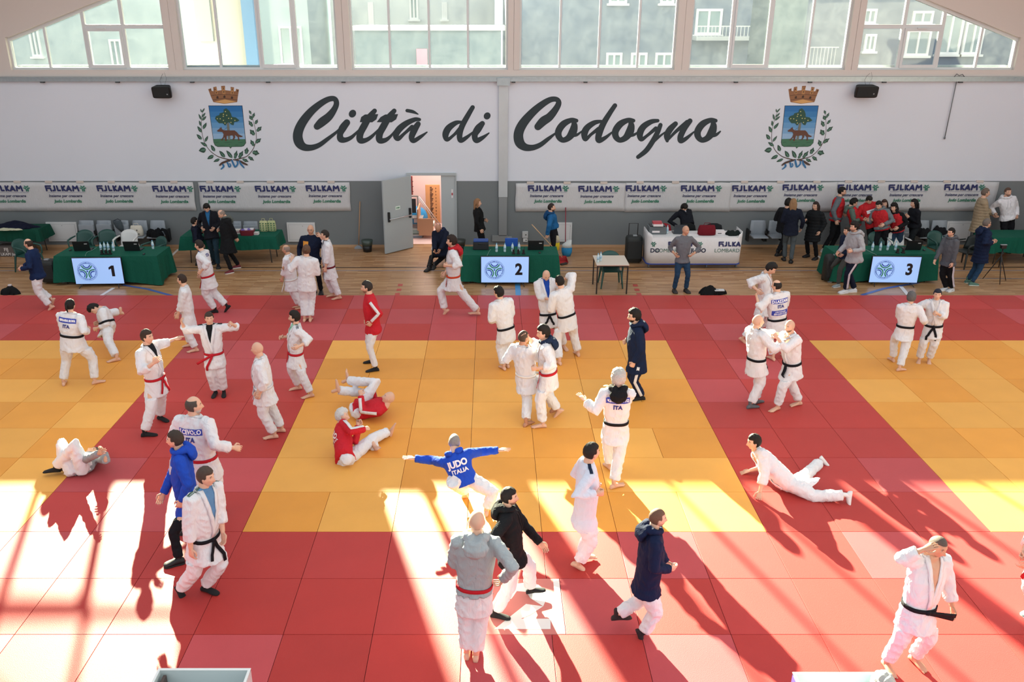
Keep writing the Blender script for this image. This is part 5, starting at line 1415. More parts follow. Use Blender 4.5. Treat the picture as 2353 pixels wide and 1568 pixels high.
for (x0, y0, x1, y1, nm, lab, c) in ((1200, 531, 1213, 546, 'switch_box', 'light grey switch box on the grey wall above the socket box', 'b9bdbe'), (1202, 547, 1212, 555, 'socket_box', 'small white socket box with one black outlet', 'cfd2d2'), (1166, 543, 1176, 554, 'double_socket', 'grey double socket box beside the foot of the duct', '8f9496')):
    a = ony(x0, y0, YW); b_ = ony(x1, y1, YW); t = empty(nm, ((a.x + b_.x) / 2, YW, b_.z), lab, 'socket'); m = MB(); m.bevbox(a.x, b_.x, YW - .07, YW, b_.z, a.z, .01); m.build('box', mat('plastic', c, .5), t, off=t.location)
    m = MB(); cx = (a.x + b_.x) / 2; cz = (a.z + b_.z) / 2; m.cyl(Vector((cx + .02, YW - .075, cz)), Vector((cx + .02, YW - .07, cz)), .018); m.build('outlet', M_SBLK, t, off=t.location)

# wall loudspeakers
for x0, x1, y0, y1, lab in ((348, 396, 196, 224, 'black loudspeaker hung under the raceway left of the left crest'), (1966, 2015, 195, 223, 'black loudspeaker hung under the raceway right of the right crest')):
    a = ony(x0, y0, YW - .25); b_ = ony(x1, y1, YW - .25); t = empty('wall_loudspeaker', ((a.x + b_.x) / 2, YW - .2, (a.z + b_.z) / 2), lab, 'loudspeaker'); w = (b_.x - a.x) / 2; h = (a.z - b_.z) / 2
    t.rotation_euler.x = math.radians(12)
    m = MB(); m.add(*loft([Vector((0, .14, 0)), Vector((0, .1, 0)), Vector((0, -.08, -.01)), Vector((0, -.11, -.01))], [Vector((1, 0, 0))] * 4, [Vector((0, 0, 1))] * 4, [w * .7, w * .8, w, w * .97], [h * .8, h * .9, h, h * .96], 24, 8)); m.build('cabinet', mat('speaker_black', '0f1213', .5), t, False)
    m = MB(); m.bevbox(-w * .85, w * .85, -.13, -.108, -h * .85, h * .8, .01); m.build('grille', mat('grille_black', '181c1d', .7, bump=.5, bscale=300), t)
    m = MB(); m.cyl(Vector((w * .6, -.132, -h * .3)), Vector((w * .6, -.129, -h * .3)), .02); m.build('badge', mat('badge_grey', '8a9094', .4), t)
    m = MB(); m.box(-.03, .03, .1, .2, -.05, .05); m.tubes([Vector((-.02, .05, h)), Vector((-.05, .1, h + .1)), Vector((.0, .14, h + .2)), Vector((.06, .12, h + .28))], .004, 5); m.tubes([Vector((.08, .05, h)), Vector((.14, .1, h + .16)), Vector((.1, .14, h + .3))], .003, 5); m.build('cable', mat('speaker_black', '0f1213', .5), t)
a = ony(2199, 183, YW - .05); b_ = ony(2171, 316, YW - .05)
t = empty('hanging_rod', (a.x, YW - .05, a.z), 'thin grey rod hanging slanted from the raceway at upper right', 'rod'); m = MB(); m.cyl(a - Vector(t.location), b_ - Vector(t.location), .012); m.build('rod', mat('rod_grey', '6c7072', .5), t, True)
m = MB(); m.add(*tube([b_ - Vector(t.location), b_ - Vector(t.location) + Vector((0, 0, -.03))], [.025, .025], 8)); m.build('knob', mat('rod_grey', '6c7072', .5), t, True)
m = MB(); m.tubes([Vector((-.1, 0, .06)), Vector((-.03, 0, .15)), Vector((.04, 0, .1)), Vector((.12, 0, .14)), Vector((.2, 0, .06))], .008, 6); m.build('cable_loop', mat('rod_dark', '2c3032', .5), t, True)

# ---------------------------------------------------------------- plastic chairs
def chair(label, x, y, rz, c='1f4a44'):
    t = empty('plastic_chair', (x, y, 0), label, 'chair', None if c == '1f4a44' else None, rz=rz); M = mat('chair_plastic', c, .45)
    m = MB(); m.bevbox(-.22, .22, -.22, .22, .41, .44, .02); m.build('seat', M, t, True)
    m = MB(); n = 9; v = []
    for k in range(5):
        u = k / 4
        for i in range(n):
            a = (i / (n - 1) - .5) * 2.0; v.append((math.sin(a) * .27, .2 + .1 * u - (1 - math.cos(a)) * .12, .44 + u * (.40 - .10 * abs(a) ** 2)))
    m.add(v, [(k * n + i, k * n + i + 1, k * n + n + i + 1, k * n + n + i) for k in range(4) for i in range(n - 1)]); o = m.build('backrest', M, t, True); o.modifiers.new('s', 'SOLIDIFY').thickness = .016
    for sx in (-1, 1):
        m = MB(); m.tubes([Vector((sx * .25, .2, .68)), Vector((sx * .28, .0, .67)), Vector((sx * .28, -.18, .65)), Vector((sx * .26, -.23, .6)), Vector((sx * .25, -.22, .45))], [.018, .025, .025, .02, .02]); m.build('armrest', M, t, True)
        for sy in (-1, 1):
            m = MB(); m.tubes([Vector((sx * .22, sy * .2, .43)), Vector((sx * .27, sy * .26, 0.012))], [.03, .018], 8); m.build('leg', M, t, True)
    return t
def chair_px(label, px, py, rz, c='1f4a44'):
    q = onz(px, py, 0); return chair(label, q.x, q.y, rz, c)
chair_px('dark green plastic armchair tucked under the small beige table', 1402, 657, .03)
chair_px('dark green plastic armchair at the right end of the green table with screen 1', 361, 618, -.6)
chair_px('dark green plastic chair behind the left laptop on table 1', 196, 602, 0); chair_px('dark green plastic chair behind the water bottles on table 1', 249, 601, .1)
chair_px('white plastic chair behind the right laptop on table 1', 298, 601, 0, 'd4d6d4')
chair_px('dark green plastic chair behind the left bottles on table 3', 2013, 606, 0); chair_px('white plastic chair behind the bottles on table 3', 2057, 606, 0, 'd4d6d4')
chair_px('dark green plastic chair near the red bib group, right of the laptop', 2150, 604, .2); chair_px('dark grey plastic chair behind the man in the dark grey hoodie', 2212, 612, -1.2, '1c2424')
chair_px('dark green plastic chair behind the jogging man in the navy jacket', 72, 622, 1.2)
q = onz(1009, 606, 0); sc_ = empty('folding_chair', (q.x, q.y, 0), 'white folding chair with thin steel legs under the seated man by the door', 'chair')
m = MB(); m.bevbox(-.2, .2, -.2, .2, .43, .46, .015); m.build('seat', mat('chair_white', 'c9c9c9', .5), sc_, True)
for sx in (-1, 1):
    for sy in (-1, 1):
        m = MB(); m.cyl(Vector((sx * .17, sy * .16, .43)), Vector((sx * .19, sy * .2, 0)), .011); m.build('leg', mat('leg_steel', '4a4d50', .4, .5), sc_, True)
m = MB(); m.bevbox(-.19, .19, .2, .22, .62, .84, .01); m.box(-.19, -.17, .19, .21, .43, .84); m.box(.17, .19, .19, .21, .43, .84); m.build('backrest', mat('chair_white', 'c9c9c9', .5), sc_)

# small beige table
fl, fr_, bl = onz(1371, 674.5, 0), onz(1446, 674.5, 0), None
hh = .75; a = onz(1371, 609, hh); b_ = onz(1446.5, 609, hh); yb = onz(1364, 587, hh).y
w = (b_.x - a.x) / 2; t = empty('school_table', ((a.x + b_.x) / 2, (a.y + yb) / 2, 0), 'small beige topped table with black square legs right of screen 2', 'table'); d = (yb - a.y) / 2
m = MB(); m.bevbox(-w, w, -d, d, hh - .022, hh, .004); m.build('table_top', mat('laminate_beige', 'cfc3b4', .4), t)
m = MB(); m.box(-w + .002, w - .002, -d + .0015, d - .0015, hh - .026, hh - .021); m.build('edge_band', mat('edge_wood', 'a8805c', .5), t)
m = MB(); m.box(-w + .02, w - .02, -d + .02, -d + .045, hh - .055, hh - .022); m.box(-w + .02, w - .02, d - .045, d - .02, hh - .055, hh - .022); m.box(-w + .02, -w + .045, -d + .02, d - .02, hh - .055, hh - .022); m.box(w - .045, w - .02, -d + .02, d - .02, hh - .055, hh - .022); m.build('frame', mat('leg_black', '1b1816', .5), t)
for sx in (-1, 1):
    for sy in (-1, 1):
        m = MB(); cx, cy = sx * (w - .03), sy * (d - .03); m.box(cx - .015, cx + .015, cy - .015, cy + .015, 0, hh - .03); m.build('leg', mat('leg_black', '1b1816', .5), t)

# ---------------------------------------------------------------- bottles, laptops, radios
M_WATER = mat('bottle_clear', 'bcd3da', .08, spec=.6); M_CAP = mat('bottle_cap', '6fa8cc', .5)
def bottle(label, px, py, z=.757, grp=None):
    q = onz(px, py, z); t = empty('water_bottle', q, label, 'bottle', grp)
    m = MB(); Z = Vector((0, 0, 1)); hs_ = [0, .01, .08, .1, .15, .175, .2, .21]; rs = [.028, .032, .032, .029, .032, .024, .012, .012]
    m.add(*loft([Z * h for h in hs_], [Vector((1, 0, 0))] * 8, [Vector((0, 1, 0))] * 8, rs, rs, 12)); m.build('bottle_body', M_WATER, t, True)
    m = MB(); m.add(*loft([Z * .208, Z * .228], [Vector((1, 0, 0))] * 2, [Vector((0, 1, 0))] * 2, [.014] * 2, [.014] * 2, 12)); m.build('cap', M_CAP, t, True)
    m = MB(); m.add(*loft([Z * .07, Z * .13], [Vector((1, 0, 0))] * 2, [Vector((0, 1, 0))] * 2, [.0328] * 2, [.0328] * 2, 14)); m.build('paper_band', mat('label_blue', '9cc0d6', .5), t, True)
for n_, (x, y) in zip(('leftmost', 'second from left', 'third from left', 'rightmost'), ((233, 578), (241.5, 576), (250, 576.5), (261.5, 577))): bottle('water bottle between the two black laptops, %s of four' % n_, x, y, grp='water bottles on table 1')
for n_, (x, y) in zip(('leftmost', 'second from left', 'third from left', 'rightmost'), ((1141, 579), (1160, 579), (1177.5, 578), (1192.5, 577))): bottle('clear water bottle left of the laptop on the middle table, %s of four' % n_, x, y, grp='water bottles on table 2')
for n_, (x, y) in zip(('leftmost', 'second from left', 'third from left', 'rightmost'), ((2004, 576), (2022, 576), (2039, 575), (2057, 575))): bottle('clear water bottle in front of the red bib group, %s of four' % n_, x, y, grp='water bottles on table 3')
bottle('clear water bottle at the front left of the small beige table', 1374, 603, .75); bottle('clear water bottle at the back left of the small beige table', 1380, 600, .75); bottle('clear water bottle between printer and laptop on the white counter', 1533, 537, .88)
bottle('water bottle at the right end of table 1 by the chair', 352, 572)
def laptop(label, px, py, rz=0, w=.40, c='15171a', z=.757, sticker=True):
    q = onz(px, py, z); t = empty('laptop', q, label, 'laptop', rz=rz); M = mat('laptop_dark', c, .45)
    m = MB(); m.bevbox(-w / 2, w / 2, 0, .26, 0, .018, .005); m.build('base', M, t)
    m = MB(); m.bevbox(-w / 2, w / 2, -.012, 0, 0, .26, .006); o = m.build('lid', M, t); o.location = (0, 0, .015); o.rotation_euler.x = math.radians(14)
    if sticker: m = MB(); m.box(w * .2, w * .38, -.015, -.012, .18, .2); s_ = m.build('sticker', mat('sticker_pale', 'c9cccc', .5), o)
laptop('black laptop on the left of the green table with screen 1', 190, 577, .12); laptop('black laptop on the right of the green table with screen 1', 305, 577, .0)
laptop('black laptop at the right end of the green table with screen 2', 1231, 575, 0); laptop('black laptop at the right of the green table with screen 3', 2097, 575, 0)
laptop('dark grey laptop in front of the man in the suit on the white counter', 1562, 538, 0, .34, '39424a', .88)
def radio(label, px, py, grp):
    q = onz(px, py, .757); t = empty('handheld_radio', q, label, 'radio', grp); m = MB(); m.bevbox(-.028, .028, -.02, .02, 0, .12, .008); m.bevbox(-.04, .04, -.035, .035, 0, .03, .008); m.build('radio_body', mat('radio_black', '0d0e10', .5), t)
    m = MB(); m.cyl(Vector((.018, 0, .12)), Vector((.018, 0, .19)), .006); m.build('antenna', mat('radio_black', '0d0e10', .5), t)
for n_, x in zip(('left', 'middle', 'right'), (235, 244.5, 253.5)): radio('black handheld radio before the bottles of the left table, %s one of three' % n_, x, 585, 'radios on table 1')
for n_, x in zip(('left', 'middle', 'right'), (1180, 1191, 1203)): radio('black handheld radio before the bottles of the middle table, %s one of three' % n_, x, 584, 'radios on table 2')
for n_, x in zip(('left', 'right'), (2062, 2075)): radio('black handheld radio on the table below the red bibs, %s one of the pair' % n_, x, 582, 'radios on table 3')
def cable(label, pts, z=.76, c='8aa8a0', r=.004):
    P_ = [onz(*q, z) if len(q) == 2 else onz(q[0], q[1], q[2]) for q in pts]; P_ = [Vector(a) for a in catmull([tuple(a) for a in P_], 5)]; t = empty('cable', P_[0], label, 'cable'); m = MB(); m.tubes([a - P_[0] for a in P_], r, 6); m.build('lead', mat('lead', c, .5), t, True)
cable('pale cable running down to the leftmost screen', [(222, 569), (212, 575), (200, 580), (196, 588), (195, 592, .7)]); cable('pale cable beside the black case with a blue rim', [(1128, 573), (1124, 578), (1120, 586), (1118, 591, .7)])
cable('pale cable running across table 3 behind the hooded man', [(1990, 574), (2002, 580), (2014, 586)], c='a9b8b0')
def mouse(label, px, py): 
    q = onz(px, py, .757); t = empty('computer_mouse', q, label, 'mouse'); m = MB(); m.add(*loft([Vector((0, -.05, .01)), Vector((0, -.03, .014)), Vector((0, .02, .018)), Vector((0, .05, .01))], [Vector((1, 0, 0))] * 4, [Vector((0, 0, 1))] * 4, [.015, .028, .03, .012], [.008, .013, .016, .006], 10)); m.build('shell', mat('radio_black', '0d0e10', .5), t, True)
    m = MB(); m.box(-.003, .003, -.03, -.01, .024, .032); m.build('wheel', mat('badge_grey', '8a9094', .4), t)
mouse('black computer mouse right of the right laptop on table 1', 331, 585); mouse('black computer mouse left of the left laptop on table 1', 162, 576); mouse('black computer mouse near the red bib group, right of the laptop', 2123, 576); mouse('black computer mouse beside the laptop beside the wooden broom stick', 1240, 582)
# black case with blue bag on table 2
q = onz(1105, 575, .757); t = empty('equipment_case', q, 'black case with a blue rim on the left of the green table with screen 2', 'case'); m = MB(); m.bevbox(-.2, .2, 0, .25, 0, .2, .02); m.build('case_body', mat('case_black', '15181d', .6), t); m = MB(); m.bevbox(-.19, .19, .02, .24, .2, .25, .02); m.build('blue_lid', mat('case_blue', '27488c', .6), t); m = MB(); m.tubes([Vector((-.06, -.01, .15)), Vector((-.05, -.04, .17)), Vector((.05, -.04, .17)), Vector((.06, -.01, .15))], .008); m.build('handle', mat('case_black', '15181d', .6), t, True)
q = onz(1176, 566, .757); t = empty('blue_chair_back', (q.x, q.y + .45, 0), 'blue plastic chair behind the bottles on table 2', 'chair'); m = MB(); m.bevbox(-.17, .17, -.02, .02, .5, .86, .02); m.build('backrest', mat('plastic_blue', '2255b0', .5), t); m = MB(); m.bevbox(-.2, .2, -.02, .38, .42, .45, .01); m.build('seat', mat('plastic_blue', '2255b0', .5), t)
for sx in (-1, 1):
    for y_ in (0, .34): m = MB(); m.cyl(Vector((sx * .17, y_, 0)), Vector((sx * .16, y_, .5)), .012); m.build('leg', mat('leg_steel', '4a4d50', .4, .5), t, True)

# ---------------------------------------------------------------- heaps of cloth and bags
def heap(name, label, cat, px, py, z, w, d, h, col, seed, part='cloth', extra=None, grp=None, yoff=0, bump=1.0):
    q = onz(px, py, z); t = empty(name, (q.x, q.y + yoff, z), label, cat, grp); r_ = random.Random(seed)
    nx, ny = 30, 16; v = []
    ph = [r_.random() * 6 for _ in range(6)]
    for j in range(ny + 1):
        for i in range(nx + 1):
            a, b_ = i / nx * 2 - 1, j / ny * 2 - 1; r2 = math.hypot(a, b_); ang = math.atan2(b_, a)
            lim = .82 + .14 * math.sin(ang * 3 + ph[0]) + .06 * math.sin(ang * 7 + ph[1])
            e = max(0, 1 - (r2 / lim) ** 2.2)
            zz = h * e ** .55 * (.75 + bump * (.18 * math.sin(a * 5 + ph[2] + b_ * 3) + .14 * math.sin(b_ * 7 - a * 6 + ph[3]) + .07 * math.sin(a * 17 + ph[4]) * math.sin(b_ * 15)))
            s_ = min(1, lim / max(r2, 1e-3)); v.append((a * w / 2 * s_, b_ * d / 2 * s_, max(.002, zz)))
    m = MB(); m.add(v, [(j * (nx + 1) + i, j * (nx + 1) + i + 1, (j + 1) * (nx + 1) + i + 1, (j + 1) * (nx + 1) + i) for j in range(ny) for i in range(nx)])
    m.build(part, cloth(col, .9, .6), t, True)
    if extra: extra(t)
    return t
def ex_white(t):
    m = MB(); m.bevbox(.02, .3, -.1, .02, .1, .13, .01); m.build('white_sleeve', cloth('c9ccce'), t)
heap('jacket_on_floor', 'crumpled black jacket with a white edge lying by the mat edge at right', 'jacket', 1634, 676, 0, .78, .35, .22, '121416', 4, extra=ex_white)
def ex_w2(t):
    m = MB(); m.bevbox(-.03, .04, -.03, .03, .2, .235, .006); m.build('white_tag', mat('paper', 'd9d6d8', .7), t)
heap('rucksack_on_floor', 'small black rucksack lying on the wood at the left edge', 'bag', 26, 675, 0, .52, .36, .24, '141618', 9, extra=ex_w2, bump=.4)
heap('pile_of_clothes', 'heap of dark navy clothes on the leftmost green table', 'clothes', 30, 524, .757, 1.7, .5, .2, '12162a', 2)
m_ = heap('ribbon_tangle', 'tangle of pale ribbons in front of the dark clothes on the leftmost table', 'ribbons', 20, 529, .757, .8, .2, .07, 'b9bba0', 7); m_['kind'] = 'stuff'
heap('pink_garment', 'pink garment lying on an opened grey folding seat', 'clothes', 1742, 531, .49, .42, .36, .13, 'c493a8', 12)
heap('jacket_on_seat', 'dark jacket on the left of the two seats by the right white panel', 'jacket', 2118, 541, .49, .5, .4, .28, '15181c', 13, grp=None); heap('jacket_on_seat', 'dark jacket on the seat next to the right white panel', 'jacket', 2157, 537, .49, .5, .4, .26, '14161a', 14)
heap('jacket_on_seat', 'black jacket with a hanging sleeve on the last of five wall seats', 'jacket', 357, 543, .47, .55, .36, .26, '101214', 15)
q = ony(378, 530, YW - .5); t = empty('hanging_sleeve', q, 'black strap hanging off the last of five wall seats', 'strap'); m = MB(); m.tubes([Vector((-.06, 0, .03)), Vector((.03, -.05, .02)), Vector((.08, -.06, -.12)), Vector((.1, -.04, -.3))], [.045, .05, .045, .03], 8); m.build('sleeve', cloth('101214'), t, True)
def tote(name, label, px, py, z, w, h, d, col, lab='bag', yoff=0, stripes=None):
    q = onz(px, py, z); t = empty(name, (q.x, q.y + yoff, z), label, lab); m = MB()
    Z = Vector((0, 0, 1)); m.add(*loft([Z * 0, Z * .02, Z * h * .5, Z * h * .92, Z * h], [Vector((1, 0, 0))] * 5, [Vector((0, 1, 0))] * 5, [w * .42, w * .5, w * .5, w * .44, w * .4], [d * .4, d * .5, d * .5, d * .3, d * .12], 20, 3)); m.build('bag_body', cloth(col), t, True)
    m = MB(); m.tubes([Vector((-w * .2, 0, h * .95)), Vector((-w * .15, 0, h * 1.2)), Vector((w * .15, 0, h * 1.2)), Vector((w * .2, 0, h * .95))], .008, 6); m.build('strap', cloth(col), t, True)
    return t
t = tote('tote_bag', 'cream cloth tote bag standing on the fourth wall seat', 316, 542, .47, .36, .3, .16, 'cfcabc')
for x_, z_ in ((-.05, .17), (.04, .18), (-.09, .08), (.08, .07)):
    m = MB(); m.add(*loft([Vector((x_, -.088, z_)), Vector((x_, -.08, z_))], [Vector((1, 0, 0))] * 2, [Vector((0, 0, 1))] * 2, [.014] * 2, [.022] * 2, 8)); m.build('printed_spot', mat('print', '2c3238', .7), t)
q = ony(271, 515, YW - .37); t = empty('mesh_bag', q, 'dark grey mesh bag hung over the third wall seat', 'bag'); m = MB(); m.add(*loft([Vector((-.02, 0, .1)), Vector((0, 0, .04)), Vector((.03, 0, -.1)), Vector((.1, 0, -.24))], [Vector((1, 0, 0))] * 4, [Vector((0, 1, 0))] * 4, [.12, .13, .11, .03], [.02, .03, .035, .015], 14)); m.build('mesh_pouch', cloth('454e54'), t, True); m = MB(); m.tubes([Vector((-.1, 0, .1)), Vector((0, .03, .14)), Vector((.1, 0, .1))], .01, 6); m.build('strap', cloth('2a3036'), t, True)
# things on the short green cloth
q = onz(569, 540, .757); t = empty('basket', q, 'dark red basket full of purple and white items on the short green cloth', 'basket'); m = MB(); m.add(*loft([Vector((0, 0, 0)), Vector((0, 0, .14))], [Vector((1, 0, 0))] * 2, [Vector((0, 1, 0))] * 2, [.17, .2], [.11, .13], 24, 5)); m.build('basket_body', mat('basket_red', '6e1c2c', .6), t)
for i_, (x_, c) in enumerate(((-.1, '6a58a8'), (-.03, 'd4d0e0'), (.05, '7a68b4'), (.12, 'dadade'), (0.0, '8a7cc4'))): m = MB(); m.bevbox(x_ - .05, x_ + .05, -.08 + .02 * i_, .02 + .02 * i_, .13, .17 + .01 * (i_ % 2), .012); m.build('packet', mat('packet', c, .5), t)
for px, py, w_, h_, c, lab in ((547, 537, .16, .12, 'd8d4cc', 'white open carton left of the red basket'), (590, 539, .12, .07, 'd2d6d4', 'small white box right of the red basket')):
    q = onz(px, py, .757); t = empty('carton', q, lab, 'box'); m = MB(); m.bevbox(-w_ / 2, w_ / 2, -.07, .07, 0, h_, .004); m.build('carton_body', mat('card', c, .7), t); m = MB(); m.box(-w_ * .4, w_ * .4, -.072, -.07, h_ * .4, h_ * .6); m.build('print_band', mat('print', 'a8606a', .7), t)
t = tote('patterned_bag', 'green and cream patterned shopping bag on the short green cloth', 603, 536, .757, .24, .3, .12, 'b6b88c', yoff=.2); t2 = tote('patterned_bag', 'cream and green patterned bag at the right end of the short green cloth', 621, 536, .757, .24, .3, .12, 'a8b084', yoff=.22)
for tt in (t, t2):
    for i in range(4):
        for j in range(3): m = MB(); m.add(*loft([Vector((-.08 + j * .08, -.064, .05 + i * .06)), Vector((-.08 + j * .08, -.055, .05 + i * .06))], [Vector((1, 0, 0))] * 2, [Vector((0, 0, 1))] * 2, [.022] * 2, [.018] * 2, 8)); m.build('leaf_print', mat('print', '3f6a48', .7), tt)
# carton under the leftmost table
q = onz(24, 590, 0); t = empty('lettered_case', q, 'grey case with white lettering under the leftmost table', 'case'); m = MB(); m.bevbox(-.38, .36, 0, .4, 0, .28, .01); m.build('case_body', mat('case_grey', '5a524e', .7), t)
tv, tf = text_mesh('FIJ', .13, .004); m = MB(); m.add([(a[0] - .08, -.004, .2 + a[1]) for a in tv], tf); m.build('lettering', mat('print', 'c9c4c0', .7), t); tv, tf = text_mesh('LKAM judo', .11, .004); m = MB(); m.add([(a[0], -.004, .07 + a[1]) for a in tv], tf); m.build('lettering', mat('print', 'c9c4c0', .7), t)

# ---------------------------------------------------------------- white counter
a = onz(1489, 542.5, .9); b_ = onz(1709, 542.5, .9); ydep = .78
cx = (a.x + b_.x) / 2; w = (b_.x - a.x) / 2; y0 = a.y
t = empty('display_counter', (cx, y0, 0), 'white fabric fronted counter on castors with dark blue logos', 'counter')
def rr_path(w, d, r, n=8, k=0):
    pts = [(-w, d)]
    for i in range(n + 1): an = math.pi + i / n * math.pi / 2; pts.append((-w + r + r * math.cos(an), r + r * math.sin(an)))
    for i in range(n + 1): an = 1.5 * math.pi + i / n * math.pi / 2; pts.append((w - r + r * math.cos(an), r + r * math.sin(an)))
    pts.append((w, d)); return pts
P0 = rr_path(w + .06, ydep, .16); P1 = rr_path(w, ydep - .1, .14)
m = MB(); n = len(P0)
zs_ = [.14, .5, .86]; vv = []
for k, z in enumerate(zs_ + [.93]):
    u = min(1, k / 2); 
    for i, (x, y) in enumerate(P1): 
        q0 = P1[i]; f_ = (1 - u) * -.04
        lift_ = .1 * max(0, (abs(x) - (w - .12)) / .12) if k == 3 else 0
        vv.append((x * (1 - .012 * (1 - u)), y, z - (.07 if k == 3 and not lift_ else 0) + lift_ * .6))
m.add(vv, [(k * n + i, k * n + i + 1, (k + 1) * n + i + 1, (k + 1) * n + i) for k in range(3) for i in range(n - 1)])
o = m.build('fabric_front', cloth('dcdcde', .6, .2), t, True); o.modifiers.new('s', 'SOLIDIFY').thickness = .02
m = MB(); m.add([(x, y, .11) for x, y in P1] + [(x, y, .14) for x, y in P1], [(i, i + 1, n + i + 1, n + i) for i in range(n - 1)]); o = m.build('blue_base', mat('base_blue', '27449a', .5), t); o.modifiers.new('s', 'SOLIDIFY').thickness = .03
m = MB(); m.bevbox(-w + .04, w - .04, .04, ydep - .1, .84, .875, .01); m.build('counter_top', mat('counter_white', 'd6d6d6', .5), t)
for sx in (-.93, -.3, .3, .93):
    m = MB(); m.cyl(Vector((sx * w - .02, .12, .04)), Vector((sx * w + .02, .12, .04)), .04, n=12); m.box(sx * w - .012, sx * w + .012, .1, .14, .04, .12); m.build('castor', mat('castor_grey', '5c6064', .4), t)
put_logo(t, cx + .62 - cx, .74, -.012, 1.0 * .92, Vector((0, 0, 0)), False); put_logo(t, -.72, .74, -.012, .92, Vector((0, 0, 0)), False)
for x_, txt, c, bo, sz in ((-.62, 'LOMBARDIA', '4c7264', 0, .145), (.1, 'JUDO', '232a44', .005, .16), (.93, 'LOMBARDIA', '4c7264', 0, .145), (-1.22, 'JUDO', '232a44', .005, .16)):
    if abs(x_) > 1.1 : continue
    tv, tf = text_mesh(txt, sz, bo); m = MB(); m.add([(x_ + q[0], -.012, .5 + q[1]) for q in tv], tf); m.build('lettering', mat('print', c, .7), t)
lo_w = w - .06
m = MB(); tv, tf = text_mesh('DO', .16, .005); m.add([(-w + .21 + q[0], -.012, .5 + q[1]) for q in tv], tf); m.build('lettering', mat('print', '232a44', .7), t)
b2 = MB(); k = .92 / 905; b2.add([(-w + .1 + (v[0] - 775) * k, -.012, .74 + v[2] * k) for v in LB.v], LB.f); b2.build('logo_figure', mat('print', '2a7560', .7), t)
# clip the right logo to the counter: the last letters wrap round the corner and are left off
for ch in list(t.children):
    if ch.name.startswith('logo_') or ch.name.startswith('lettering'):
        me = ch.data; bm = bmesh.new(); bm.from_mesh(me); bad = [f for f in bm.faces if any(v.co.x > w - .05 for v in f.verts)]; bmesh.ops.delete(bm, geom=bad, context='FACES'); bm.to_mesh(me); bm.free()
zc = .876
q = onz(1511, 539, zc); t = empty('printer', q, 'grey desktop printer at the left end of the white counter', 'printer'); m = MB(); m.bevbox(-.23, .23, 0, .38, 0, .2, .02); m.build('printer_body', mat('printer_grey', '5c6468', .5), t); m = MB(); m.bevbox(-.2, .2, .02, .36, .2, .225, .008); m.build('lid', mat('printer_dark', '22262a', .4), t); m = MB(); m.box(-.15, .05, -.01, 0, .05, .1); m.build('paper_slot', mat('paper', 'd9d6d8', .7), t)
q = onz(1512, 541, zc); t = empty('ream_of_paper', (q.x, q.y + .02, zc + .226), 'red and white paper packs stacked on the printer', 'paper'); m = MB(); m.bevbox(-.13, .13, .02, .2, 0, .06, .004); m.build('white_pack', mat('paper', 'd9d6d8', .7), t); m = MB(); m.bevbox(-.14, .1, .04, .22, .06, .12, .004); m.build('red_pack', mat('pack_red', 'b04650', .6), t)
t = tote('handbag', 'burgundy leather bag on the white counter right of the man in the grey shirt', 1623, 540, zc, .48, .27, .2, '6a1622')
t = heap('folded_jacket', 'folded dark jacket at the right end of the white counter', 'jacket', 1684, 540, zc, .5, .3, .15, '17201f', 21); 
q = onz(1655, 540, zc); t = empty('document_box', q, 'white document box right of the burgundy bag', 'box'); m = MB(); m.bevbox(-.13, .13, 0, .2, 0, .1, .006); m.build('box_body', mat('paper', 'd9d6d8', .7), t); m = MB(); m.box(-.07, .03, -.003, 0, .03, .05); m.build('label', mat('print', '3c4044', .7), t)
q = onz(1593, 541, zc); t = empty('paper_sheets', q, 'white sheets of paper on the counter beside the grey shirted man', 'paper'); m = MB(); m.bevbox(-.12, .14, 0, .25, 0, .02, .002); m.build('sheets', mat('paper', 'd9d6d8', .7), t)
for px, c, lab in ((1591, '15191a', 'chair with a dark coat over it behind the man in the grey shirt'), (1654, '1b1e22', 'chair with a black coat over it behind the white document box'), (1533, '8a2028', 'red chair behind the bottle on the white counter')):
    q = onz(px, 541, zc); t = empty('padded_chair', (q.x, q.y + .72, 0), lab, 'chair'); m = MB(); m.add(*loft([Vector((0, 0, .5)), Vector((0, 0, .8)), Vector((0, 0, .98)), Vector((0, 0, 1.03))], [Vector((1, 0, 0))] * 4, [Vector((0, 1, 0))] * 4, [.22, .27, .22, .1], [.06, .07, .05, .02], 16)); m.build('covered_back', cloth(c), t, True)
    m = MB(); m.bevbox(-.22, .22, -.02, .4, .42, .47, .02); m.build('seat', cloth(c), t)
    for sx in (-1, 1):
        for y_ in (0, .36): m = MB(); m.cyl(Vector((sx * .19, y_, 0)), Vector((sx * .19, y_, .44)), .012); m.build('leg', M_SBLK, t, True)

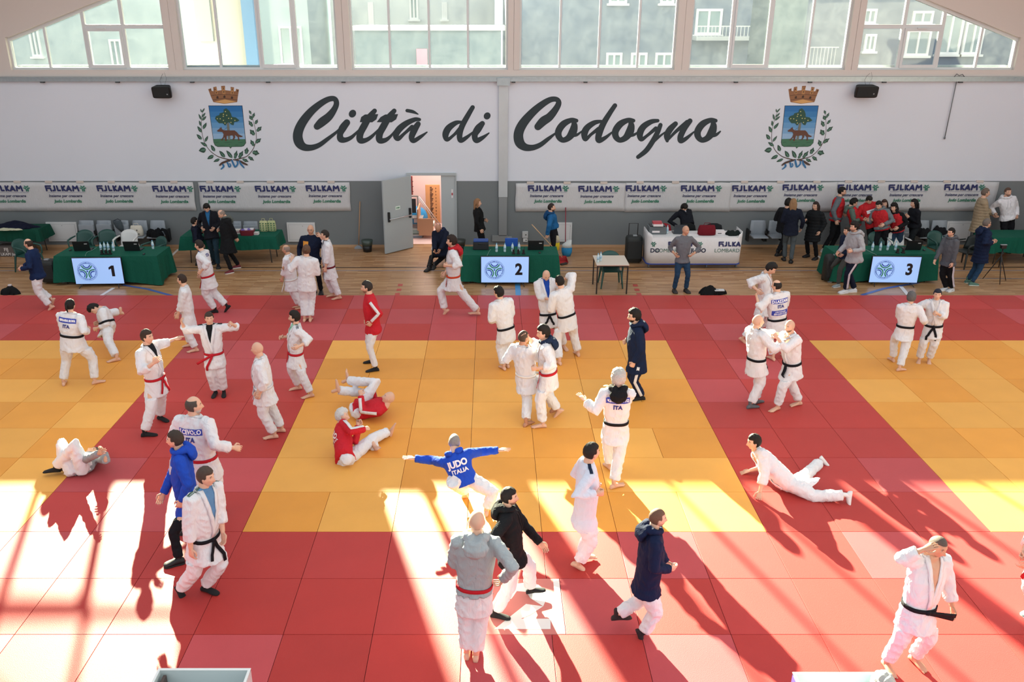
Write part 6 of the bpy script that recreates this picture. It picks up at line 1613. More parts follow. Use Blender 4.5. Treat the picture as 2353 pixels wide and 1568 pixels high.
# ---------------------------------------------------------------- trolley loudspeakers, tripod, cleaning things
def trolley(label, px, py, w, h, handle=False, d=.34):
    q = onz(px, py, 0); t = empty('trolley_loudspeaker', q, label, 'loudspeaker'); m = MB(); Z = Vector((0, 0, 1))
    m.add(*loft([Z * .05, Z * .08, Z * h * .9, Z * h * .97, Z * h], [Vector((1, 0, 0))] * 5, [Vector((0, 1, 0))] * 5, [w * .46, w * .5, w * .5, w * .45, w * .36], [d * .44, d * .5, d * .5, d * .42, d * .3], 24, 4)); m.build('cabinet', mat('speaker_green_black', '151c1b', .55, bump=.2, bscale=200), t, True)
    m = MB(); m.bevbox(-w * .42, w * .42, -d * .5 - .012, -d * .5 + .02, .14, h * .84, .015); m.build('grille', mat('grille_black', '181c1d', .7, bump=.5, bscale=300), t)
    for sx in (-1, 1): m = MB(); m.cyl(Vector((sx * w * .4 - .02, .1, .045)), Vector((sx * w * .4 + .02, .1, .045)), .045, n=14); m.build('wheel', M_SBLK, t, True)
    m = MB(); m.bevbox(-.05, .06, -.1, -.02, h - .02, h + .03, .008); m.build('knob_panel', mat('badge_grey', '8a9094', .4), t)
    if handle: m = MB(); m.tubes([Vector((-w * .33, .06, h - .05)), Vector((-w * .33, .06, h + .32)), Vector((w * .2, .06, h + .32)), Vector((w * .2, .06, h - .05))], .013); m.build('handle', M_SBLK, t, True)
trolley('black trolley loudspeaker with raised handle left of the white counter', 1454, 603, .46, .76, True); trolley('black trolley loudspeaker standing at the left end of table 1', 120, 650, .40, .62); trolley('black trolley loudspeaker at the left end of table 3 by the walking man', 1909, 646, .46, .70)
q = ony(2306, 566, onz(2290, 650, 0).y); base = onz(2290, 650, 0); t = empty('camera_tripod', (q.x, base.y, 0), 'black camera tripod with a small camera at the right edge', 'tripod')
for x_, y_ in ((2258, 641.5), (2297, 655), (2311, 646)):
    f_ = onz(x_, y_, 0); m = MB(); m.cyl(Vector((0, 0, q.z - .25)), f_ - Vector(t.location) + Vector((0, 0, .01)), .014, .009); m.build('leg', mat('tripod_black', '1c1e22', .4), t, True)
m = MB(); m.cyl(Vector((0, 0, q.z - .55)), Vector((0, 0, q.z - .06)), .014); m.tubes([Vector((0, 0, q.z - .08)), Vector((-.06, -.16, q.z - .16))], .008); m.build('column', mat('tripod_black', '1c1e22', .4), t, True)
m = MB(); m.bevbox(-.06, .06, -.05, .05, q.z - .06, q.z + .03, .012); m.build('camera_body', mat('tripod_black', '1c1e22', .4), t); m = MB(); m.bevbox(-.08, .08, -.03, .03, q.z + .03, q.z + .045, .004); m.build('screen_cover', mat('badge_grey', '8a9094', .4), t)
def stick(name, label, p, q, r, col, cat, head=None):
    t = empty(name, q, label, cat); m = MB(); m.cyl(p - q, Vector((0, 0, 0.0)), r, n=8); m.build('handle', mat('stick', col, .5), t, True)
    if head: head(t)
    return t
b0 = onz(824, 571, 0)
def bh(t):
    m = MB(); m.add(*loft([Vector((0, 0, .09)), Vector((0, -.01, .05)), Vector((0, -.02, .0))], [Vector((1, 0, 0))] * 3, [Vector((0, 1, 0))] * 3, [.03, .1, .13], [.02, .03, .035], 12, 4)); m.build('brush_head', mat('brush_grey', '848c94', .7), t)
stick('broom', 'long wooden broom leaning on the grey wall left of the door', Vector((ony(827, 463, YW - .03).x, YW - .03, ony(827, 463, YW - .03).z)), Vector((b0.x, b0.y, .0)), .013, 'b08862', 'broom', bh)
b0 = onz(1299, 577, 0); p0 = ony(1300, 477, YW - .04)
def mh(t):
    m = MB(); m.add(*loft([Vector((0, 0, .12)), Vector((0, 0, .06)), Vector((0, 0, .01))], [Vector((1, 0, 0))] * 3, [Vector((0, 1, 0))] * 3, [.03, .09, .11], [.03, .06, .07], 12)); m.build('mop_head', cloth('b4b8ba'), t, True)
stick('mop', 'mop with a dark red handle leaning on the wall by the white panel', Vector((p0.x, YW - .04, p0.z)), Vector((b0.x, b0.y, 0)), .013, '8a2c3c', 'mop', mh)
for px, py, w_, h_, lab, c2 in ((844.5, 578, .15, .28, 'black waste bin with a translucent liner right of the broom', '3c4a44'), (1058, 575, .14, .26, 'dark waste bin behind the left end of the green table 2', '3a403c')):
    q = onz(px, py, 0); t = empty('waste_bin', q, lab, 'bin'); Z = Vector((0, 0, 1)); m = MB(); m.add(*loft([Z * 0, Z * h_ * .7], [Vector((1, 0, 0))] * 2, [Vector((0, 1, 0))] * 2, [w_ * .8, w_ * .95], [w_ * .8, w_ * .95], 18)); m.build('bin_body', mat('bin_black', '15181a', .5), t, True)
    m = MB(); m.add(*loft([Z * h_ * .65, Z * h_ * .9, Z * h_ * 1.2], [Vector((1, 0, 0))] * 3, [Vector((0, 1, 0))] * 3, [w_ * .97, w_ * 1.02, w_ * 1.12], [w_ * .97, w_, w_ * 1.05], 18)); m.build('liner', mat('liner_green', c2, .3), t, True)
q = onz(1302, 588, 0); t = empty('cleaning_bag', q, 'blue and white plastic sack beside the mop', 'bag'); Z = Vector((0, 0, 1)); m = MB(); m.add(*loft([Z * 0, Z * .12, Z * .25], [Vector((1, 0, 0))] * 3, [Vector((0, 1, 0))] * 3, [.11, .15, .15], [.1, .12, .1], 14)); m.build('blue_sack', cloth('2d7fae'), t, True); m = MB(); m.add(*loft([Z * .25, Z * .34, Vector((.08, 0, .46))], [Vector((1, 0, 0))] * 3, [Vector((0, 1, 0))] * 3, [.15, .13, .05], [.1, .07, .02], 14)); m.build('white_top', cloth('cdd4d4'), t, True)
q = onz(1291, 603, 0); t = empty('dustpan', q, 'red long handled dustpan at the end of the wooden broom stick', 'dustpan'); m = MB(); m.add([(-.16, -.12, .0), (.16, -.12, .0), (.12, .12, .0), (-.12, .12, .0), (-.16, -.12, .03), (.16, -.12, .03), (.12, .12, .14), (-.12, .12, .14)], [(0, 1, 2, 3), (3, 2, 6, 7), (0, 3, 7, 4), (1, 5, 6, 2)]); o = m.build('pan', mat('pan_red', 'a82a2e', .5), t); o.modifiers.new('s', 'SOLIDIFY').thickness = .008; o.location = (0, 0, .01); m = MB(); m.add(*loft([Vector((-.05, -.3, .02)), Vector((.12, -.18, .03))], [Vector((0, 0, 1))] * 2, [Vector((.5, -.8, 0))] * 2, [.02] * 2, [.05] * 2, 8, 4)); m.build('brush', mat('brush_dark', '2a2624', .8), t)
BROOM_P, BROOM_Q = ony(1222, 516, onz(1291, 603, 0).y - .1), ony(1292, 592, onz(1291, 603, 0).y - .1)
stick('broom', 'thin wooden broom held slanted by the man in the blue jacket', BROOM_P, Vector((BROOM_Q.x, BROOM_Q.y, max(.03, BROOM_Q.z))), .012, 'c9a27a', 'broom')
q = ony(1275, 573, onz(1291, 603, 0).y + .25); t = empty('rubbish_bag', (q.x, q.y, 0), 'white and yellow rubbish bag held by the man in the blue jacket', 'bag'); zt = ony(1273, 536, q.y).z; m = MB(); m.add(*loft([Z * .25, Z * .3, Z * .5], [Vector((1, 0, 0))] * 3, [Vector((0, 1, 0))] * 3, [.05, .12, .13], [.05, .09, .09], 14)); m.build('yellow_part', cloth('cdb52e'), t, True); m = MB(); m.add(*loft([Z * .5, Z * .65, Z * (zt - .02)], [Vector((1, 0, 0))] * 3, [Vector((0, 1, 0))] * 3, [.13, .11, .05], [.09, .08, .04], 14)); m.build('white_part', cloth('c4bfa8'), t, True)
# ---------------------------------------------------------------- store room contents
q = onz(968, 560, 0)
t = empty('expansion_tank', (ony(957, 500, 26.4).x, 26.4, 0), 'round blue tank with a white label inside the store room', 'tank')
zc_ = ony(957, 500, 26.4).z; m = MB(); g_, gf = head_grid(20, 14); m.add([tuple(v * .36) for v in g_], gf); o = m.build('tank_body', mat('tank_blue', '2f8cc0', .3), t, True); o.location.z = zc_
m = MB(); m.bevbox(-.05, .13, -.375, -.35, -.08, .06, .004); o = m.build('white_label', mat('paper', 'd9d6d8', .7), t); o.location.z = zc_
m = MB(); m.cyl(Vector((0, 0, 0)), Vector((0, 0, zc_ - .3)), .2, n=14); m.build('stand', mat('tank_dark', '4a4a4c', .5), t)
a = ony(977, 425, 26.6); b_ = ony(1012, 512, 26.6)
t = empty('leaning_board', ((a.x + b_.x) / 2, 26.6, b_.z), 'tall orange wooden board with dark holes leaning in the store room', 'board'); w_ = (b_.x - a.x) / 2; h_ = a.z - b_.z
m = MB(); m.bevbox(-w_, w_, 0, .05, -.0, h_, .005); m.build('board', mat('board_orange', 'c98c58', .6, var=.1), t)
m = MB()
for i in range(22): m.box(-w_ * .35, -w_ * .1 + .02 * (i % 3), -.006, 0, h_ * (.04 + i * .042), h_ * (.04 + i * .042) + .03)
for i in range(11): m.box(w_ * .4, w_ * .5, -.006, 0, h_ * (.05 + i * .085), h_ * (.05 + i * .085) + .03)
m.build('dark_slots', mat('slot_dark', '5c3c28', .7), t)
for k, (x0_, y0_, x1_, y1_) in enumerate(((960, 452, 1006, 518), (963, 452, 1011, 516))):
    a = ony(x0_, y0_, 26.1); b_ = ony(x1_, y1_, 26.1); t = empty('metal_pole', b_, 'thin pale metal pole leaning in the store room, %s of two' % ('left', 'right')[k], 'pole'); m = MB(); m.cyl(a - b_, Vector((0, 0, 0)), .014); m.build('pole', mat('pole_pale', 'c0b8b6', .4), t, True); m = MB(); m.cyl(Vector((0, 0, 0)), Vector((0, 0, -.04)), .018); m.build('rubber_end', M_SBLK, t)
a = ony(943, 405, 24.9); b_ = ony(948, 448, 24.9); t = empty('red_strip', ((a.x + b_.x) / 2, 24.9, b_.z), 'narrow red upright board just inside the open door', 'board'); m = MB(); m.bevbox(-.035, .035, 0, .03, 0, a.z - b_.z, .004); m.build('board', mat('strip_red', 'b04844', .5), t); m = MB(); [m.cyl(Vector((.05, -.03, z_)), Vector((.03, .0, z_)), .01) for z_ in (.1, .25, .4)]; m.build('hook', mat('leg_steel', '4a4d50', .4, .5), t)
a = ony(946, 452, 25.9); b_ = ony(959, 475, 25.9); t = empty('steel_rack', (a.x, 25.9, b_.z), 'grey metal frame with a dark panel above the blue tank', 'frame'); m = MB(); m.box(-.1, .2, 0, .04, .3, .34); m.box(.16, .2, 0, .04, -.3, .34); m.build('bars', mat('frame_grey', '8a8884', .5), t); m = MB(); m.box(-.1, .12, .01, .03, -.2, .24); m.build('dark_panel', mat('panel_black', '25292a', .6), t)
q = onz(967, 577, 0); t = empty('wooden_crate', (q.x + .06, 25.2, 0), 'light wooden crate standing in the store room doorway', 'crate'); m = MB(); m.box(-.26, -.22, 0, .9, .25, .9); m.box(-.22, .22, 0, .03, .1, .62); m.build('side_panel', mat('crate_wood', 'c39370', .6), t); m = MB(); m.box(-.22, .22, .03, .9, .25, .29); m.build('bottom_panel', mat('crate_wood', 'c39370', .6), t)
for k, (px, py, z_, w_, h_, c, lab) in enumerate(((955, 530, .6, .3, .16, '9ab4b0', 'grey green box stacked in the store room'), (958, 545, .35, .32, .2, '8a9aa8', 'grey blue bin in the store room'), (957, 560, .0, .3, .3, 'b4bcb8', 'pale plastic crate low in the store room'), (985, 517, .9, .34, .14, 'a8c4b0', 'green and white packages on top of the crate'), (1000, 548, .3, .2, .3, '2a5aa8', 'blue plastic sack behind the seated man'))):
    q = ony(px, py, 25.4 if k < 3 else 25.7); t = empty('storage_box', (q.x, q.y, q.z - h_ / 2), lab, 'box'); m = MB(); m.bevbox(-w_ / 2, w_ / 2, -.1, .25, 0, h_, .02); m.build('box_body', mat('plastic', c, .5), t); m = MB(); m.bevbox(-w_ / 2 - .01, w_ / 2 + .01, -.11, .26, h_ - .03, h_ + .005, .008); m.build('rim', mat('plastic', 'c8ccc8', .5), t)
# shelving under the boxes so that they stand on something
t = empty('low_shelf', (ony(957, 545, 25.5).x, 25.5, 0), 'low grey shelf carrying boxes in the store room', 'shelf')
for z_ in (.0, .3, .58): m = MB(); m.box(-.22, .22, -.15, .25, z_, z_ + .02); m.build('shelf_board', mat('frame_grey', '8a8884', .5), t)
# ---------------------------------------------------------------- open topped scoring desks at the near edge
def desk(label, L, Rr, z, depth, outer, lid=False):
    a = onz(*L, z); b_ = onz(*Rr, z); w = (b_.x - a.x); t = empty('scoring_desk', ((a.x + b_.x) / 2, a.y - depth / 2, MZ), label, 'desk'); h = z - MZ; W_ = w / 2; D = depth / 2; th = .018
    Mi = mat('desk_inside', 'bfcbcb', .5); Mo = mat('desk_outside', outer, .5)
    for nm, q in (('back_panel', (-W_, W_, D - th, D)), ('front_panel', (-W_, W_, -D, -D + th)), ('left_panel', (-W_, -W_ + th, -D, D)), ('right_panel', (W_ - th, W_, -D, D))):
        m = MB(); m.box(*q, 0, h - .0); o = m.build(nm, Mi, t)
    e_ = .002
    m = MB(); m.box(-W_ - e_, -W_, -D, D, 0, h - .02); m.box(W_, W_ + e_, -D, D, 0, h - .02); m.box(-W_, W_, D, D + e_, 0, h - .02); m.build('outer_covering', Mo, t)
    m = MB(); m.box(-W_ + th, W_ - th, -D + th, D - th, h - .30, h - .28); m.build('worktop', Mi, t)
    m = MB(); m.box(-W_ - .004, W_ + .004, D - th - .003, D + .004, h, h + .006); m.box(-W_ - .004, -W_ + th, -D, D, h, h + .006); m.box(W_ - th, W_ + .004, -D, D, h, h + .006); m.build('white_rim', mat('rim_white', 'e2e4e2', .4), t)
    return t, W_, D, h
t, W_, D, h = desk('white open topped desk cut off by the lower left frame edge', (365, 1538), (577, 1534), 1.0, .7, 'cfc4c8')
m = MB(); m.bevbox(-W_ + .05, -W_ + .08, -.1, D - .04, h - .15, h - .03, .006); m.build('dark_bar', mat('bar_dark', '4a3c38', .6), t)
t, W_, D, h = desk('white open topped desk with purple outside cut off by the lower right frame edge', (1822, 1547), (2033, 1544), 1.0, .7, '4e4098')
m = MB(); m.add([(W_ - .26, D - .25, h - .02), (W_ - .03, D - .03, h - .01), (W_ - .03, D - .25, h - .02), (W_ - .26, D - .25, h - .05), (W_ - .03, D - .03, h - .05), (W_ - .03, D - .25, h - .05)], [(0, 2, 1), (3, 4, 5), (0, 1, 4, 3), (1, 2, 5, 4), (2, 0, 3, 5)]); m.build('blue_corner_flap', mat('flap_blue', '1f63ae', .5), t)
# ---------------------------------------------------------------- the people
N_ = 'navy'
K = 'BLACK'
BLK = '17181b'; RB = 'b5202c'; BB = '15161c'
person('man in a navy jacket and white judo trousers jogging left at the left edge', [(118, 712), (124, 696, .12)], (62, 549), -90, wa=(85, 625), top_style='jacket', jc='14264a', hl=(44, 619, .1, 'fist'), hr=(50, 616, -.1, 'fist'), hair='receding', hairc='33261f', fp=(35, 60), skin='l')
person('broad judoka from behind, black belt, blue name patch and ITA, by left yellow mat', [(148, 883), (226, 881)], (160, 688), 172, wa=(165, 768), b=1.28, belt=BB, hair='pony', hairc='15110f', back=dict(name='FERRARA ROSA', ts=.052), hl=(185, 757, -.3, 'grip'), hr=(207, 756, -.15, 'grip'), hdy=.05, fy=(200, 130))
person('judoka bent double gripping the broad judoka beside the left yellow mat', [(263, 831), (272, 724, .55)], (203, 708), -70, wa=(247, 740), H=1.72, up=(-.85, -.1, .45), belt=BB, hair='full', hairc='15110f', hl=(216, 757, .1, 'grip'), hr=(218, 745, 0, 'grip'), hup=(-.75, -.2, .2), hy=-60, ffd=(None, None))
person('man with red belt and black socks pointing right at the left yellow mat corner', [(342, 1003), (374, 967)], (335, 758), 75, wa=(355, 865), belt=RB, shirt='1a1c22', hair='short', hairc='3a2c24', hl=(409, 776, -.42, 'open'), hr=(361, 828, .25, 'relax'), shoe='sock', fy=(60, 100), lapc=GI, el=(379, 789, -.32))
person('man with red belt facing us with both elbows raised', [(494, 910), (515, 909)], (479, 718), 6, wa=(491, 808), belt=RB, shirt='17181b', hair='short', hairc='3c2f28', hr=(416, 737, .1, 'relax'), hl=(530, 743, .15, 'fist'), er=(426, 760, -.05), el=(545, 752, -.05), shoe='sock', shoulder='17181b', open=.25, tails=((-.28, .15), (.14, .32)), hy=20)
person('judoka standing left in white with bare feet behind the man with raised elbows', [(434, 797), (445, 809)], (416, 631), -75, wa=(432, 722), hl='belly', hr='belly', hair='short', hairc='33261f', hy=-95)
person('judoka with blue collar and red belt stepping left near screen 1', [(490, 719), (524, 712, .06)], (455, 552), -95, wa=(477, 632), belt=RB, hl=(457, 628, .2, 'fist'), hr='belly', hair='short', hairc='2a211c', shoe='sock', lapc=GI, shirt='27408c', fp=(0, 45), back=dict(lines=[(.02, .09, '24307c', 'ITA', .003)], u=.8), hood=None)
person('bald old judoka with a white belt looking left by the woman with a ponytail', [(690, 711), (684, 708)], (656, 563), -95, wa=(669, 640), belt='dcdad8', hair='receding', hairc='8a7a70', hr=(650, 615, .1, 'fist'), hl='belly', skin='m', tails=((-.2, .16), (-.3, .2)), b=1.1, pdy=.0)
person('judoka with tied brown hair seen from behind with an arm on the bald man', [(702, 737), (714, 737)], (704, 563), 180, wa=(704, 635), hair='bun', hairc='5e4434', hl=(672, 592, -.15, 'open'), hr='front', fy=(175, 185), b=1.05)
person('old man in navy with glasses and an orange badge facing us', [(738, 676), (722, 675)], (713, 517), 0, wood=True, wa=(716, 588), top_style='jacket', jc='101a30', tc='14161c', trousers='slim', shoe='shoe', hair='bald', hairc='9a8f88', glasses=1, hl='down', hr='down', skin='m', b=1.15, chest=(.62, .11, .13, .13, 'd08a2a'))
person('judoka with dark red belt laying a hand on the shoulder of the man in navy', [(763, 682), (775, 688)], (745, 529), -75, wa=(757, 611), belt='6a1c28', hair='short', hairc='2c2622', hl=(747, 622, .1, 'relax'), hr=(731, 538, -.3, 'relax'), shirt='4a545c', lapc=GI)
person('bald judoka in white standing with a red belt end showing in the left red lane', [(624, 1008), (641, 993)], (589, 787), -85, wa=(606, 885), hair='bald', hairc='9a8070', belt='dbdbdf', hr=(592, 910, .05, 'relax'), hl=(592, 914, .12, 'relax'), b=1.12, tails=((.06, .2), (-.2, .05)), hy=-95)
person('bearded judoka with three dark shoulder stripes and a red belt in the left red lane', [(681, 896), (709, 914)], (675, 716), -70, wa=(680, 808), belt=RB, hair='full', hairc='1d1714', beard=.8, hr=(643, 776, .05, 'fist'), hl=(679, 800, .25, 'relax'), shirt='8fc4a8', shoulder='2c3038', three=1, hy=-80, tails=((-.08, .24), (-.02, .18)))
person('man in a red and white tracksuit jacket standing on the yellow corner', [(857, 854), (851, 835)], (841, 646), -80, wa=(857, 745), H=1.8, top_style='jacket', jc='c02430', armstripe='dedcdc', hair='short', hairc='2c2624', beard=.7, shoe='sock', hl=(848, 747, .05, 'relax'), hr='pocket', trousers='slim', tc=GI)
person('judoka with a red hood and orange belt striding left past table 2', [(1025, 722), (1091, 723, .03)], (1037, 542), -90, wa=(1043, 632), belt='c8482a', hood='b0242c', hair='full', hairc='2a1e1a', hl=(1021, 610, .15, 'fist'), hr='belly', fp=(-8, 50), beard=.3, tails=((.05, .2), (-.1, .22)))
person('old man in a navy coat seated by the open door', [(983, 623), (996, 618)], (1003, 519), -25, wood=True, H=1.72, wa=(1015, 575), pdy=.45, hdy=-.15, top_style='coat', jc='131a2c', tc='14161c', trousers='slim', shoe='shoe', hair='bald', hairc='8a7c74', skin='t', hl=(1009, 579, .45, 'relax'), hr=(999, 580, .5, 'relax'), hp=-35, len=.03, knee=((1022, 588, .35), (992, 590, .4)), hood='1a2440')
person('dark haired judoka with black belt seen from behind left of the red hooded pair', [(1155, 848), (1165, 842)], (1144, 660), -160, wa=(1162, 752), belt=BB, hair='full', hairc='141110', hl='jog', hr='belly', hy=-120)
person('bald judoka with a blue shirt wrestling at the middle of the far yellow edge', [(1256, 800), (1298, 803)], (1257, 624), 12, wa=(1259, 720), belt=BB, hair='bald', hairc='6a5a50', shirt='2048a4', hl=(1312, 664, .35, 'open'), hr=(1271, 690, .25, 'grip'), hp=-30, open=.1, shoe='bare')
person('dark haired judoka gripping the bald man in the blue shirt', [(1282, 836), (1326, 816)], (1284, 634), -160, wa=(1302, 722), belt=BB, hair='short', hairc='1c1815', hl=(1262, 690, -.3, 'grip'), hr=(1290, 645, -.35, 'relax'), er=(.3, 0, .6), hy=-140)
person('shaven headed judoka with a white belt leaning into the young dark haired one', [(1213, 977), (1276, 946, .03)], (1203, 760), 135, wa=(1208, 858), H=1.74, pdy=.12, belt='e2e0de', hair='buzz', hairc='4a3a30', skin='t', hl=(1186, 800, -.25, 'grip'), hr=(1252, 790, -.3, 'grip'), hy=120, b=1.08, tails=((-.3, .1), (-.2, .2)))
person('young dark haired judoka with a red belt held in a clinch', [(1240, 983), (1285, 953, .05)], (1247, 749), -95, wa=(1261, 852), H=1.76, pdy=-.08, belt=RB, hair='full', hairc='1e1814', hl=(1224, 848, .15, 'fist'), hr=(1206, 770, -.2, 'relax'), hood='1c2a44', fp=(0, 45), hy=-75)
person('bearded man in a navy hooded jacket looking at his phone', [(1467, 920), (1462, 912)], (1457, 711), -88, wa=(1464, 825), H=1.83, top_style='jacket', jc='12203c', tc='16213c', trousers='track', legstripe='dcdcdc', shoe='sock', hood='12203c', hair='full', hairc='17120f', beard=1, glasses=1, hr=(1433, 786, .0, 'grip'), hl='pocket', len=.06, b=1.1)
person('silver haired judoka from behind with an arm out to the left', [(1398, 1076), (1417, 1120)], (1422, 852), 176, wa=(1416, 967), belt=BB, hair='full', hairc='b9b6b0', ht=1.5, hl=(1336, 912, -.15, 'open'), hr=(1400, 890, -.3, 'relax'), back=dict(name='M.STRADIOTTO', ts=.055), hood='15161a', fy=(200, 120), sleeve=.03)
person('dark haired judoka looking down in the far pair by the right red lane', [(1707, 787), (1735, 770, .02)], (1780, 607), 60, wa=(1756, 690), H=1.76, hair='full', hairc='191513', hl=(1790, 680, -.1, 'grip'), hr=(1745, 672, .2, 'relax'), hp=-25, fp=(0, 30), open=.15)
person('balding judoka from behind with two blue back patches in the far right pair', [(1772, 826), (1803, 822)], (1785, 644), -170, wa=(1786, 731), belt=BB, hair='receding', hairc='1f1b19', hl=(1737, 677, -.1, 'grip'), hr=(1775, 680, -.3, 'relax'), back=dict(name='D.LAZZARI', ts=.075, low=1), b=1.1, hy=-130)
person('bald judoka with grey socks gripping the bearded one in the right red lane', [(1729, 938), (1742, 927)], (1743, 724), 115, wa=(1738, 822), belt=BB, hair='bald', hairc='7a6a60', hl=(1800, 768, -.25, 'grip'), hr=(1812, 776, .1, 'grip'), shoe='sock', shoec='5c6066', hy=95, shirt='4a4e54')
person('bald bearded judoka with a black belt in the right red lane', [(1781, 944), (1830, 932)], (1815, 736), -65, wa=(1820, 831), belt=BB, hair='bald', hairc='4a3a30', beard=.9, hl=(1780, 768, .05, 'grip'), hr=(1770, 806, .1, 'grip'), hy=-60, tails=((-.03, .36), (-.06, .3)))
person('grey haired judoka seen from behind on the right yellow mat', [(2048, 829), (2070, 852)], (2096, 672), 165, wa=(2081, 748), belt=BB, hair='full', hairc='5e5c5c', hl=(2086, 700, -.2, 'relax'), hr=(2127, 742, -.05, 'grip'), fy=(185, 110))
person('dark haired judoka facing us on the right yellow mat', [(2111, 833), (2134, 834)], (2156, 665), -25, wa=(2146, 745), belt=BB, hair='short', hairc='1a2030', hl=(2150, 718, .2, 'grip'), hr=(2081, 702, .05, 'relax'), shirt='d2cfce', fp=(20, 20))
person('man in a grey sweatshirt lying on his back at the left edge', [(121, 1086, .05), (143, 1082, .05)], (224, 1028), -90, H=1.72, W=tuple(onz(190, 1072, .18)), top=tuple(onz(232, 1034, .2)), up=(.85, .5, .12), hup=(.8, .5, .2), hfw=(-.15, -.1, 1), fwd=(-.1, -.15, 1), top_style='hoodie', jc='8e9498', len=-.01, hair='buzz', hairc='5a4c44', shoe='sock', skin='m', hl=(237, 1034, .1, 'relax'), hr=(232, 1040, .35, 'relax'), el=(244, 1058, .1), pup=(.9, .35, .15), knee=((173, 1024, -.05), (141, 1022, .1)), shl=(0, 0))
person('grey bearded judoka from behind, red belt, blue name patch, beside the blue hooded man', [(502, 1185), (470, 1190)], (443, 912), 165, wa=(462, 1048), belt=RB, hair='receding', hairc='4c443e', beard=.9, beardc='b9b4ae', hr=(549, 1031, .0, 'relax'), hl='down', back=dict(name='S.CEVOLO', ts=.085, u=.72), b=1.2, hy=110, shoe='sock', el=(-.3, 0, -1), sleeve=.03)
person('young man in a blue hooded sweatshirt and dark trousers walking left', [(403, 1298), (432, 1225)], (399, 991), -75, wa=(432, 1158), top_style='hoodie', jc='1f49b4', hood='1f49b4', tc='15161c', trousers='slim', shoe='shoe', hair='short', hairc='3a302a', beard=.25, hr=(370, 1147, .1, 'relax'), hl='down', hy=-85, chest=(.72, -.07, .1, .1, 'b4bcd8'), cord='dddddd')
person('heavy judoka with black belt and tricolour shoulder stripes walking right', [(414, 1368), (481, 1362)], (472, 1075), 62, wa=(468, 1225), belt=BB, shirt='5c86b0', hair='short', hairc='4a3c34', hr=(440, 1276, .1, 'relax'), hl='belly', shoe='sock', b=1.12, shoulder='2c5a44', three=1, fp=(0, 45), swapf=False, hy=80, open=.2)
person('silver haired man in a red and white jacket sitting on the yellow mat', [(905, 990, .1), (868, 1035, .05)], (786, 940), 118, hy=88, H=1.74, wa=(786, 1030), W=tuple(onz(790, 1046, .2)), hdy=-.05, top_style='jacket', jc='c02430', armstripe='dedcdc', hair='full', hairc='c9c6c2', hl=(824, 968, -.05, 'fist'), hr=(846, 984, .15, 'fist'), pup=(-.25, 0, 1), ffd=(((.35, .05, 1), (-1, .1, .3)), ((.2, -.6, .4), (-.4, 0, 1))), knee=((858, 1008, -.05), (850, 1030, .25)), back=dict(lines=[(.03, .06, 'e8d8d8', 'FIJLKAM', .002), (-.05, .11, 'f2eaea', 'JUDO', .006), (-.13, .06, 'e8d8d8', 'TOSCANA', .001)], u=.62))
person('bald man in a red and white jacket rolled onto his back', [(780, 888, .45), (803, 866, .5)], (896, 890), -80, H=1.74, W=tuple(onz(836, 944, .16)), top=tuple(onz(901, 902, .52)), up=(.8, .15, .45), hup=(.5, .1, .8), hfw=(-.8, -.1, .3), fwd=(-.45, 0, .9), pup=(.9, 0, -.2), top_style='jacket', jc='c02430', armstripe='dedcdc', hair='bald', hairc='7a6a60', hl=(828, 899, .1, 'grip'), hr=(850, 880, -.1, 'grip'), knee=((846, 905, .1), (862, 880, -.1)), ffd=(((-.3, 0, 1), (-1, 0, -.2)), ((-.3, 0, 1), (-1, 0, -.2))), len=.0)
person('man in a blue JUDO ITALIA jacket lunging with both arms spread', [(1070, 1144, .05), (1118, 1178)], (1044, 997), 185, H=1.78, wa=(1060, 1088), top_style='jacket', jc='1f49b8', hair='buzz', hairc='8a8480', hl=(940, 1053, -.22, 'open'), hr=(1158, 1034, -.22, 'open'), hdy=.25, pdy=.0, hup=(0, .5, .8), knee=((1040, 1108, -.2), (1131, 1133, -.15)), back=dict(lines=[(.02, .125, 'e6e8ee', 'JUDO', .006), (-.085, .08, 'e6e8ee', 'ITALIA', .003)], u=.5), hood='1f49b8', hoodz=.4, el=(0, .2, -.1), er=(0, .2, -.1), fp=(40, 0))
person('shaven man in a grey hooded sweatshirt with a red belt seen from behind', [(1074, 1500), (1094, 1505)], (1096, 1175), 178, wa=(1090, 1340), belt=RB, top_style='hoodie', jc='9ea6aa', hood='9ea6aa', hair='bald', hairc='6a5a50', hr=(1150, 1338, .05, 'relax'), hl='front', len=-.035, skirt=GI, b=1.0, fy=(178, 178), fp=(-5, -5), cord='e4e4e4')
person('bearded man in a black hooded sweatshirt stepping right', [(1148, 1421), (1230, 1362, .04)], (1170, 1122), 85, wa=(1176, 1268), top_style='hoodie', jc='15161a', hood='15161a', hair='short', hairc='1c1816', beard=.7, hl=(1249, 1257, -.05, 'relax'), hr=(1160, 1270, .1, 'relax'), shoe='sock', cord='15161a', fp=(-10, 0))
person('man in a white zip jacket with a dark shoulder patch jogging right', [(1329, 1308), (1345, 1284, .02)], (1361, 1019), 95, wa=(1343, 1180), top_style='jacket', jc='d3d8e8', tc='e6dde4', hair='short', hairc='201a18', hr=(1384, 1134, .15, 'fist'), hl=(1377, 1115, -.1, 'fist'), shoulder='1c2840', hy=110, fp=(0, 30), len=.03)
person('red bearded man in a navy hooded sweatshirt jogging right', [(1466, 1466), (1426, 1424, .1)], (1514, 1170), 92, wa=(1486, 1338), top_style='hoodie', jc='131d3c', hood='131d3c', hair='buzz', hairc='6a4c3c', beard=.6, beardc='a0644a', hr=(1549, 1307, .0, 'relax'), hl='jog', shoe='sock', shoec='2a2022', fp=(0, 70), len=.0, b=1.03)
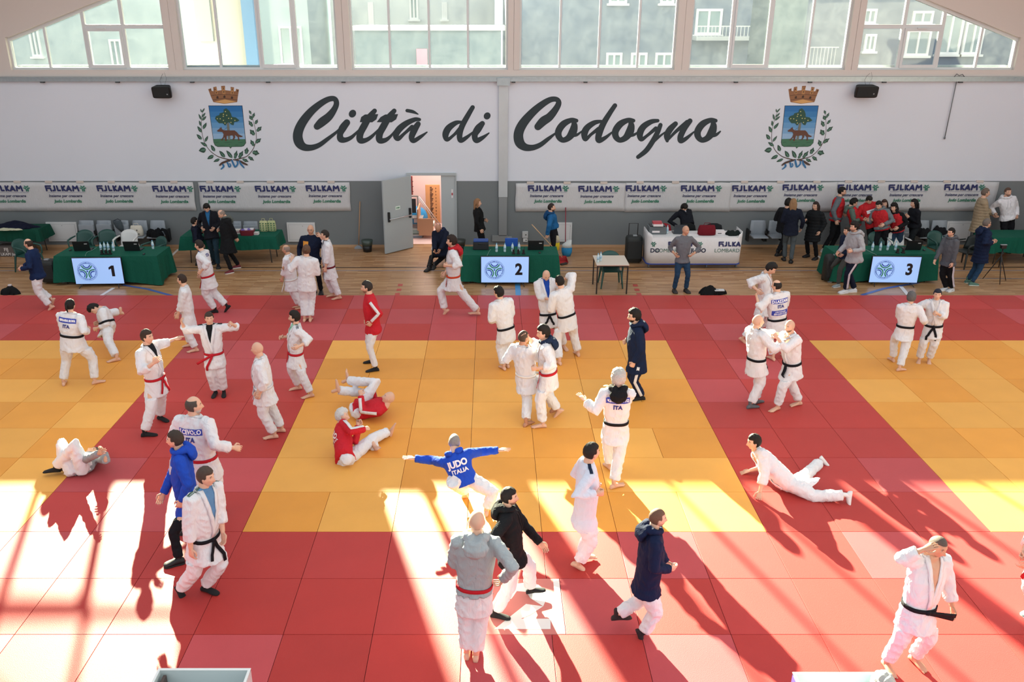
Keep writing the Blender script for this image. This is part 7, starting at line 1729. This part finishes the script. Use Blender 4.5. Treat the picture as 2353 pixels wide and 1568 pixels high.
person('judoka stretching face down with arms propped on the red lane at right', [(1956, 1148, .06), (1899, 1060, .06)], (1731, 998), -105, H=1.76, W=tuple(onz(1812, 1112, .17)), top=tuple(ony(1733, 999, onz(1733, 1112, 0).y)), up=(-.7, 0, .7), hup=(-.1, 0, 1), fwd=(-.6, -.35, -.6), hfw=(-1, -.1, .3), pup=(-.9, 0.05, .25), hair='short', hairc='17130f', hl=(1744, 1143, None, 'open'), hr=(1712, 1085, None, 'open'), shoe='sock', shoec='dcdcdc', knee=((1872, 1140, None, .10), (1852, 1092, None, .10)), ffd=(((-.1, -.2, -1), (-1, 0, .1)), ((.5, 0, -.6), (-.5, 0, -.6))), belt=None)
person('judoka with black belt scratching his head at the right foreground', [(2040, 1540), (2106, 1528)], (2166, 1237), 12, wa=(2112, 1386), belt=BB, hair='buzz', hairc='5a4e48', hr=(2140, 1256, .1, 'relax'), er=(2070, 1284, .0), hl=(2191, 1408, .05, 'relax'), hy=25, hp=-10, tails=((.32, .1), (-.34, .06)), open=.12, b=1.08, skin='m', sleeve=.04)
person('judoka cut off by the right frame edge with a grey shoe', [(2372, 1416), (2412, 1440)], (2420, 1150), -80, wa=(2402, 1290), belt=RB, hair='short', hl=(2352, 1302, .0, 'relax'), shoe='shoe', shoec='6c8088', hr='front')
# ---- along the wall, on the wooden floor
W_ = dict(wood=True, shoe='shoe', trousers='slim')
person('short person in a dark suit seen from behind beside the blue jumper man', [(458, 610), (465, 606)], (446, 501), 110, **W_, top_style='blazer', jc='151a2a', tc='16181e', hair='full', hairc='1c1715', hl='belly', hr='down', shirt='c8c8cc')
person('man in a dark blazer over a blue jumper looking down at his hands', [(502, 616), (492, 606)], (473, 471), 10, **W_, top_style='blazer', jc='14161e', shirt='27608c', tc='1e3440', hair='full', hairc='15110f', hr=(465, 527, .2, 'relax'), hl=(489, 528, .2, 'relax'), hp=-30, open=.0)
person('bald man in a long black coat leaning over the green table', [(528, 628), (544, 616)], (503, 484), -60, **W_, wa=(522, 550), top_style='coat', jc='15171a', tc='131417', shoec='6a1c28', solec='dddddd', hair='receding', hairc='8a7a70', hl=(546, 552, -.1, 'relax'), hr=(500, 530, .1, 'relax'), hp=-25, b=1.1, hood='5a605c')
person('long haired woman in black standing beside the vertical duct', [(1100, 592), (1106, 588)], (1097, 457), 92, **W_, top_style='blazer', jc='131416', tc='121316', hair='long', hairc='8a6648', hl='belly', hr=(1107, 533, .1, 'relax'), shirt='131416', H=1.68)
person('bearded man in a blue jacket sweeping behind table 2', [(1262, 602), (1276, 596)], (1267, 467), 88, **W_, top_style='jacket', jc='1d5a8c', tc='15161c', hair='buzz', hairc='2c221e', beard=.9, hr=(1256, 546, .25, 'fist'), hl=(1277, 536, -.1, 'fist'), hood='16426c', H=1.8)
person('young man in a dark suit and tie bowed over the white counter', [(1566, 585), (1578, 585)], (1575, 472), 15, **W_, top_style='blazer', jc='14171f', shirt='c9ccd2', tc='15161c', hair='full', hairc='120f0e', hr=(1562, 523, .15, 'relax'), hl=(1571, 526, .2, 'relax'), hp=-40, open=.1, H=1.78)
person('balding man in a grey shirt and jeans with hands on his hips', [(1550, 672), (1578, 672)], (1577, 519), 10, **W_, wa=(1568, 592), top_style='shirt', jc='686a70', tc='24405c', hair='bald', hairc='8a8078', skin='m', hr=(1554, 588, .15, 'relax'), hl=(1588, 588, .15, 'relax'), er=(1539, 570, -.12), el=(1608, 570, -.12), belt=None, hy=30, shoec='2c2624', solec='1a1616', sleeve=.05, shirt_=1)
person('person in black half hidden behind the woman with long fair hair', [(1788, 588), (1800, 583)], (1813, 457), 130, **W_, top_style='coat', jc='15171b', tc='131418', hair='full', hairc='17130f', hl='belly', hr='belly', H=1.78)
person('woman with long fair hair in a navy blazer and grey trousers seen from behind', [(1801, 598), (1817, 604)], (1824, 457), 165, **W_, top_style='blazer', jc='141a2a', tc='4c5458', hair='long', hairc='8c6c4c', hl='belly', hr='down', H=1.72)
person('woman in a shiny black quilted coat with a raised hand', [(1853, 591), (1873, 597)], (1875, 464), -55, **W_, top_style='coat', jc='16191c', puffer=1, len=.24, tc='121316', hair='long', hairc='2e1f1a', glasses=1, hr=(1849, 507, .15, 'fist'), hl=(1881, 538, .1, 'relax'), H=1.66)
RBIB = 'b5262c'; V = dict(wood=True, shoe='shoe', trousers='slim', top_style='hoodie', bib=RBIB)
TG = [(0, 0, .045, '2a2f50', 'FIJLKAM', .001)]
person('tallest man in a red bib with glasses looking right over the group', [(1896, 580), (1912, 577)], (1937, 430), 65, **V, jc='60686e', tc='14161a', hair='short', hairc='17130f', beard=.7, glasses=1, hl='belly', hr='down', chest=(.5, -.03, .26, .08, 'd4d4d8', TG), shoec='b9b9b6')
person('person in a red bib over a grey hood bending right', [(1950, 588), (1962, 586)], (1966, 457), 75, **V, jc='56685f', hood='56685f', tc='14202c', hair='full', hairc='14100e', hl='front', hr='belly', hp=-20, H=1.72)
person('man in a red bib reading a sheet at the centre of the group', [(1995, 592), (2007, 592)], (2000, 453), 5, **V, jc='b5262c', tc='14161a', hair='short', hairc='17130f', hp=-35, hr=(1989, 506, .25, 'grip'), hl=(2006, 506, .25, 'grip'), chest=(.5, 0, .3, .09, 'd4d4d8', TG), H=1.76)
person('young man in a red bib with grey hood and sleeves looking at the sheet', [(2016, 600), (2030, 598)], (2018, 463), -45, **V, jc='6c7478', hood='6c7478', tc='14161a', hair='short', hairc='1c1614', hr=(1993, 506, .15, 'relax'), hl='belly', hp=-15, H=1.76)
person('brown haired woman mostly hidden behind the young man in a red bib', [(2034, 588), (2042, 588)], (2032, 459), -30, wood=True, shoe='shoe', trousers='slim', top_style='hoodie', jc='3c4046', tc='14161a', hair='long', hairc='3c2a20', H=1.68)
person('curly dark haired woman in a red bib with black sleeves', [(2052, 600), (2064, 598)], (2054, 468), -55, **V, jc='141518', tc='24384c', hair='curly', hairc='120e0d', hr='belly', hl='belly', H=1.68, chest=(.5, .03, .2, .09, 'd4d4d8', TG))
person('black haired woman in dark clothes looking at a phone', [(2088, 592), (2100, 590)], (2101, 458), -85, wood=True, shoe='shoe', trousers='slim', top_style='jacket', jc='14171e', tc='1a2024', hair='long', hairc='0e0c0d', ht=1.2, hr=(2081, 493, .1, 'relax'), hl=(2084, 496, -.1, 'relax'), H=1.7)
person('man in a light grey hooded sweatshirt and striped track trousers walking left', [(1938, 674), (1957, 671)], (1964, 510), -80, wood=True, wa=(1964, 587), top_style='hoodie', jc='a4a4a8', hood='a4a4a8', tc='131a2c', trousers='track', legstripe='c9c4cc', shoe='shoe', shoec='cfd0d4', hair='full', hairc='1c1613', beard=.6, hr=(1923, 584, .1, 'relax'), hl=(1951, 578, .25, 'grip'), b=1.12)
person('person in dark clothes walking close behind the light grey hooded man', [(1922, 660), (1912, 646, .02)], (1947, 521), -75, wood=True, wa=(1944, 582), top_style='jacket', jc='15223a', tc='454644', trousers='slim', shoe='shoe', shoec='8a9498', hair='short', hairc='2a211c', hl='belly', hr='belly', fp=(0, 25))
person('man with glasses in a dark grey hooded sweatshirt walking left past table 3', [(2169, 668), (2184, 670)], (2187, 524), -70, wood=True, wa=(2180, 597), top_style='hoodie', jc='55585e', hood='55585e', tc='121316', trousers='track', legstripe='c4c0c8', shoe='shoe', shoec='c9cacc', hair='short', hairc='15110f', glasses=1, beard=.3, hr=(2147, 603, .1, 'relax'), hl=(2187, 611, .15, 'relax'))
person('grey haired man in a beige padded jacket looking right', [(2226, 585), (2240, 578)], (2267, 433), 75, wood=True, wa=(2248, 515), top_style='coat', jc='a08e74', puffer=1, len=.05, tc='17181c', trousers='slim', shoe='shoe', hair='short', hairc='6c5e54', hl=(2286, 496, -.05, 'relax'), hr='belly', b=1.1)
person('man in a white hooded sweatshirt facing us behind the right green table', [(2296, 580), (2312, 580)], (2317, 431), 5, wood=True, top_style='hoodie', jc='dcdce0', hood='dcdce0', tc='131418', trousers='slim', shoe='shoe', hair='buzz', hairc='5a4438', beard=.7, hl='pocket', hr=(2288, 496, .1, 'relax'), cord='dcdce0')
person('man in a navy padded jacket and jeans walking away with a phone at right', [(2226, 650), (2236, 656)], (2270, 503), 95, wood=True, wa=(2254, 583), top_style='coat', jc='14213c', hood='14213c', puffer=1, len=.06, tc='24405c', trousers='slim', shoe='shoe', shoec='4c7468', solec='c9d4cc', hair='short', hairc='6a625c', glasses=1, hl=(2287, 555, -.1, 'grip'), hr=(2284, 557, .1, 'grip'))
person('grey haired person whose hair shows at the lower edge by the purple desk', [(2012, 1900), (2040, 1900)], (2031, 1556), 0, H=1.7, top_style='shirt', jc='c9c9cc', tc='22262c', trousers='slim', shoe='shoe', hair='full', hairc='b9b6b0')
make_people()
